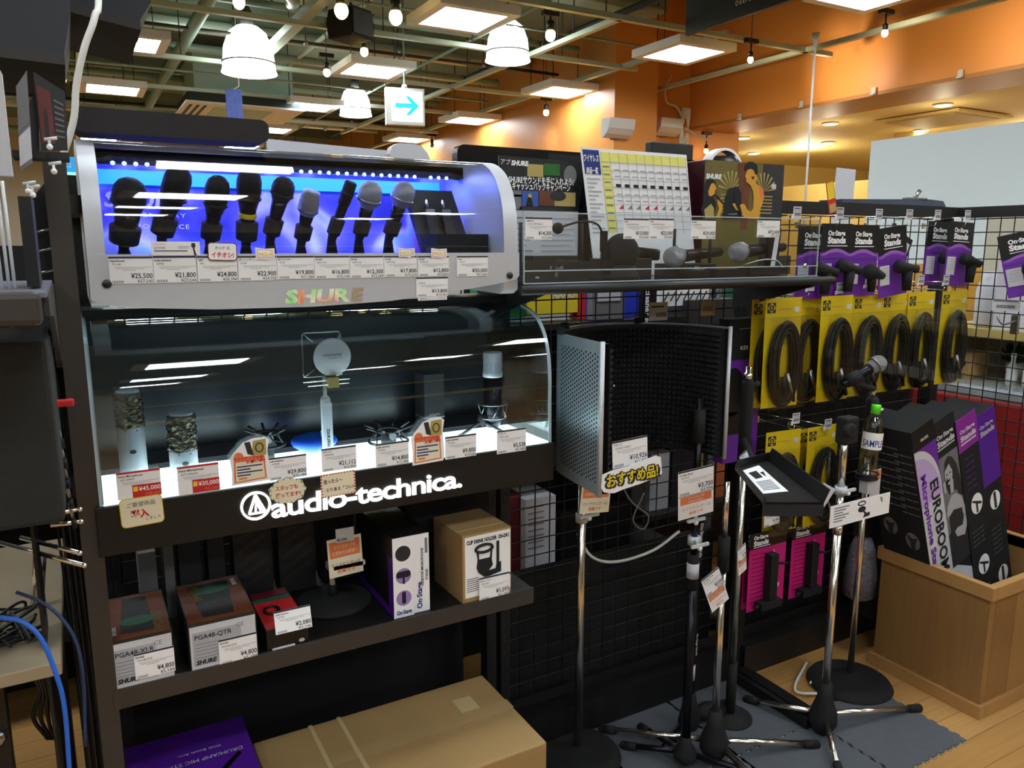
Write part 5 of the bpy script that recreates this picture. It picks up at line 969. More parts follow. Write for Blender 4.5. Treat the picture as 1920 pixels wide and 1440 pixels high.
b.add(vs, fs, 'matte_black'); b.build('foam_backing', t)
# perforated silver shell: real holes in a sheet along the arc
def perf_mat():
    m = bpy.data.materials.new('perforated_silver'); m.use_nodes = True; nt = m.node_tree; b_ = nt.nodes['Principled BSDF']; c_ = S2L((.66, .72, .75)); b_.inputs['Base Color'].default_value = (*c_, 1); b_.inputs['Metallic'].default_value = .55; b_.inputs['Roughness'].default_value = .33
    return m
PERF = perf_mat()
b = MB(t); vs = []; fs = []
i = 0
for i in range(61):
    p, n_ = at(i*L[-1]/60)
    for d_ in (0, .0025):
        for z_ in (ZB0, ZT0): v = p+n_*d_; vs.append((v.x, v.y, z_))
for i in range(60):
    for q in ((0, 1, 5, 4), (2, 6, 7, 3), (1, 3, 7, 5), (0, 4, 6, 2)): fs.append(tuple(i*4+k for k in q))
fs += [(0, 2, 3, 1), (240, 241, 243, 242)]
b.add(vs, fs, PERF)
b.build('metal_shell', t)
b = MB(t)
for i in range(18):
    s_ = .018+i*.0105
    p, n_ = at(s_)
    for k in range(28):
        z_ = ZB0+.03+k*.0108+(.0054 if i % 2 else 0); c_ = p-n_*.0006
        d = Vector((-n_.y, n_.x, 0)); b.add([c_+d*.003*cos(q)+Vector((0, 0, .003*sin(q)))+Vector((0, 0, z_)) for q in [2*pi*j/8 for j in range(8)]], [tuple(range(8))], 'black')
b.build('perforation', t)
for s_ in (0, L[-1]):
    p, n_ = at(s_); b = MB(t); b.tube([(p.x+n_.x*.002, p.y-.0, ZB0-.002), (p.x+n_.x*.002, p.y, ZT0+.002)], .0055, 'silver', 8); b.build('edge_trim', t)
for s_ in (.2, .35, .62):
    p, n_ = at(s_); b = MB(t); b.lathe([(.012, 0), (.014, .012), (.008, .016)], 'rubber', 12, (p.x, p.y, ZT0-.002)); b.build('hinge_cap', t)
q = PY(1153, 799, 1.6); b = MB(t); b.sphere((1.165, 1.68, 1.09), .006, 'chrome', 10, 8); b.sphere((1.275, 1.70, 1.12), .005, 'chrome', 10, 8); b.build('bolt', t)
b = MB(t); b.box(1.12, 1.4, 1.715, 1.735, ZB0-.03, ZB0, 'black'); b.lathe([(.015, ZB0-.09), (.015, ZB0+.0)], 'rubber', 12, (1.3, 1.70, 0)); b.build('mount_bracket', t)
ptag(1149, 1214, 872, 822, 1.395, '10,926', '11,800', 'マランツ', 'SOUND SHIELD', 'white price card reading 10,926 yen under the sound shield', ry=-.05)
x0, x1, z0, z1 = card_px(1128, 1241, 920, 868, 1.385); w_, h_ = x1-x0, z1-z0
b = MB(); sh = [(0, .3), (.04, .12), (.2, .0), (.35, .06), (.6, .1), (.9, .2), (1, .3), (.98, .9), (.9, 1), (.62, .92), (.45, .85), (.2, .84), (.02, .75)]
b.prism([(u*w_, v*h_) for u, v in sh], 0, .001, 'paper', 'y'); [b.text('おすすめ品!', w_*.5+dx_*w_*.022, h_*.28+dz_*h_*.05, h_*.5, 'dark_grey', -.0006-.0001*i_, al='C', w=w_*.86, off=.02) for i_, (dx_, dz_) in enumerate(((1, 0), (-1, 0), (0, 1), (0, -1), (.7, .7), (-.7, .7), (.7, -.7), (-.7, -.7), (1.6, -1.4), (1.2, -1)))]; b.text('おすすめ品!', w_*.5, h_*.29, h_*.5, 'yellow_print', -.0022, al='C', w=w_*.84, off=.02)
solo(b, 'recommend_card', 'cut-out card with fat yellow Japanese lettering below the 10,926 yen price', 'card', (x0, 1.385, z0), ry=-.05)
# ================================================================== STANDS
def clipholder(b, p, q):
    p = Vector(p); q = Vector(q); b.lathe([(.018, -.012), (.018, .012)], 'bag' if False else 'plastic_clear', 12, p); b.tube([p, p.lerp(q, .6)+Vector((0, 0, .002)), q], [.008, .005, .006], 'plastic_clear', 6); b.sphere(q, .007, 'white', 8, 6)
    b.box(q.x-.03, q.x+.03, q.y-.004, q.y+.003, q.z+.004, q.z+.012, 'plastic_clear')
# round base silver stand
t = thing('microphone_stand', 'straight chrome stand on a heavy black round base, left of the others', 'microphone stand', (1.19, 1.72, 0))
b = MB(); b.lathe([(.125, 0), (.13, .006), (.125, .016), (.09, .024), (.085, .022), (.045, .03), (.04, .028), (.015, .04)], 'matte_black', 48); b.build('base', t)
b = MB(); b.lathe([(.0125, .035), (.012, .9)], 'chrome', 20); b.build('pole', t)
b = MB(); b.lathe([(.016, .86), (.02, .88), (.02, .95), (.012, .96)], 'rubber', 14); b.lathe([(.009, .95), (.009, 1.0)], 'chrome', 12); b.build('clutch', t)
b = MB(); clipholder(b, (0, 0, PY(1068, 975, 1.72).z), PY(1105, 972, 1.62)-Vector((1.19, 1.72, 0))); b.build('card_clip', t)
info_o(1086, 1141, 962, 905, 1.6, 'cream and orange notice card beneath the left edge of the sound shield', ry=.1)
def tripod(loc, hub_z, legs, poles, lab, hub=('rubber', .035, .06), legr=.009, legm='chrome', foot=.014, extra=None):
    t = thing('microphone_stand', lab, 'microphone stand', loc); L0 = Vector(loc)
    b = MB(); r, h_ = hub[1], hub[2]; b.lathe([(r*.6, -h_*.45), (r, -h_*.2), (r*.95, h_*.1), (r*.55, h_*.5), (r*.45, h_*.9)], hub[0], 20, (0, 0, hub_z)); b.build('hub', t)
    for p in legs:
        p = Vector(p)-Vector((L0.x, L0.y, 0)); b = MB(); d = p.normalized(); b.tube([Vector((0, 0, hub_z))+d*.015, Vector((p.x, p.y, foot+.001))], legr, legm, 10); lg_ = b.build('leg', t)
        f = Vector((p.x, p.y, foot)); dd = (f-Vector((0, 0, hub_z))).normalized(); b = MB(); b.tube([f-dd*.04, f], [foot*.9, foot], 'rubber', 10); b.sphere(f, foot, 'rubber', 10, 6); b.build('rubber_foot', lg_)
    for (z0, z1, r, m_) in poles: b = MB(); b.lathe([(r, z0), (r, z1)], m_, 18); b.build('pole' if m_ in ('chrome', 'mic_body') else 'clutch', t)
    return t
def lettering_on(b, x, y, z, s, r, sz=.011):
    b.text(s, x+sz*.3, z, sz, 'paper2', y=y-r-.0012, rot=-pi/2, off=.02)
# black tripod
bp = PZ(1283, 1440, 0); bp = Vector((bp.x, bp.y, 0))
t = tripod(bp, .05, [PZ(1170, 1400, .01), bp+Vector((.2, -.22, 0)), bp+Vector((.0, .2, 0))], [(.05, .58, .0135, 'mic_body'), (.56, .66, .0165, 'rubber'), (.62, 1.1, .0095, 'mic_body'), (.98, 1.07, .016, 'rubber')], 'tall black tripod stand in front of the sound shield', legm='mic_body')
za = PY(1278, 1010, bp.y).z; b = MB(); lettering_on(b, 0, 0, za+.04, 'On·Stage Stands', .0172, .015); b.build('lettering', t)
zc2 = PY(1274, 1075, bp.y).z; b = MB(); b.lathe([(.0172, zc2-.022), (.0172, zc2+.022)], 'paper2', 18); b.build('paper_label', t)
b = MB(); clipholder(b, (0, 0, PY(1275, 960, bp.y).z), PY(1305, 980, bp.y-.05)-bp); b.build('card_clip', t); b = MB(); clipholder(b, (0, 0, PY(1272, 1020, bp.y).z), PY(1312, 1028, bp.y-.06)-bp); b.build('card_clip', t)
ptag(1272, 1337, 968, 878, bp.y-.06, '3,700', '3,996', 'On-Stage Stands', 'MS7701B', 'upright price card with orange band reading 3,700 yen on the tall black stand', style='o', ry=-.05)
q = PY(1345, 1140, bp.y-.08); price_tag(0, 0, 0, 0, '3,500', '3,780', 'On-Stage Stands', 'MS7411B', 'tilted price card with orange band reading 3,500 yen, hanging lowest', style='o', loc=(q.x+.012, bp.y-.08, q.z+.004), W=.066, Hh=.112, ry=-.42)
# small black round-foot stand
bp2 = PZ(1312, 1385, 0); t = thing('microphone_stand', 'black folding stand with a wide low foot behind the chrome tripod', 'microphone stand', (bp2.x, bp2.y+.05, 0))
b = MB(); b.lathe([(.02, 0), (.035, .03), (.022, .1), (.016, .13)], 'rubber', 16); b.tube([(-.0, 0, .03), (-.14, -.05, .015)], .014, 'mic_body', 8); b.build('base', t)
b = MB(); b.tube([(.02, 0, .045), (.07, .0, .045), (.15, -.0, .03)], [.02, .028, .026], 'rubber', 12); b.sphere((.15, 0, .03), .027, 'rubber', 12, 8); b.build('foot', t)
b = MB(); b.lathe([(.0115, .1), (.0115, .6)], 'mic_body', 14); lettering_on(b, 0, 0, .33, 'On·Stage Stands', .0115, .011); b.build('pole', t)
b = MB(); b.lathe([(.0122, .175), (.0122, .225)], 'paper2', 16); b.build('paper_label', t)
b = MB(); b.lathe([(.016, .56), (.018, .6), (.01, .63)], 'rubber', 12); b.build('knob', t)
# chrome tripod
bp3 = PZ(1337, 1430, 0); bp3 = Vector((bp3.x, bp3.y, 0))
t = tripod(bp3, .07, [PZ(1530, 1397, .012), PZ(1130, 1368, .012), bp3+Vector((.02, -.28, 0))], [(.1, .62, .0105, 'chrome'), (.6, .7, .0165, 'rubber'), (.68, .86, .0085, 'chrome')], 'chrome tripod stand with round black hub, behind the tilted 3,500 yen card', hub=('rubber', .042, .11))
bp4 = PZ(1368, 1350, 0); t = thing('microphone_stand', 'chrome and black boom stand standing between the shield and the cable packs', 'microphone stand', (bp4.x, bp4.y, 0))
b = MB(); b.lathe([(.016, .02), (.016, .2)], 'rubber', 14); b.lathe([(.07, 0), (.07, .015), (.02, .03)], 'rubber', 20); b.build('base', t)
b = MB(); b.lathe([(.0105, .2), (.0105, .84)], 'chrome', 16); b.build('pole', t)
zt = PY(1378, 690, bp4.y).z; zm = PY(1375, 830, bp4.y).z; b = MB(); b.lathe([(.012, .82), (.019, .85), (.019, zt-.05), (.015, zt-.04)], 'rubber', 16); b.lathe([(.008, 0), (.008, .03)], 'rubber', 10, (.015, 0, zt-.06), (1, 0, .2)); b.build('clutch', t)
b = MB(); b.lathe([(.013, zt-.04), (.013, zt-.02), (.008, zt-.018), (.008, zt)], 'chrome', 16); b.build('thread', t)
q = PY(1398, 1072, bp4.y-.05); price_tag(0, 0, 0, 0, '3,700', '3,996', 'On-Stage', '', 'small upright price card with orange band half hidden behind the chrome poles', style='o', loc=(q.x-.012, bp4.y-.05, q.z), W=.05, Hh=.09, rz=.3, ry=-.18)
a0 = PY(1390, 862, bp4.y-.1); q = PY(1412, 900, 1.35); price_tag(0, 0, 0, 0, '3,700', '3,996', 'On-Stage', '', 'narrow tilted price strip with orange band hanging over the black tray', style='o', loc=(q.x, 1.35, q.z), W=.028, Hh=.085, ry=-.5)
# music tray with paper
tz = .96; c_ = PZ(1462, 905, tz)
t = thing('utility_tray', 'black open tray attached to a stand with a printed card lying in it', 'tray', c_)
F = [PZ(*q, tz) for q in ((1378, 878), (1440, 862), (1545, 943), (1432, 943))]
b = MB(t); b.prism([(p.x, p.y) for p in F], tz-.004, tz, 'black', 'z')
TB = mat('tray_blue_black', (.1, .11, .15), .5)
def wall(i, j, h_, mt, lean=.0):
    p, q = F[i], F[j]; d = (q-p).normalized(); n_ = Vector((d.y, -d.x, 0)); o = n_*lean
    b.add([p, q, q+Vector((0, 0, h_))+o, p+Vector((0, 0, h_))+o, p+n_*.004, q+n_*.004, q+n_*.004+Vector((0, 0, h_))+o, p+n_*.004+Vector((0, 0, h_))+o], [(0, 1, 2, 3), (7, 6, 5, 4), (3, 2, 6, 7), (0, 3, 7, 4), (1, 5, 6, 2), (0, 4, 5, 1)], mt)
wall(1, 2, .03, 'black', -.012); wall(2, 3, -.03, TB, .0); wall(0, 1, .02, 'black'); wall(3, 0, .012, 'black')
b.build('tray', t)
def K(u, v, z_=0.): a = F[0].lerp(F[3], v); c = F[1].lerp(F[2], v); p = a.lerp(c, u); return (p.x, p.y, tz+.0006+z_)
def pc(pts, mt, z_=0.): b.prism([K(u, v)[:2] for u, v in pts], tz+.0006+z_, tz+.0012+z_, mt, 'z')
b = MB(t); pc([(.12, .12), (.62, .08), (.62, .75), (.12, .78)], 'paper')
pc([(.2, .22), (.42, .2), (.42, .38), (.24, .4)], 'ink', .0007); pc([(.46, .26), (.56, .25), (.5, .38)], 'ink', .0007)
for k in range(7): pc([(.18, .48+.035*k), (.52, .46+.035*k), (.52, .475+.035*k), (.18, .495+.035*k)], 'grey_ink', .0007)
b.build('printed_card', t)
b = MB(t); b.tube([c_+Vector((0, 0, -.01)), c_+Vector((.05, .1, -.03)), (1.70, 1.62, .93)], .009, 'rubber', 8); b.build('clamp_arm', t)
# right pair: chrome boom stand + round base stand with mic
bp5 = PZ(1541, 1378, 0); bp5 = Vector((bp5.x, bp5.y, 0))
t = tripod(bp5, .07, [PZ(1722, 1327, .015), PZ(1400, 1312, .012), PZ(1575, 1455, .012)], [(.12, .66, .0115, 'chrome'), (.64, .8, .0105, 'chrome'), (.66, .69, .014, 'chrome')], 'tall chrome tripod stand with ball hub in front of the wooden crate', hub=('rubber', .042, .12))
zk = PY(1577, 805, bp5.y).z; b = MB(); b.box(-.02, .035, -.02, .02, zk-.045, zk+.035, 'rubber'); b.lathe([(.02, -.012), (.022, .012)], 'rubber', 14, (-.01, -.02, zk), (0, -1, 0)); b.build('boom_joint', t, bevel=.006)
b = MB(); b.lathe([(.0105, .8), (.0105, zk)], 'chrome', 14); b.build('pole', t)
bp6 = PZ(1592, 1283, 0); bp6 = Vector((bp6.x, bp6.y, 0))
t = thing('microphone_stand', 'chrome stand on a wide black round base carrying the silver headed microphone', 'microphone stand', bp6)
b = MB(); b.lathe([(.135, 0), (.14, .008), (.132, .02), (.09, .028), (.086, .026), (.06, .032), (.056, .03), (.018, .045)], 'matte_black', 48); b.build('base', t)
zz = PY(1600, 850, bp6.y).z; b = MB(); b.lathe([(.0105, .04), (.0105, zz)], 'chrome', 16); b.build('pole', t)
ztp = PY(1590, 745, bp6.y).z; b = MB(); b.lathe([(.015, zz-.02), (.02, zz), (.02, ztp-.02), (.012, ztp-.01)], 'rubber', 16); b.build('clutch', t)
b = MB(); b.lathe([(.009, ztp-.012), (.009, ztp+.012), (.006, ztp+.02)], 'chrome', 12); b.build('thread', t); b = MB(); b.lathe([(.008, .0), (.01, .014)], 'chrome', 12, (.02, -.01, ztp-.055), (1, -.3, 0)); b.build('knob', t)
hd = PY(1646, 682, bp6.y-.03); tl = PY(1578, 722, bp6.y-.0)
microphone(hd, tl, .0265, .0145, 'silver headed black microphone clipped to the chrome stand in front of the cable packs', 'grille', None, 'ball', clip=False, group=None)
b = MB(); m_ = tl.lerp(hd, .3); b.tube([(bp6.x, bp6.y, ztp+.015), m_-Vector((0, 0, .012))], [.009, .012], 'rubber', 10); b.lathe([(.019, -.025), (.02, .025)], 'rubber', 12, m_, hd-tl); world_solo(b, 'mic_holder', 'black rubber holder between the chrome stand and its microphone', 'holder', (bp6.x, bp6.y, ztp+.015))
# cards on the right pair
x0, x1, z0, z1 = card_px(1556, 1665, 977, 937, bp5.y-.05); w_, h_ = x1-x0, z1-z0
b = MB(); b.prism([(0, 0), (w_, 0.002), (w_-.001, h_+.001), (-.001, h_)], 0, .0008, 'paper', 'y')
for k in range(6): b.box(w_*.06, w_*(.3-.05*(k % 3)), -.0005, 0, h_*(.82-.12*k), h_*(.87-.12*k), 'grey_ink')
b.prism(ellipse(w_*.51, h_*.8, w_*.07, h_*.12, 16)+[], -.0005, 0, 'ink', 'y'); b.prism(ellipse(w_*.51, h_*.8, w_*.05, h_*.06, 16), -.0008, -.0005, 'paper', 'y'); b.prism(ellipse(w_*.52, h_*.52, w_*.065, h_*.14, 16), -.0005, 0, 'ink', 'y'); b.prism([(w_*.54, h_*.4), (w_*.58, h_*.4), (w_*.6, h_*.3), (w_*.66, h_*.32), (w_*.66, h_*.15), (w_*.55, h_*.12), (w_*.57, h_*.28)], -.0005, 0, 'ink', 'y'); b.prism([(w_*.82, h_*.9), (w_*.86, h_*.85), (w_*.87, h_*.6), (w_*.84, h_*.7)], -.0005, 0, 'grey_ink', 'y')
solo(b, 'info_card', 'wide white card with a small black holder drawing clipped across the two chrome poles', 'card', (x0, bp5.y-.05, z0))
b = MB(bp5 and None); qq = PY(1590, 925, bp5.y-.03); clipholder(b, (bp5.x, bp5.y, qq.z), qq); world_solo(b, 'card_clip', 'clear plastic card clip on the chrome poles above the wide white card', 'clip', (bp5.x, bp5.y, qq.z))
q = PY(1640, 900, bp5.y+.1); b = MB(); b.box(0, .05, 0, .0008, -.09, .035, 'paper2'); b.box(.003, .047, -.0005, 0, .0, .03, 'orange_print'); solo(b, 'info_card', 'orange topped card half hidden behind the wide white card', 'card', (q.x-.02, bp5.y+.1, q.z))
q = PY(1545, 928, bp5.y-.04); b = MB(); b.box(-.02, .02, 0, .0008, -.03, .03, 'paper2'); solo(b, 'info_card', 'small tilted white card beside the black tray corner', 'card', (q.x, bp5.y-.04, q.z), ry=.5, rz=-.5)
# sample bottle
c_ = PY(1628, 860, bp6.y-.06); zb_ = PY(1620, 895, bp6.y-.06).z; zt_ = PY(1632, 760, bp6.y-.06).z; H_ = zt_-zb_
t = thing('plastic_bottle', 'clear plastic bottle with green cap and a white sample label', 'bottle', (c_.x, bp6.y-.06, zb_))
b = MB(T=Matrix.Rotation(.08, 4, 'Y')); b.lathe([(.026, 0), (.03, .006), (.03, H_*.3), (.028, H_*.33), (.03, H_*.36), (.031, H_*.68), (.024, H_*.8), (.012, H_*.88), (.012, H_*.92)], acrylic('bottle_clear', (.8, .82, .8), .12), 24); b.build('bottle_body', t)
b = MB(T=Matrix.Rotation(.08, 4, 'Y')); b.lathe([(.0145, H_*.88), (.0145, H_*.99), (.013, H_)], 'lime', 20); b.build('cap', t)
b = MB(T=Matrix.Rotation(.08, 4, 'Y')); n_ = 14; vs = []; 
for k in range(n_+1): q = -2.35+(-1.25+2.5*k/n_); vs += [(.0316*cos(q), .0316*sin(q), H_*.4), (.0316*cos(q), .0316*sin(q), H_*.63)]
b.add(vs, [(2*k, 2*k+2, 2*k+3, 2*k+1) for k in range(n_)], 'paper', True)
gv, gf, ga, gb = glyphs('SAMPLE', 2, .01)
b.add([(.0324*cos(-2.35+(v[0]-(ga+gb)/2)*.62), .0324*sin(-2.35+(v[0]-(ga+gb)/2)*.62), H_*.44+v[1]*.03) for v in gv], gf, 'blue_print'); b.build('paper_label', t)
b = MB(t); q = (c_.x, bp6.y-.06); b.tube([(q[0]+.033*cos(a), q[1]+.033*sin(a), zb_+.012) for a in [2*pi*k/24 for k in range(24)]], .003, 'rubber', 6, closed=True); b.lathe([(.034, 0), (.034, .004)], 'rubber', 20, (q[0], q[1], zb_-.005)); b.tube([(q[0]-.03, q[1]+.01, zb_+.005), (bp6.x, bp6.y, zb_+.02)], .006, 'rubber', 8); b.build('holder_ring', t)
b = MB(); b.box(0, .04, 0, .03, 0, .04, 'silver'); solo(b, 'small_box', 'tiny pale box held under the sample bottle', 'box', (c_.x-.02, bp6.y-.08, zb_-.05))
# ================================================================== FLOOR MATS
def jig(x0, x1, y0, y1, n=9, d=.007):
    out = []
    def edge(p, q, s):
        p = Vector(p); q = Vector(q); t_ = (q-p)/(2*n); nn = Vector((t_.y, -t_.x)).normalized()*d*s
        for k in range(2*n):
            a = p+t_*k; b_ = p+t_*(k+1); o = nn if k % 2 else Vector((0, 0)); out.append(tuple(a+o)); out.append(tuple(b_+o))
    edge((x0, y0), (x1, y0), 1); edge((x1, y0), (x1, y1), 1); edge((x1, y1), (x0, y1), -1); edge((x0, y1), (x0, y0), -1)
    o2 = [out[0]]
    for p in out[1:]:
        if (Vector(p)-Vector(o2[-1])).length > 1e-5: o2.append(p)
    return o2
def mat_tile(x, y, s, lab):
    t = thing('floor_mat', lab, 'mat', (x, y, 0), group='grey jigsaw carpet tiles')
    b = MB(); b.prism(jig(0, s, 0, s), 0, .004, 'mat_edge', 'z'); b.build('cream_backing', t)
    b = MB(); b.prism(jig(.0015, s-.0015, .0015, s-.0015, d=.0055), .004, .008, 'mat_grey', 'z'); b.build('carpet', t)
S_ = .335
for i in range(3):
    for j in range(4):
        if i == 2 and j > 3: continue
        mat_tile(1.935-S_*(i+1), 1.20+S_*.86-S_*(j), S_-.001, 'grey carpet tile under the stands, column %s from the rack corner, row %s' % ('one two three'.split()[i], 'one two three four'.split()[j]))
mat_tile(1.936, 1.20, .335, 'grey carpet tile with cream jigsaw edge, outermost towards the wooden crate')
b = MB(); b.box(1.88, 1.95, 1.47, 1.79, .0, .035, 'rack_black'); b.box(1.9, 1.93, 1.47, 1.79, .035, .04, 'black'); solo(b, 'rack_foot', 'low black rack foot sticking out over the carpet tiles', 'rack foot', (0, 0, .009))
b = MB(); b.tube(spline([(2.2, 1.74, .012), (2.05, 1.66, .012), (2.02, 1.62, .012), (2.08, 1.58, .012), (2.14, 1.54, .012)], 5), .005, 'cable_white', 6); b.tube(spline([(2.2, 1.72, .012), (2.14, 1.66, .012), (2.1, 1.64, .012)], 5), .004, 'cable_white', 6); world_solo(b, 'power_cable', 'white cable bent on the floor behind the round base', 'cable', (2.05, 1.66, .01))
b = MB(); b.tube(spline([(1.3, 1.9, .62), (1.31, 1.84, .565), (1.4, 1.835, .53), (1.55, 1.84, .535), (1.66, 1.84, .58)], 6), .005, 'cable_white', 6); b.tube(spline([(1.4, 1.83, .8), (1.45, 1.83, .72), (1.52, 1.83, .66), (1.5, 1.83, .62), (1.46, 1.83, .66), (1.5, 1.83, .74)], 6), .003, 'grey', 5); world_solo(b, 'power_cable', 'white and grey cables sagging behind the mesh under the sound shield', 'cable', (1.4, 1.84, .53))
# ================================================================== HANGING PACKS
def hook(x, z, y0=1.855, y1=1.70, lab='', tagc=True, grp='chrome mesh hooks with small price cards'):
    t = thing('mesh_hook', lab, 'hook', (x, y0, z), group=grp)
    b = MB(); b.tube([(0, -.004, 0), (0, y1-y0, -.004), (0, y1-y0-.004, .008)], .0022, 'chrome', 6); b.box(-.008, .008, -.012, -.006, -.012, .008, 'chrome'); b.build('rod', t)
    if tagc:
        b = MB(); b.tube([(0, -.004, .02), (0, y1-y0-.005, .026)], .0014, 'chrome', 5); b.build('tag_rod', t)
        b = MB(); yy = y1-y0-.008; b.box(-.017, .017, yy, yy+.001, .015, .05, 'paper2'); b.box(-.014, .012, yy-.0004, yy, .043, .046, 'ink'); b.box(-.014, .014, yy-.0004, yy, .037, .039, 'grey_ink'); b.box(-.012, .014, yy-.0004, yy, .023, .032, 'grey_ink'); b.box(-.022, -.017, yy-.002, yy+.002, .012, .024, 'white'); b.build('price_card', t)
    return t
def clip_pack(x, y, z, w_, lab, rz=0., ry=0., style=0, grp='purple microphone clip packs'):
    t = thing('clip_pack', lab, 'hanging pack', (x, y, z), rz=rz, ry=ry, group=grp); h_ = .215
    b = MB(); b.box(0, w_, 0, .001, -h_, -.075, 'purple'); b.box(0, w_, 0, .001, -.075, .015, 'black')
    n_ = 12; b.prism([(w_*k/n_, -.085+.022*sin(pi*k/n_)) for k in range(n_+1)], -.0006, -.0001, mat('lilac', (.62, .38, .75), .5), 'y'); b.prism([(w_*k/n_, -.094+.02*sin(pi*k/n_)) for k in range(n_+1)], -.0012, -.0007, 'purple', 'y'); cd_ = b.build('card', t)
    b = MB(); b.text('On·Stage', w_*.2, -.022, .022, 'paper', -.0018, w=w_*.55, off=.04); b.text('Stands', w_*.2, -.046, .028, 'paper', -.0018, w=w_*.58, off=.05); b.box(w_*.2, w_*.85, -.0018, -.001, -.056, -.0535, 'paper'); b.build('lettering', cd_)
    b = MB(); b.box(w_*.05, w_*.38, -.0018, -.001, -.175, -.11, 'paper2')
    for k in range(5): b.box(w_*.08, w_*.34, -.0022, -.0018, -.12-.009*k, -.118-.009*k, 'light_ink')
    b.build('sticker', cd_)
    b = MB()
    if style == 0: b.lathe([(.022, 0), (.02, .02), (.013, .055), (.014, .075)], 'rubber', 16, (w_*.45, -.025, -.115), (1, -.25, -.25)); b.tube([(w_*.75, -.03, -.13), (w_*.72, -.03, -.2)], [.018, .014], 'rubber', 10)
    else: b.lathe([(.012, 0), (.016, .03), (.026, .08), (.024, .085)], 'rubber', 16, (w_*1.05, -.02, -.15), (-1, -.2, .2)); b.tube([(w_*.62, -.03, -.14), (w_*.62, -.03, -.2)], [.016, .012], 'rubber', 10)
    b.build('clip', t); return t
def tx(px, py, Y): q = PY(px, py, Y); return q.x, q.z
cpk = [(1497, 432, 1.72, 'half hidden behind the right end of the clear tray', 0, 0), (1541, 428, 1.70, 'first clear of the tray', 0, 0), (1593, 430, 1.69, 'second clear of the tray, its clip turned left', 0, 1), (1646, 438, 1.68, 'third, slightly tilted', -.12, 0), (1741, 422, 1.76, 'fourth, darker and set back near the corner', .03, 0), (1781, 422, 1.70, 'last before the corner, with two pale stickers', .04, 0)]
for px, py, Y, l_, ry, st in cpk:
    x, z = tx(px, py, Y); clip_pack(x, Y, z, .135 if px < 1700 else .15, 'purple and black microphone clip pack, '+l_, rz=-.08 if px < 1700 else .0, ry=ry, style=st)
b = MB(); b.box(0, .05, 0, .001, -.16, 0, 'black'); b.box(.004, .04, -.001, 0, -.12, -.02, 'paper2'); x, z = tx(1697, 440, 1.70); solo(b, 'hanging_card', 'white and black slip tilted at the right edge of the third purple pack', 'card', (x, 1.70, z), ry=.4)
q = PX(1884, 452, 2.98); t = clip_pack(2.97, q.y+.02, q.z, .15, 'purple clip pack tilted on the right hand mesh, cut by the picture edge', rz=-pi/2, ry=.0, grp=None); t.rotation_euler = (0, -.25, -1.2)
for px, py, l_ in ((1570, 405, 'first, above the leftmost purple packs'), (1643, 407, 'second, above the purple packs'), (1700, 407, 'third, above the purple packs'), (1753, 407, 'fourth, above the purple packs'), (1809, 407, 'fifth, nearest the mesh corner'), (1490, 405, 'seen above the clear tray end')):
    x, z = tx(px, py+14, 1.69); hook(x, z, y1=1.69, lab='chrome hook with small price card in the top row, '+l_)
for px, py, l_ in ((1461, 540, 'leftmost'), (1515, 540, 'second from left'), (1623, 533, 'third, under the second purple pack'), (1674, 532, 'fourth, under the tilted pack'), (1722, 528, 'fifth'), (1769, 528, 'rightmost'), (1570, 545, 'between second and third')):
    x, z = tx(px, py+14, 1.69); hook(x, z, y1=1.69, lab='chrome hook with price card above the yellow cable packs, '+l_)
for px, py, l_ in ((1488, 788, 'above the lower yellow packs'), (1548, 798, 'half hidden behind the stand joint'), (1523, 905, 'below the black tray')): x, z = tx(px, py+14, 1.69); hook(x, z, y1=1.69, lab='chrome hook with price card '+l_)
x, z = tx(1447, 985, 1.68); price_tag(0, 0, 0, 0, '1,800', '1,944', 'On-Stage Stands', 'MY100', 'white price card reading 1,800 yen above the pink packs', loc=(x, 1.68, z), W=.07, Hh=.055, ry=-.06)
x, z = tx(1314, 598, 1.82); b = MB(); b.box(-.035, .035, 0, .001, -.02, .035, 'paper2'); b.box(-.03, .02, -.0005, 0, .02, .024, 'ink'); b.box(-.01, .03, -.0005, 0, -.01, .004, 'grey_ink'); solo(b, 'price_tag', 'faded price card on the mesh just above the sound shield', 'price tag', (PY(1247, 590, 1.8).x, 1.83, PY(1247, 590, 1.8).z)); b = MB(); b.box(-.03, .03, 0, .001, -.02, .025, 'beige'); b.box(-.02, .02, -.0005, 0, -.005, .01, 'grey_ink'); x, z = tx(1349, 582, 1.78); solo(b, 'price_tag', 'small tan price card on the mesh right of the sound shield top', 'price tag', (x, 1.83, z))
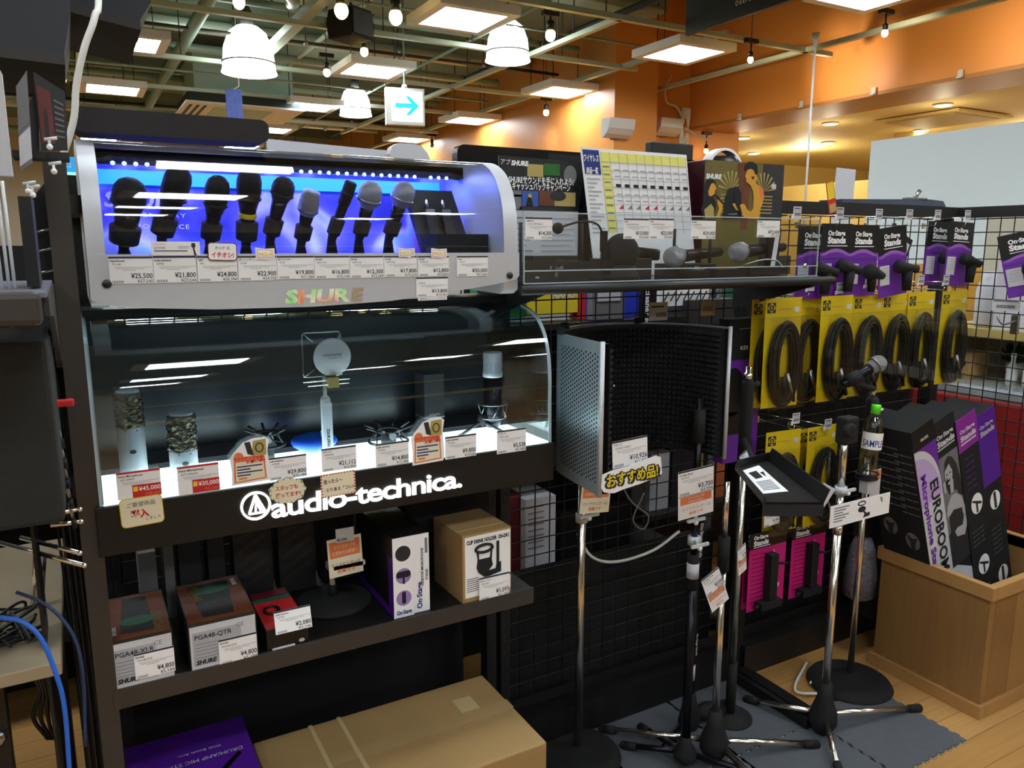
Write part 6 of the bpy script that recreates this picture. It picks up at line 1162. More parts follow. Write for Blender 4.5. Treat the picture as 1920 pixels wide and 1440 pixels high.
# yellow cable packs
def cable_pack(w_=.145, h_=.345):
    t = thing('cable_pack', 'x', 'hanging pack', (0, 0, 0), group='yellow packs of coiled black cable')
    b = MB(); b.box(0, w_, 0, .001, -h_, 0, 'yellow_card'); b.box(w_*.0, w_, -.0005, 0, -.062, -.061, 'sand_print'); cd_ = b.build('card', t)
    b = MB(); c_ = (w_*.17, -.03); s_ = .016
    b.box(c_[0]-s_, c_[0]+s_, -.001, 0, c_[1]-s_, c_[1]+s_, 'dark_grey'); b.prism([(c_[0], c_[1]+s_*1.0), (c_[0]+s_, c_[1]), (c_[0], c_[1]-s_), (c_[0]-s_, c_[1])], -.0014, -.001, 'yellow_card', 'y'); b.tube([(c_[0]+s_*.5*cos(q), -.0018, c_[1]+s_*.45*sin(q)) for q in [.6+5*k/12 for k in range(13)]], .0022, 'dark_grey', 5); b.box(c_[0], c_[0]+s_*.55, -.002, -.0014, c_[1]-.002, c_[1]+.002, 'dark_grey')
    b.box(w_*.8, w_*.93, -.001, 0, -.045, -.03, 'paper2'); b.box(w_*.35, w_*.7, -.001, 0, -.036, -.033, 'sand_print'); b.build('logo', cd_)
    b = MB(); rnd = random.Random(3)
    for k in range(14):
        a_ = .027+.0026*k; hz = .1+.0026*k; cx = w_*.5+rnd.uniform(-.004, .004); cz = -.205+rnd.uniform(-.006, .006)
        b.tube([(cx+a_*cos(q), -.010-.007*(k % 3), cz+hz*sin(q)) for q in [2*pi*i/28 for i in range(28)]], .0036, 'cable_black', 5, closed=True)
    b.build('coil', t)
    b = MB(); b.tube([(w_*.52, -.024, -.235), (w_*.72, -.026, -.31)], .0075, 'steel', 10); b.tube([(w_*.70, -.026, -.3), (w_*.75, -.026, -.325)], .006, 'rubber', 8); b.build('connector', t)
    b = MB(); b.tube([(w_*.42, -.026, -.245), (w_*.44, -.026, -.30)], .008, 'rubber', 10); b.build('plug', t)
    b = MB(); b.box(0, w_, -.032, -.0315, -h_, -.055, 'bag'); b.build('plastic_bag', t)
    return t
base = cable_pack(); used = False
for px, py, Y, l_ in ((1411, 562, 1.74, 'leftmost of the top row, behind its neighbour'), (1436, 560, 1.70, 'top row, second from left with the widest coil'), (1483, 558, 1.74, 'top row, third from left with an orange tinted middle'), (1541, 556, 1.68, 'top row, fourth from left, left of the held microphone'), (1601, 553, 1.70, 'top row, fifth, behind the held microphone'), (1656, 551, 1.71, 'top row, sixth from left'), (1704, 549, 1.70, 'top row, second from right'), (1768, 546, 1.71, 'top row, rightmost beside the mesh corner'),
                  (1437, 812, 1.72, 'lower row, left one above the black tray'), (1497, 806, 1.76, 'lower row, middle one set back'), (1515, 803, 1.70, 'lower row, right one beside the chrome poles')):
    x, z = tx(px, py, Y); z += .0; 
    c_ = base if not used else dup(base); used = True; c_.location = (x, Y, z); c_['label'] = 'yellow pack of coiled black cable, '+l_; c_.rotation_euler.z = -.1 if px < 1500 else -.04; c_.rotation_euler.y = random.uniform(-.015, .015)
# pink packs
def pink(x, Y, z, lab):
    t = thing('clip_pack', lab, 'hanging pack', (x, Y, z), group='pink stand accessory packs'); w_ = .17
    b = MB(); b.box(0, w_, 0, .001, -.27, -.055, 'magenta'); b.box(0, w_, 0, .001, -.055, .0, 'black'); b.build('card', t)
    b = MB(); b.text('On·Stage', w_*.1, -.022, .018, 'paper', -.001, w=w_*.38, off=.04); b.text('Stands', w_*.1, -.043, .023, 'paper', -.001, w=w_*.4, off=.05); b.box(w_*.1, w_*.55, -.001, 0, -.05, -.048, 'paper')
    for k in range(12): b.box(w_*.08, w_*.42, -.0008, 0, -.075-.015*k, -.073-.015*k, 'maroon')
    b.prism([(w_*.66, -.07), (w_*.82, -.13), (w_*.72, -.21), (w_*.64, -.2), (w_*.6, -.13)], -.001, 0, 'cream', 'y'); b.disc((w_*.8, -.2), .01, 'cream', y=-.0012); b.build('print', t)
    b = MB(); b.box(w_*.42, w_*.62, -.03, -.002, -.23, -.075, 'rubber'); b.box(w_*.2, w_*.75, -.035, -.002, -.26, -.235, 'rubber'); b.tube([(w_*.2, -.02, -.245), (w_*.1, -.02, -.25)], .006, 'rubber', 8); b.tube([(w_*.6, -.02, -.11), (w_*.85, -.03, -.115)], .005, 'rubber', 8); b.build('clamp', t)
for px, py, Y, l_ in ((1397, 1000, 1.74, 'set back, only its left edge showing'), (1407, 1003, 1.70, 'front one with a clear print'), (1487, 985, 1.73, 'right one behind the chrome poles')):
    x, z = tx(px, py, Y); pink(x, Y, z, 'pink and black stand accessory pack, '+l_)
b = MB(); b.lathe([(.03, 0), (.06, .02), (.058, .1), (.045, .2), (.03, .24)], mat('bubble_wrap', (.5, .47, .5), .4, bump=1, bscale=60), 12); x, z = tx(1605, 1120, 1.75); solo(b, 'bubble_wrapped_item', 'pale bubble wrapped item hanging low behind the chrome poles', 'wrapped item', (x, 1.74, z))
b = MB(); b.box(-.05, .05, -.01, .03, 0, .14, mat('brown_dark', (.2, .16, .15), .6)); solo(b, 'hanging_bag', 'dark brown plastic bag above the bubble wrapped item', 'bag', (x+.03, 1.74, z+.245))
x, z = tx(1355, 598, 1.8); x2, z2 = tx(1404, 855, 1.8)
t = thing('product_box', 'tall purple and black product box hanging on the rack post right of the shield', 'box', (x, 1.77, z2)); b = MB(); H_ = z-z2; W_ = x2-x; b.box(0, W_, 0, .045, 0, H_*.72, 'purple'); b.box(0, W_, 0, .045, H_*.72, H_, 'matte_black'); b.build('carton', t)
b = MB(); b.text('KER', W_*.36, H_*.79, .017, 'paper', -.0006, sp=1.2, off=.02); b.box(W_*.3, W_*.8, -.0006, 0, H_*.93, H_*.935, 'grey_ink'); b.prism(ellipse(W_*.2, H_*.5, W_*.33, H_*.17, 20), -.0006, 0, 'black', 'y'); b.prism([(0, H_*.2), (W_*.6, H_*.2), (W_*.6, H_*.36), (0, H_*.36)], -.0006, 0, 'black', 'y'); b.tube([(W_*.75+.01*sin(k), -.001, H_*(.02+.06*k)) for k in range(7)], .004, 'black', 5); b.build('print', t)
# things on top of the rail
q0, q1 = PY(1572, 372, 1.85), PY(1765, 380, 1.85)
t = thing('music_stand_box', 'long flat grey-blue box with a silver clip lying on the top rail', 'box', (q0.x, 1.83, 1.646)); b = MB(); w_ = q1.x-q0.x; b.prism([(0, 0), (w_, 0), (w_-.02, .02), (w_-.1, .024), (0, .012)], 0, .1, mat('slate', (.25, .29, .36), .35), 'y'); b.text('Professional Mic', w_*.5, .006, .012, 'grey', -.0006, al='C'); b.build('carton', t)
b = MB(); b.tube([(w_*.7, .02, .02), (w_*.74, .01, .055)], .008, 'steel', 8); b.box(w_*.62, w_*.8, .0, .03, .02, .028, 'steel'); b.build('clip', t)
x, z = tx(1560, 400, 1.68); b = MB(); b.prism([(-.018, 0), (.018, 0), (.018, .1), (-.018, .1)], 0, .001, 'red', 'y'); b.prism([(-.015, .045), (.015, .045), (.015, .097), (-.015, .097)], -.0005, 0, 'yellow_print', 'y'); b.box(-.015, .015, -.0005, 0, .004, .03, 'sand_print'); solo(b, 'sale_tag', 'red and yellow slip sticking up above the first hook card', 'tag', (x, 1.675, z), ry=-.28)
b = MB(); x, z = tx(1583, 375, 2.44); b.box(-.065, .065, 0, .004, 1.11-z, .14, 'paper2'); solo(b, 'paper_sheet', 'pale paper sheet standing behind the top rail', 'paper', (x, 2.443, z), ry=.03); 
# ================================================================== RIGHT MESH: things behind
t = thing('white_board_sign', 'huge blank white board standing behind the right hand mesh', 'board', (4.2, 2.0, 0))
b = MB(t); b.box(4.2, 4.24, .4, 3.13, 1.4, 2.11, 'board_white'); b.build('panel', t); b = MB(t)
b.box(4.24, 4.28, .6, .66, 0, 1.9, 'white'); b.build('leg', t); b = MB(t); b.box(4.24, 4.28, 2.9, 2.96, 0, 1.9, 'white'); b.build('leg', t)
t = thing('shop_shelf', 'pale shop shelf behind the right mesh with boxes and bottles on it', 'shelf', (3.7, 1.3, 0))
for z_ in (1.1, .86): b = MB(t); b.box(3.5, 3.95, .6, 2.2, z_, z_+.035, 'sand_print' if z_ > 1 else 'offwhite_wall'); b.build('shelf_board', t)
b = MB(t); b.box(3.93, 3.96, .6, 2.25, .0, 1.65, 'offwhite_wall'); b.build('back_panel', t)
for y_ in (.6, 2.2): b = MB(t); b.box(3.5, 3.95, y_, y_+.03, 0, 1.135, 'offwhite_wall'); b.build('side_panel', t)
for y_, w_, h_, m_, l_ in ((1.58, .17, .36, mat('lilac_box', (.66, .68, .85), .6), 'pale lilac box with a lime strip behind the right mesh'), (1.8, .15, .3, 'paper2', 'light grey box beside the lilac one behind the right mesh'), (1.3, .2, .3, 'paper2', 'pale box near the picture edge behind the right mesh')):
    b = MB(); b.box(-.1, .1, 0, w_, 0, h_, m_)
    if h_ == .36: b.box(-.103, -.1, .02, .05, .02, h_-.05, mat('lime_dull', (.62, .68, .15), .6))
    solo(b, 'product_box', l_, 'box', (3.63, y_, 1.136))
b = MB(); b.lathe([(.045, 0), (.05, .01), (.05, .17), (.04, .2), (.03, .22), (.028, .25)], 'paper2', 20); solo(b, 'white_jar', 'tall frosted white jar right of the last purple pack', 'jar', (3.62, 2.03, 1.136))
def leaves(p, n, s, lab):
    rr = random.Random(n); b = MB()
    for k in range(n):
        a = rr.uniform(0, 2*pi); e = rr.uniform(.2, 1.3); L_ = s*rr.uniform(.6, 1.1); d = Vector((cos(a)*cos(e), sin(a)*cos(e), sin(e))); c_ = d*L_; sd = d.cross(Vector((0, 0, 1))).normalized()*L_*.16
        b.add([(0, 0, 0), tuple(c_*.5+sd), tuple(c_), tuple(c_*.5-sd)], [(0, 1, 2, 3)], 'leaf')
    b.lathe([(.03, -.07), (.04, 0), (.001, .0)], 'white', 12); solo(b, 'potted_plant', lab, 'plant', p)
leaves((3.65, 1.98-.09, 1.5), 40, .12, 'small green plant high behind the right mesh') if False else leaves((3.64, 1.47, 1.206), 46, .16, 'green leafy plant behind the tilted purple pack'); leaves((3.75, 1.95, .97), 40, .12, 'dark green plant on the lower pale shelf')
for k in range(4): b = MB(); b.lathe([(.022, 0), (.024, .01), (.024, .07), (.01, .095), (.009, .12)], 'plastic_clear', 14); b.lathe([(.011, .118), (.011, .135)], 'white', 10); solo(b, 'bottle', 'small clear bottle with white cap, %s in the row behind the right mesh' % ('leftmost', 'second', 'third', 'rightmost')[k], 'bottle', (3.6, 1.88-.07*k, .896), group='small clear bottles behind the right mesh')
b = MB(); b.box(-.06, .06, -.05, .05, 0, .12, 'cardboard'); b.lathe([(.015, 0), (.015, .002)], 'black', 14, (-.06, 0, .07), (-1, 0, 0)); solo(b, 'wooden_box', 'little wooden box with a round hole behind the mesh corner', 'box', (3.62, 2.08, .896))
b = MB(); b.box(-.14, .14, -.26, .26, 0, .05, acrylic('clear_bin', (.85, .9, .88), .1)); b.box(-.1, .1, -.2, .2, .002, .03, 'paper2'); solo(b, 'clear_bin', 'clear plastic bin on the red cloth behind the right mesh', 'bin', (3.35, 1.8, .882)); 
b = MB(); b.box(3.2, 3.48, 1.45, 2.12, .0, .88, 'red_cloth'); world_solo(b, 'red_table', 'table covered with plain red cloth behind the right mesh', 'table', (3.34, 1.8, 0), bevel=.01)
q = PX(1886, 583, 3.01); b = MB(); b.box(-.045, .045, 0, .001, 0, .04, 'paper2'); b.box(-.04, .04, -.0005, 0, .035, .038, 'ink'); b.box(-.03, .03, -.0005, 0, .01, .022, 'grey_ink'); solo(b, 'price_tag', 'lone small price card on the right hand mesh', 'price tag', (3.005, q.y, q.z), rz=-1.25)
q = PX(1886, 600, 3.01); t = thing('mesh_hook', 'empty chrome J hook on the right hand mesh', 'hook', (3.01, q.y-.03, q.z)); b = MB(); b.tube(spline([(.02, 0, 0), (-.06, 0, -.01), (-.075, .01, -.0), (-.075, .02, .02)], 5), .004, 'steel', 8); b.box(-.0, .015, -.012, .012, -.05, .02, 'steel'); b.build('rod', t)
# clutter behind bay three
t = thing('shop_shelf', 'cluttered shop shelf behind the cable rack, seen through the mesh', 'shelf', (2.5, 2.6, 0))
for z_ in (.35, .75, 1.1): b = MB(t); b.box(2.05, 3.2, 2.45, 2.8, z_, z_+.02, 'dark_grey'); b.build('shelf_board', t)
b = MB(t); b.box(2.05, 3.2, 2.8, 2.82, 0, 1.45, 'dark_grey'); b.build('back_panel', t)
rr = random.Random(5)
cols = ['paper2', 'cardboard', 'paper2', 'dark_grey', 'beige', 'grey', 'orange_print', 'teal_print']
for i, z_ in enumerate((.372, .772, 1.122)):
    x = 2.08
    while x < 3.1:
        w_ = rr.uniform(.06, .14); h_ = rr.uniform(.12, .3); b = MB(); b.box(0, w_, 0, .2, 0, h_, rr.choice(cols)); solo(b, 'product_box', 'shop box on the %s shelf behind the cable rack' % ('lowest', 'middle', 'upper')[i], 'box', (x, 2.5, z_), group='shop boxes behind the cable rack, %s shelf' % ('lowest', 'middle', 'upper')[i]); x += w_+.01
# ================================================================== WOODEN CRATE WITH STAND BOXES
X0, X1, Y0, Y1, ZC = 2.413, 2.98, 1.24, 1.645, .45
t = thing('wooden_crate', 'tall pale wooden crate with raised rims holding the long stand boxes', 'crate', ((X0+X1)/2, (Y0+Y1)/2, 0))
for nm, a in (('side_board', (X0+.012, X0+.026, Y0+.012, Y1-.012)), ('side_board', (X1-.026, X1-.012, Y0+.012, Y1-.012)), ('side_board', (X0+.026, X1-.026, Y0+.012, Y0+.026)), ('side_board', (X0+.026, X1-.026, Y1-.026, Y1-.012))):
    b = MB(t); b.box(*a, 0.01, ZC-.005, CRATEW); b.build(nm, t)
for z0, z1, nm in ((ZC-.045, ZC, 'top_rim'), (0, .045, 'base_rim')):
    b = MB(t)
    for a in ((X0, X0+.026, Y0, Y1), (X1-.026, X1, Y0, Y1), (X0+.026, X1-.026, Y0, Y0+.026), (X0+.026, X1-.026, Y1-.026, Y1)): b.box(*a, z0, z1, CRATEX)
    b.build(nm, t, bevel=.002)
b = MB(t); b.box(X0+.026, X1-.026, Y0+.026, Y1-.026, .01, .02, CRATEX); b.build('floor_board', t)
ANG = -radians(20)
def long_box(px, py, Y, w_, d_, front, side, lab):
    c = PY(px, py, Y); c.x += .02; H_ = (c.z-.05)/cos(ANG)
    from mathutils import Euler
    o = c-(Matrix.Rotation(ANG, 3, 'Y') @ Vector((0, 0, H_)))
    t = thing('stand_box', lab, 'box', o, ry=ANG, group='long stand boxes leaning in the crate'); b = MB(); b.box(0, w_, 0, d_, 0, H_, 'matte_black'); b.build('carton', t)
    b = MB(); front(b, w_, H_); b.build('front_print', t)
    if side: b = MB(T=Matrix.Translation((0, d_, 0)) @ Matrix.Rotation(-pi/2, 4, 'Z')); side(b, d_, H_); b.build('side_print', t)
def oval(b, x, z, r, body): b.disc((x, z), r, 'paper', y=-.001, rz=r*1.25); b.box(x-r*.25, x+r*.2, -.0016, -.001, z-r*1.1, z+r*1.1, 'dark_grey') if body == 0 else b.prism([(x-r*.7, z+r*.7), (x+r*.8, z-r*.1), (x+r*.8, z-r*.4), (x+r*.1, z-r*.1), (x+.1*r, z-r*1.1), (x-r*.2, z-r*1.1), (x-.2*r, z+r*.1), (x-r*.8, z+r*.5)], -.0016, -.001, 'dark_grey', 'y')
def f1(b, w_, H_):
    b.box(0, w_, -.001, 0, 0, H_*.94, 'paper2'); b.box(0, w_, -.0012, 0, H_*.92, H_, 'black'); b.text('MUSIK', w_*.35, H_*.945, .014, 'paper2', -.0018, off=.03)
    b.prism([(0, H_*.92)]+[(w_*sin(pi/2*k/10), H_*(.92-.17*(1-cos(pi/2*k/10)))) for k in range(11)]+[(w_, H_*.92)], -.0014, -.001, 'purple', 'y'); b.prism([(0, H_*.89)]+[(w_*.98*sin(pi/2*k/10), H_*(.89-.19*(1-cos(pi/2*k/10)))) for k in range(11)]+[(w_*.0, H_*.7)], -.0018, -.0014, mat('lilac_light', (.75, .65, .85), .6), 'y')
    b.text('EUROBOOM', w_*.48, H_*.775, .058, 'ink', -.0024, rot=-pi/2, off=.03, w=.36); b.text('Microphone Stand', w_*.12, H_*.82, .036, 'purple', -.0024, rot=-pi/2, off=.035, w=.40)
def s1(b, w_, H_):
    for k in range(9): b.text('adjustable tripod base', w_*.2, H_*(.92-.03*k), .009, 'light_ink', -.001); b.text('height adjusts up to', w_*.58, H_*(.9-.03*k), .008, 'light_ink', -.001)
    for i, (u, v) in enumerate(((.25, .58), (.7, .54), (.3, .27), (.78, .22))): b.disc((w_*u, H_*v), .026, 'grey', y=-.001, rz=.034); b.prism([(w_*u-.008, H_*v-.034), (w_*u+.006, H_*v-.034), (w_*u+.01, H_*v+.03), (w_*u-.006, H_*v+.032)] if i > 1 else [(w_*u-.02, H_*v+.025), (w_*u, H_*v+.01), (w_*u+.02, H_*v+.02), (w_*u+.008, H_*v-.01), (w_*u+.006, H_*v-.033), (w_*u-.008, H_*v-.033), (w_*u-.01, H_*v-.005)], -.0016, -.001, 'dark_grey', 'y')
    for k in range(7): b.text('telescoping boom', w_*.15, H_*(.44-.025*k), .008, 'grey', -.001); b.text('die cast clutch', w_*.55, H_*(.42-.025*k), .008, 'grey', -.001)
def f2(b, w_, H_):
    b.text('On·Stage', w_*.12, H_*.93, .022, 'paper2', -.001, w=w_*.75, off=.04); b.text('Stands', w_*.12, H_*.9, .03, 'paper2', -.001, w=w_*.78, off=.05); b.box(w_*.12, w_*.88, -.001, 0, H_*.888, H_*.892, 'paper2')
    def q_(pts, m_, d_): b.prism([(w_*u, H_*v) for u, v in pts], -.001-d_, -.0006-d_, m_, 'y')
    q_([(.04, .4), (.96, .4), (.96, .86), (.04, .86)], 'grey', 0)
    q_([(.04, .4), (.96, .4), (.96, .52), (.5, .56), (.04, .54)], 'dark_grey', .0003)
    q_([(.25, .8), (.33, .835), (.5, .85), (.68, .835), (.82, .8), (.9, .75), (.97, .69), (.97, .66), (.8, .66), (.7, .7), (.35, .7), (.24, .75)], 'dark_grey', .0004)
    q_([(.43+.17*cos(2*pi*k/16), .78+.042*sin(2*pi*k/16)) for k in range(16)], 'light_ink', .0008)
    q_([(.3, .8), (.36, .83), (.52, .84), (.6, .8), (.56, .795), (.5, .82), (.38, .81)], 'dark_grey', .0012); q_([(.33, .785), (.38, .785), (.38, .78), (.33, .78)], 'ink', .0012); q_([(.46, .787), (.52, .787), (.52, .782), (.46, .782)], 'ink', .0012); q_([(.36, .758), (.47, .76), (.44, .751), (.38, .751)], 'ink', .0012)
    q_([(.42, .7), (.56, .7), (.6, .75), (.44, .75)], 'light_ink', .0007)
    q_([(.12, .63), (.2, .66), (.42, .69), (.6, .69), (.85, .665), (.95, .62), (.97, .56), (.8, .6), (.5, .62), (.2, .6)], 'light_ink', .0009); q_([(.2, .615), (.45, .63), (.82, .615), (.84, .52), (.75, .47), (.3, .47), (.22, .54)], 'dark_grey', .0011)
    q_([(.95, .62), (.97, .54), (.8, .5), (.45, .515), (.38, .54), (.5, .55), (.75, .545), (.88, .58)], 'light_ink', .0015); q_([(.2, .75), (.36, .77), (.36, .75), (.22, .72)], 'ink', .0016); q_([(.12, .76), (.24, .765), (.24, .72), (.14, .715)], 'light_ink', .0018)
    b.prism([(0, 0), (w_, 0), (w_, H_*.34), (w_*.3, H_*.4), (0, H_*.44)], -.001, 0, 'paper2', 'y'); b.text('MIDBOOM', w_*.12, H_*.31, .066, 'ink', -.0028, rot=-pi/2, off=.03, w=.36); b.text('punk', w_*.68, H_*.26, .04, 'purple', -.0028, rot=-pi/2, off=.05)
def f3(b, w_, H_):
    b.box(0, w_, -.001, 0, H_*.87, H_, mat('bright_purple', (.55, .15, .6), .45)); b.text('On·Stage', w_*.12, H_*.94, .02, 'paper2', -.0018, w=w_*.75, off=.04); b.text('Stands', w_*.12, H_*.91, .028, 'paper2', -.0018, w=w_*.78, off=.05); b.box(w_*.12, w_*.88, -.0018, 0, H_*.895, H_*.9, 'paper2')
    for k in range(6): b.text('heavy duty', w_*.2, H_*(.83-.025*k), .012, 'purple', -.001)
    oval(b, w_*.55, H_*.63, .032, 1); oval(b, w_*.55, H_*.36, .032, 1); oval(b, w_*.55, H_*.1, .032, 0)
    for v in (.52, .26): 
        for k in range(4): b.text('adjustable height', w_*.15, H_*(v-.02*k), .01, 'grey', -.001)
def f4(b, w_, H_):
    b.box(0, w_, -.001, 0, H_*.7, H_, 'violet'); b.text('On·Stage', w_*.15, H_*.94, .02, 'light_ink', -.0018, w=w_*.7, off=.04); b.text('Stands', w_*.15, H_*.91, .028, 'light_ink', -.0018, w=w_*.75, off=.05)
    oval(b, w_*.55, H_*.62, .03, 0); oval(b, w_*.55, H_*.28, .03, 0)
    for k in range(6): b.text('folding tripod', w_*.2, H_*(.5-.022*k), .01, 'grey', -.001); b.text('steel tube', w_*.2, H_*(.18-.022*k), .01, 'grey', -.001)
def f0(b, w_, H_): b.box(0, w_, -.001, 0, 0, H_, 'grey'); b.text('punk', w_*.3, H_*.2, .03, 'purple', -.0018, rot=-pi/2, off=.05)
long_box(1700, 814, 1.45, .112, .17, f1, s1, 'long white, purple and black stand box with big sideways lettering, leftmost in the crate')
long_box(1739, 800, 1.455, .118, .15, f2, None, 'long stand box with a grey photo of a singing woman, second in the crate')
long_box(1784, 793, 1.45, .11, .15, f3, None, 'long stand box with bright purple top and white ovals, third in the crate')
long_box(1821, 786, 1.46, .11, .15, f4, None, 'long stand box with dark violet top, rightmost in the crate')
b = MB(); b.box(0, .25, 0, .1, 0, .7, 'matte_black'); b.box(.05, .12, -.001, 0, .64, .7, 'purple'); b.box(.14, .25, -.001, 0, .66, .72, 'black'); b.box(.2, .23, -.002, -.001, .67, .7, 'paper2'); solo(b, 'stand_box', 'dark box with purple top edge behind the leaning boxes', 'box', (2.43, 1.68, 0.0) if False else (2.5, 1.70, .12))
# ================================================================== LEFT EDGE
t = thing('shelf', 'dark brown shelf with a rounded front left of the front post', 'shelf', (-.3, 1.3, 1.43))
b = MB(t); b.box(-.8, -.03, 1.1, 1.5, 1.438, 1.444, mat('shelf_grey', (.45, .45, .5), .35)); b.build('shelf_board', t)
b = MB(t); b.box(-.8, -.035, 1.085, 1.105, 1.405, 1.446, 'rack_brown'); b.build('front_lip', t, bevel=.008)
b = MB(t); b.prism([(1.12, 1.438), (1.5, 1.438), (1.5, 1.30), (1.46, 1.33), (1.3, 1.4), (1.12, 1.415)], -.034, -.028, 'rack_brown', 'x'); b.build('bracket', t)
q0 = PY(95, 1000, 1.25); q1 = PY(88, 640, 1.25)
b = MB(); b.box(-.5, q1.x, 1.25, 1.5, PY(60, 990, 1.25).z, q1.z, mat('speaker_black', (.13, .13, .12), .8, bump=.3, bscale=400)); world_solo(b, 'black_cabinet', 'large plain dark cabinet on chrome rods at the left picture edge', 'cabinet', (-.25, 1.3, PY(60, 990, 1.25).z), bevel=.008)
t = thing('rod_rack', 'chrome display rods sticking out towards the left front post', 'rack', (-.1, 1.4, .96))
for i, (p, q, z_) in enumerate((((0, 1018), (158, 1060), .965), ((40, 1008), (150, 1037), .98), ((95, 965), (150, 955), 1.05), ((95, 985), (152, 978), 1.03))):
    a_, c_ = PZ(*p, z_), PZ(*q, z_); b = MB(t); b.tube([a_, c_], .0042, 'chrome', 8); b.sphere(c_, .005, 'chrome', 8, 6); b.build('rod', t)
b = MB(t); b.box(-.1, -.095, 1.5, 1.6, .3, 1.4, 'rack_black'); b.build('upright', t)
# dangling adapters and cables
b = MB(); rr = random.Random(9)
for k in range(9):
    x = -.04-.0035*k; y = 1.52+.02*(k % 3); b.tube(spline([(x, y, 1.33), (x+.004, y, 1.2), (x+.006+rr.uniform(-.003, .003), y, 1.0), (x+.012, y, .6), (x+.01, y, .2)], 5), .0025, 'cable_black', 5)
world_solo(b, 'cable_bundle', 'bundle of thin black cables hanging straight down beside the left front post', 'cable', (-.05, 1.52, .2))
for k in range(5):
    p = PY(105+6*k, 790+38*k, 1.42); b = MB(); b.tube([(0, 0, 0), (.004, 0, -.03)], .003, 'steel', 6); b.tube([(.004, 0, -.03), (.005, 0, -.045)], .0045, 'rubber', 6); solo(b, 'cable_adapter', 'small chrome plug adapter hanging in the dark gap, %s from the top' % ('first', 'second', 'third', 'fourth', 'fifth')[k], 'adapter', p, group='plug adapters in the dark gap')
p = PY(115, 757, 1.4); b = MB(); b.box(-.016, .018, 0, .01, -.006, .006, 'red'); solo(b, 'red_clip', 'small bright red clip beside the left front post', 'clip', p, bevel=.003)
# side panel with hooks, black box, clear rods
a_ = [(-.085, 1.13), (-.012, 1.2)]
t = thing('side_panel', 'black slanted display panel with short chrome hooks left of the post', 'panel', (-.05, 1.62, 1.45))
z0, z1 = PY(60, 385, 1.62).z, PY(105, 325, 1.62).z; xa, xb = PY(55, 450, 1.62).x, PY(112, 450, 1.62).x
b = MB(t); b.prism([(xa, 1.40), (xb, 1.40), (xb, z1), (xa, z0)], 1.62, 1.63, 'rack_black', 'y'); b.build('board', t)
for py in (435, 472, 513): p = PY(70, py, 1.6); q = PY(104, py-8, 1.6); b = MB(t); b.tube([p, q], .0022, 'steel', 6); b.build('hook', t)
b = MB(); p = PY(12, 540, 1.2); x2, z2 = PY(57, 365, 1.2).x, PY(45, 368, 1.2).z; b.box(PY(36, 400, 1.2).x, x2, 1.2, 1.3, 1.447, z2, 'black'); world_solo(b, 'black_box', 'upright black box standing on the brown shelf', 'box', (x2-.01, 1.25, 1.447))
t = thing('clear_stand', 'clear acrylic rods and frame on the brown shelf at the left edge', 'stand', (-.08, 1.15, 1.446))
for px in (3, 16, 27): p = PY(px, 530, 1.15); b = MB(t); b.tube([(p.x, 1.15, 1.448), (p.x-.001, 1.15, PY(px, 340, 1.15).z)], .0022, 'plastic_clear', 6); b.build('rod', t)
b = MB(); p = PY(24, 330, 1.3); z_t = PY(0, 92, 1.3).z; b.prism([(-.3, 0), (p.x, 0), (p.x-.0, .165-.03), (p.x-.015, .175), (-.3, .2)], 1.3, 1.32, 'paper2', 'y'); bb = b; bb.v = [Vector((v.x, v.y, v.z+p.z-.0)) for v in bb.v]; world_solo(bb, 'white_partition', 'white panel cut by the left picture edge, above the clear rods', 'panel', (-.1, 1.3, p.z))
def quadcard(pts, Y, th, name, lab, cat, mt, extra=None):
    P = [PY(x, y, Y) for x, y in pts]; b = MB(); b.prism([(p.x, p.z) for p in P], Y, Y+th, mt, 'y')
    if extra: extra(b, P, Y)
    return world_solo(b, name, lab, cat, P[0])
def ex1(b, P, Y):
    for u0, u1, m_ in ((.05, .4, 'paper2'), (.45, .7, 'grey')): b.prism([tuple((P[0].lerp(P[3], u0))[i] for i in (0, 2)), tuple((P[1].lerp(P[2], u0))[i] for i in (0, 2)), tuple((P[1].lerp(P[2], u1))[i] for i in (0, 2)), tuple((P[0].lerp(P[3], u1))[i] for i in (0, 2))], Y-.001, Y, m_, 'y')
quadcard([(38, 320), (61, 305), (50, 132), (30, 162)], 1.32, .004, 'leaflet', 'grey and white leaflet with a pale edge, leaning beside the white panel', 'leaflet', 'grey', ex1)
def ex2(b, P, Y):
    def L_(u, v): a = P[0].lerp(P[1], u); c = P[3].lerp(P[2], u); d = a.lerp(c, v); return (d.x, d.z)
    b.prism([L_(.05, .1), L_(.55, .1), L_(.5, .85), L_(.05, .85)], Y-.001, Y, mat('poster_red', (.42, .17, .15), .5, noise=.3, nscale=60), 'y'); b.prism([L_(.2, .1), L_(.35, .1), L_(.36, .5), L_(.3, .6), L_(.22, .5)], Y-.0016, Y-.001, 'dark_grey', 'y')
    for k in range(7): b.prism([L_(.6, .2+.09*k), L_(.92, .2+.09*k), L_(.92, .23+.09*k), L_(.6, .23+.09*k)], Y-.001, Y, 'grey', 'y')
quadcard([(78, 282), (127, 282), (122, 172), (62, 134)], 1.34, .003, 'poster', 'dark reddish poster with a standing figure, leaning above the brown shelf', 'poster', 'dark_grey', ex2)
quadcard([(55, 300), (74, 292), (72, 165), (55, 190)], 1.36, .01, 'dark_gadget', 'dark blue-grey device between the leaflet and the reddish poster', 'device', 'dark_grey')
b = MB(); p = PY(100, 290, 1.33); b.box(-.05, .02, 0, .05, -.006, .004, 'black'); solo(b, 'poster_stand', 'black ledge holding the reddish poster', 'stand', p)
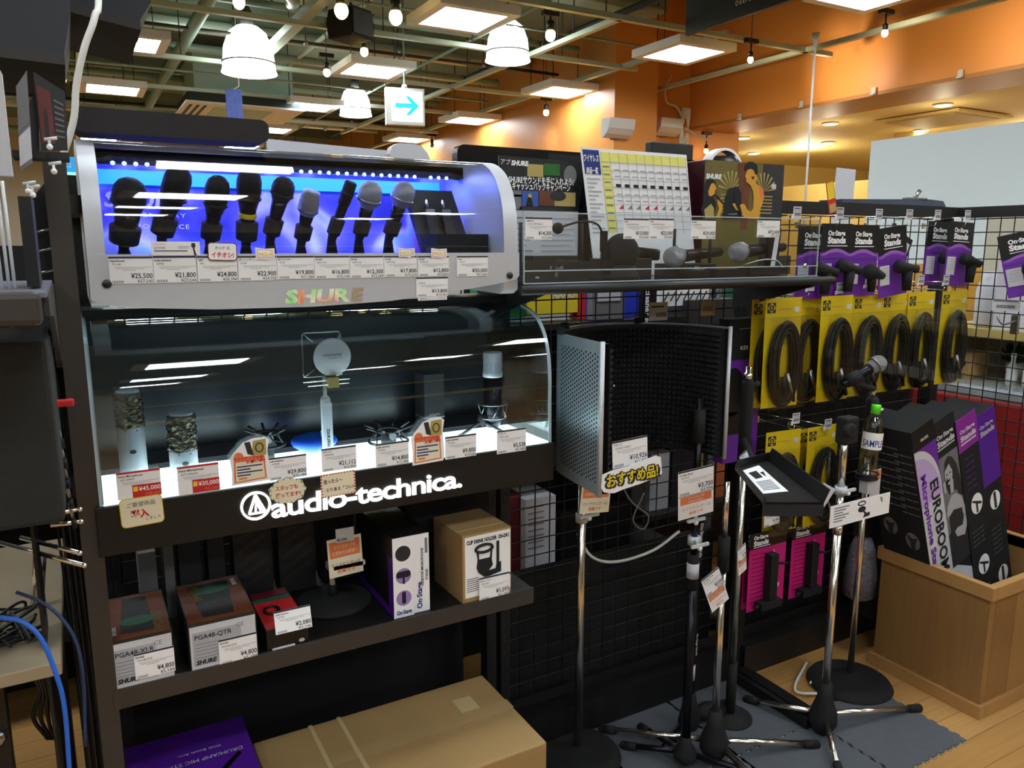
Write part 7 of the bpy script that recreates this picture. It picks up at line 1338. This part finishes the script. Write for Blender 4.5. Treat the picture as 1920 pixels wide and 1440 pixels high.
for px, py, l_ in ((92, 262, 'over the reddish poster'), (100, 308, 'on top of the slanted panel'), (52, 345, 'low at the black box'), (60, 352, 'beside the black box')): 
    p = PY(px, py, 1.3); b = MB(); b.tube([(-.006, 0, 0), (.01, 0, .003)], .0025, 'plastic_clear', 6); b.sphere((0, -.003, -.01), .0042, 'white', 10, 8); b.tube([(0, 0, 0), (0, 0, -.012)], .002, 'white', 5); solo(b, 'card_clip', 'small clear card clip with white ball '+l_, 'clip', p, group='clear card clips with white balls')
b = MB(); pts = [PY(105, 330, 1.55), PY(137, 230, 1.55), PY(143, 160, 1.55), PY(158, 90, 1.55), PY(178, 30, 1.56), PY(185, -40, 1.6)]; pts.append(Vector((.12, 1.8, 2.4))); pts.append(Vector((.15, 2.0, 3.6))); b.tube(spline(pts, 6), .0055, 'cable_white', 8); world_solo(b, 'thick_cable', 'thick white cable curving down at the upper left', 'cord', pts[0])
def overhead(pts, Y, d, lab):
    P = [PY(x, y, Y) for x, y in pts]; c = sum(P, Vector((0, 0, 0)))/len(P); t = thing('overhead_speaker', lab, 'speaker', c, group='black cabinets hanging from the ceiling')
    b = MB(t); b.prism([(p.x, p.z) for p in P], Y, Y+d, mat('overhead_black', (.13, .14, .16), .7), 'y'); b.build('cabinet', t, bevel=.006)
    b = MB(t); lo = sorted(P, key=lambda p: p.z)[:2]; lo.sort(key=lambda p: p.x); b.prism([(lo[0].x, lo[0].z), (lo[1].x, lo[1].z), (lo[1].x, lo[1].z-.03), (lo[0].x, lo[0].z-.03)], Y-.01, Y+d, mat('overhead_trim', (.17, .15, .14), .7), 'y'); b.build('lower_trim', t)
    b = MB(t); b.tube([(c.x, Y+d/2, c.z), (c.x, Y+d/2, 3.62)], .015, 'dark_pipe', 8); b.build('rod', t)
overhead([(-200, 60), (120, 100), (132, 25), (132, -180), (-200, -200)], 2.4, .5, 'black cabinet hanging at the upper left corner, nearer one'); overhead([(92, -6), (262, 38), (283, 5), (285, -150), (90, -150)], 2.7, .5, 'black cabinet hanging at the top edge, right one')
# lit cyan sign far behind
q0, q1 = PY(84, 345, 5.0), PY(142, 295, 5.0); t = thing('lit_display', 'bright cyan and white lit sign seen between the post and the case', 'sign', (q0.x, 5, 0))
b = MB(t); b.box(q0.x, q1.x+.02, 5, 5.03, q0.z, q1.z, 'cyan_sign'); b.box(q1.x-.04, q1.x+.02, 5, 5.03, 1.5, q0.z, 'cyan_sign'); b.build('lit_panel', t); b = MB(t); b.box(q0.x, q1.x+.02, 4.99, 5, q1.z-.08, q1.z, 'screen_blue'); b.text('集中', q0.x+.02, q1.z-.07, .06, 'paper', y=4.985); b.build('header', t); b = MB(t); b.box(q0.x-.3, q1.x+.02, 5.03, 5.3, 0, 1.5, 'dark_grey'); b.build('plinth', t)
# desk with cables
DX = PZ(115, 1240, .8).x
t = thing('desk', 'grey-brown desk with dark legs at the lower left edge', 'desk', (-.4, 1.65, 0))
b = MB(t); b.box(-.9, DX, 1.445, 2.1, .775, .8, DESKW); b.build('desk_top', t, bevel=.003)
b = MB(t); b.box(-.2, -.165, 1.5, 1.54, 0, .775, 'black'); b.build('leg', t); b = MB(t); b.box(DX-.05, DX-.02, 2.0, 2.04, 0, .775, 'black'); b.build('leg', t)
b = MB(t); b.box(-.9, -.2, 1.52, 1.54, .3, .775, 'rack_brown'); b.build('modesty_panel', t)
b = MB(t); b.lathe([(.014, 0), (.014, .008), (.009, .012)], 'steel', 14, (-.182, 1.5, .66), (0, -1, 0)); b.build('bolt', t)
b = MB(t); b.box(-.9, -.06, 1.5, 1.9, .02, .16, 'black'); b.build('foot_box', t)
b = MB(); rr = random.Random(4)
for k in range(7):
    pts = [(-.2+rr.uniform(-.05, .1), 1.5+rr.uniform(0, .2), .806+rr.uniform(0, .02)) for _ in range(6)]; b.tube(spline(pts, 6), .003, 'cable_black', 5)
world_solo(b, 'cable_bundle', 'messy black cables lying on the desk at the left edge', 'cable', (-.15, 1.6, .805))
pts = [PY(0, 1158, 1.40), PY(40, 1165, 1.39), PY(75, 1195, 1.38), PY(100, 1250, 1.37), PY(120, 1320, 1.36), PY(130, 1440, 1.35), PY(133, 1500, 1.35)]; b = MB(); b.tube(spline(pts, 6), .0038, 'blue_cable', 8); world_solo(b, 'network_cable', 'bright blue cable running over the desk edge and down', 'cable', pts[2])
pts = [PY(30, 1110, 1.46), PY(80, 1130, 1.45), PY(120, 1165, 1.44), PY(145, 1210, 1.43), PY(157, 1280, 1.42), PY(160, 1400, 1.41)]; b = MB(); b.tube(spline(pts, 6), .003, mat('navy_cable', (.12, .2, .35), .5), 8); world_solo(b, 'network_cable', 'dark blue cable curving down beside the left front post', 'cable', pts[2])
b = MB()
for k in range(4): pts = [PY(60+8*k, 1262, 1.5), PY(75+6*k, 1300, 1.52), PY(62+14*k, 1345, 1.54), PY(90+5*k, 1385, 1.56)]; b.tube(spline(pts, 6), .0035, 'cable_black', 6)
world_solo(b, 'cable_bundle', 'black cables hanging below the desk top', 'cable', PY(80, 1300, 1.52))
b = MB(); b.tube([PZ(75, 1040, .9), PZ(70, 1130, .81)], .012, 'chrome', 10); world_solo(b, 'chrome_tube', 'short chrome tube standing on the desk under the rods', 'tube', PZ(70, 1130, .8))
# ================================================================== SHOP BEHIND THE RACK
t = thing('shop_shelf', 'dark gondola shelf behind the microphone rack', 'shelf', (.6, 2.9, 0))
b = MB(t); b.box(-1.2, 2.0, 2.95, 3.0, 0, 1.5, 'matte_black'); b.build('back_panel', t)
for z_ in (.3, .75, 1.15): b = MB(t); b.box(-1.2, 2.0, 2.6, 2.95, z_, z_+.02, 'rack_black'); b.build('shelf_board', t)
x = .03; k = 0
while x < 1.2:
    t2 = thing('tool_pack', 'yellow and black item hanging behind the rack in the gap between the two cases', 'hanging pack', (x, 2.56, 1.18), group='yellow items seen between the two cases'); m_ = 'yellow_print' if k % 4 != 2 else 'paper2'
    b = MB(); b.box(0, .085, 0, .03, 0, .2, m_); b.build('card', t2); b = MB(); b.box(.015, .07, -.02, 0, .03, .09, 'dark_grey'); b.build('tool', t2); x += .1 if k % 3 else .13; k += 1
for px0, px1, pt, pb, m_, n_ in ((895, 985, 540, 600, 'green', 'green cloth bag behind the mesh beside the blue lit case'), (988, 1085, 535, 590, 'yellow_print', 'yellow cloth bag behind the mesh under the bar'), (1083, 1098, 535, 600, 'red', 'red strap next to the yellow bag behind the mesh'), (1098, 1200, 535, 598, mat('royal', (.1, .2, .75), .6), 'blue cloth bag behind the mesh')):
    p, q = PY(px0, pb, 2.2), PY(px1, pb, 2.2); zt = PY(px0, pt, 2.2).z; b = MB(); b.prism([(p.x, p.z), (q.x, p.z), (q.x, zt), (p.x, zt)], 2.2, 2.25, m_, 'y'); 
    if 'yellow cloth' in n_: b.text('KORG', (p.x+q.x)/2+.03, p.z+.05, .035, mat('paler_yellow', (.97, .93, .5), .6), y=2.198, al='C', off=.06) if False else b.text('NANO', (p.x+q.x)/2+.04, p.z+.05, .03, 'cream', y=2.198, al='C', off=.05)
    world_solo(b, 'cloth_bag', n_, 'bag', ((p.x+q.x)/2, 2.22, p.z), bevel=.004)
p, q = PY(1110, 600, 2.1), PY(1172, 535, 2.1); b = MB(); b.box(p.x, q.x, 2.1, 2.13, p.z, q.z, 'grey'); b.box(p.x+.02, q.x-.02, 2.097, 2.1, q.z-.05, q.z-.02, 'paper2'); world_solo(b, 'grey_pouch', 'grey plastic pouch in front of the blue cloth bag', 'pouch', (p.x, 2.1, p.z))
p, q = PY(1203, 610, 2.1), PY(1232, 540, 2.1); b = MB(); b.box(p.x, q.x, 2.1, 2.12, p.z, q.z, 'black'); b.text('cleaner set', p.x+.012, q.z-.004, .03, 'paper', y=2.097, rot=-pi/2, off=.03); world_solo(b, 'cleaner_card', 'black card with sideways white lettering behind the mesh', 'card', (p.x, 2.1, p.z))
p, q = PY(1236, 575, 2.15), PY(1330, 535, 2.15); b = MB(); b.box(p.x, q.x, 2.15, 2.17, p.z, q.z, 'paper')
for k in range(9): b.tube([(p.x+.02+.03*k, 2.148, p.z+.02), (p.x+.04+.03*k, 2.148, q.z-.02)], .003, 'ink', 4)
world_solo(b, 'patterned_pack', 'white pack with black line pattern behind the mesh', 'pack', (p.x, 2.15, p.z))
p, q = PY(1290, 612, 2.12), PY(1380, 560, 2.12); b = MB(); b.box(p.x, q.x, 2.12, 2.3, p.z-.3, q.z, 'dark_grey'); world_solo(b, 'product_box', 'dark box behind the mesh right above the sound shield', 'box', (p.x, 2.12, p.z-.3))
t = thing('shop_shelf', 'black rack filling the space behind the sound shield', 'shelf', (1.5, 2.35, 0))
b = MB(t); b.box(1.0, 1.9, 2.4, 2.43, 0, 1.2, 'matte_black'); b.build('back_panel', t)
zz_ = PY(1040, 600, 2.2).z
for z_ in (.4, .8, zz_-.001): b = MB(t); b.box(1.0, 1.9, 2.1, 2.4, z_-.02, z_, 'rack_black'); b.build('shelf_board', t)
p, q = PY(985, 1065, 2.08), PY(1042, 928, 2.08); b = MB(); b.box(p.x, q.x, 2.08, 2.3, .402, q.z, 'paper2')
for k in range(8): b.box(p.x+.01, p.x+.07, 2.079, 2.08, q.z-.03-.02*k, q.z-.026-.02*k, 'grey')
world_solo(b, 'product_box', 'pale box with small print behind the mesh, right of the cardboard cube', 'box', (p.x, 2.08, .402))
p, q = PY(935, 1060, 2.12), PY(980, 925, 2.12); b = MB(); b.box(p.x, q.x, 2.12, 2.3, .402, q.z, 'maroon'); world_solo(b, 'maroon_bag', 'dark red bag behind the mesh above the cardboard cube', 'bag', (p.x, 2.12, .402), bevel=.01)
b = MB(); b.box(0, .3, 0, .12, 0, .2, 'black'); solo(b, 'product_box', 'black box with cables behind the mesh under the 10,926 yen card', 'box', (1.38, 2.12, .402))
# far shop gondolas that stand on the floor further back
for x, y, w_, l_ in ((-2.5, 6, 3.4, 'left'), (1.6, 6, 2.4, 'middle'), (-2.5, 9, 3.4, 'far left'), (1.6, 9, 2.4, 'far middle'), (6.2, 2.8, 1.2, 'right, beyond the white board'), (-3.5, 3.6, 2.4, 'near left'), (1.2, 4.2, 2.6, 'nearest behind the rack')):
    t = thing('shop_gondola', 'low grey shop gondola, %s' % l_, 'shelf', (x+w_/2, y, 0)); b = MB(t); b.box(x, x+w_, y, y+.05, 0, 1.4, 'grey'); b.build('back_panel', t)
    for z_ in (.1, .5, .9): b = MB(t); b.box(x, x+w_, y-.4, y+.45, z_, z_+.03, 'dark_grey'); b.build('shelf_board', t)
# shop fittings behind the viewer, as the covers mirror them
for x, y, l_ in ((-1.6, -1.6, 'left'), (1.4, -1.8, 'right')):
    t = thing('shop_gondola', 'dark gondola standing behind the viewer, %s' % l_, 'shelf', (x, y, 0)); b = MB(t); b.box(x-1.2, x+1.2, y-.05, y, 0, 1.9, 'dark_grey'); b.build('back_panel', t)
    for z_ in (.2, .7, 1.2): b = MB(t); b.box(x-1.2, x+1.2, y, y+.4, z_, z_+.03, 'sand_print'); b.build('shelf_board', t)
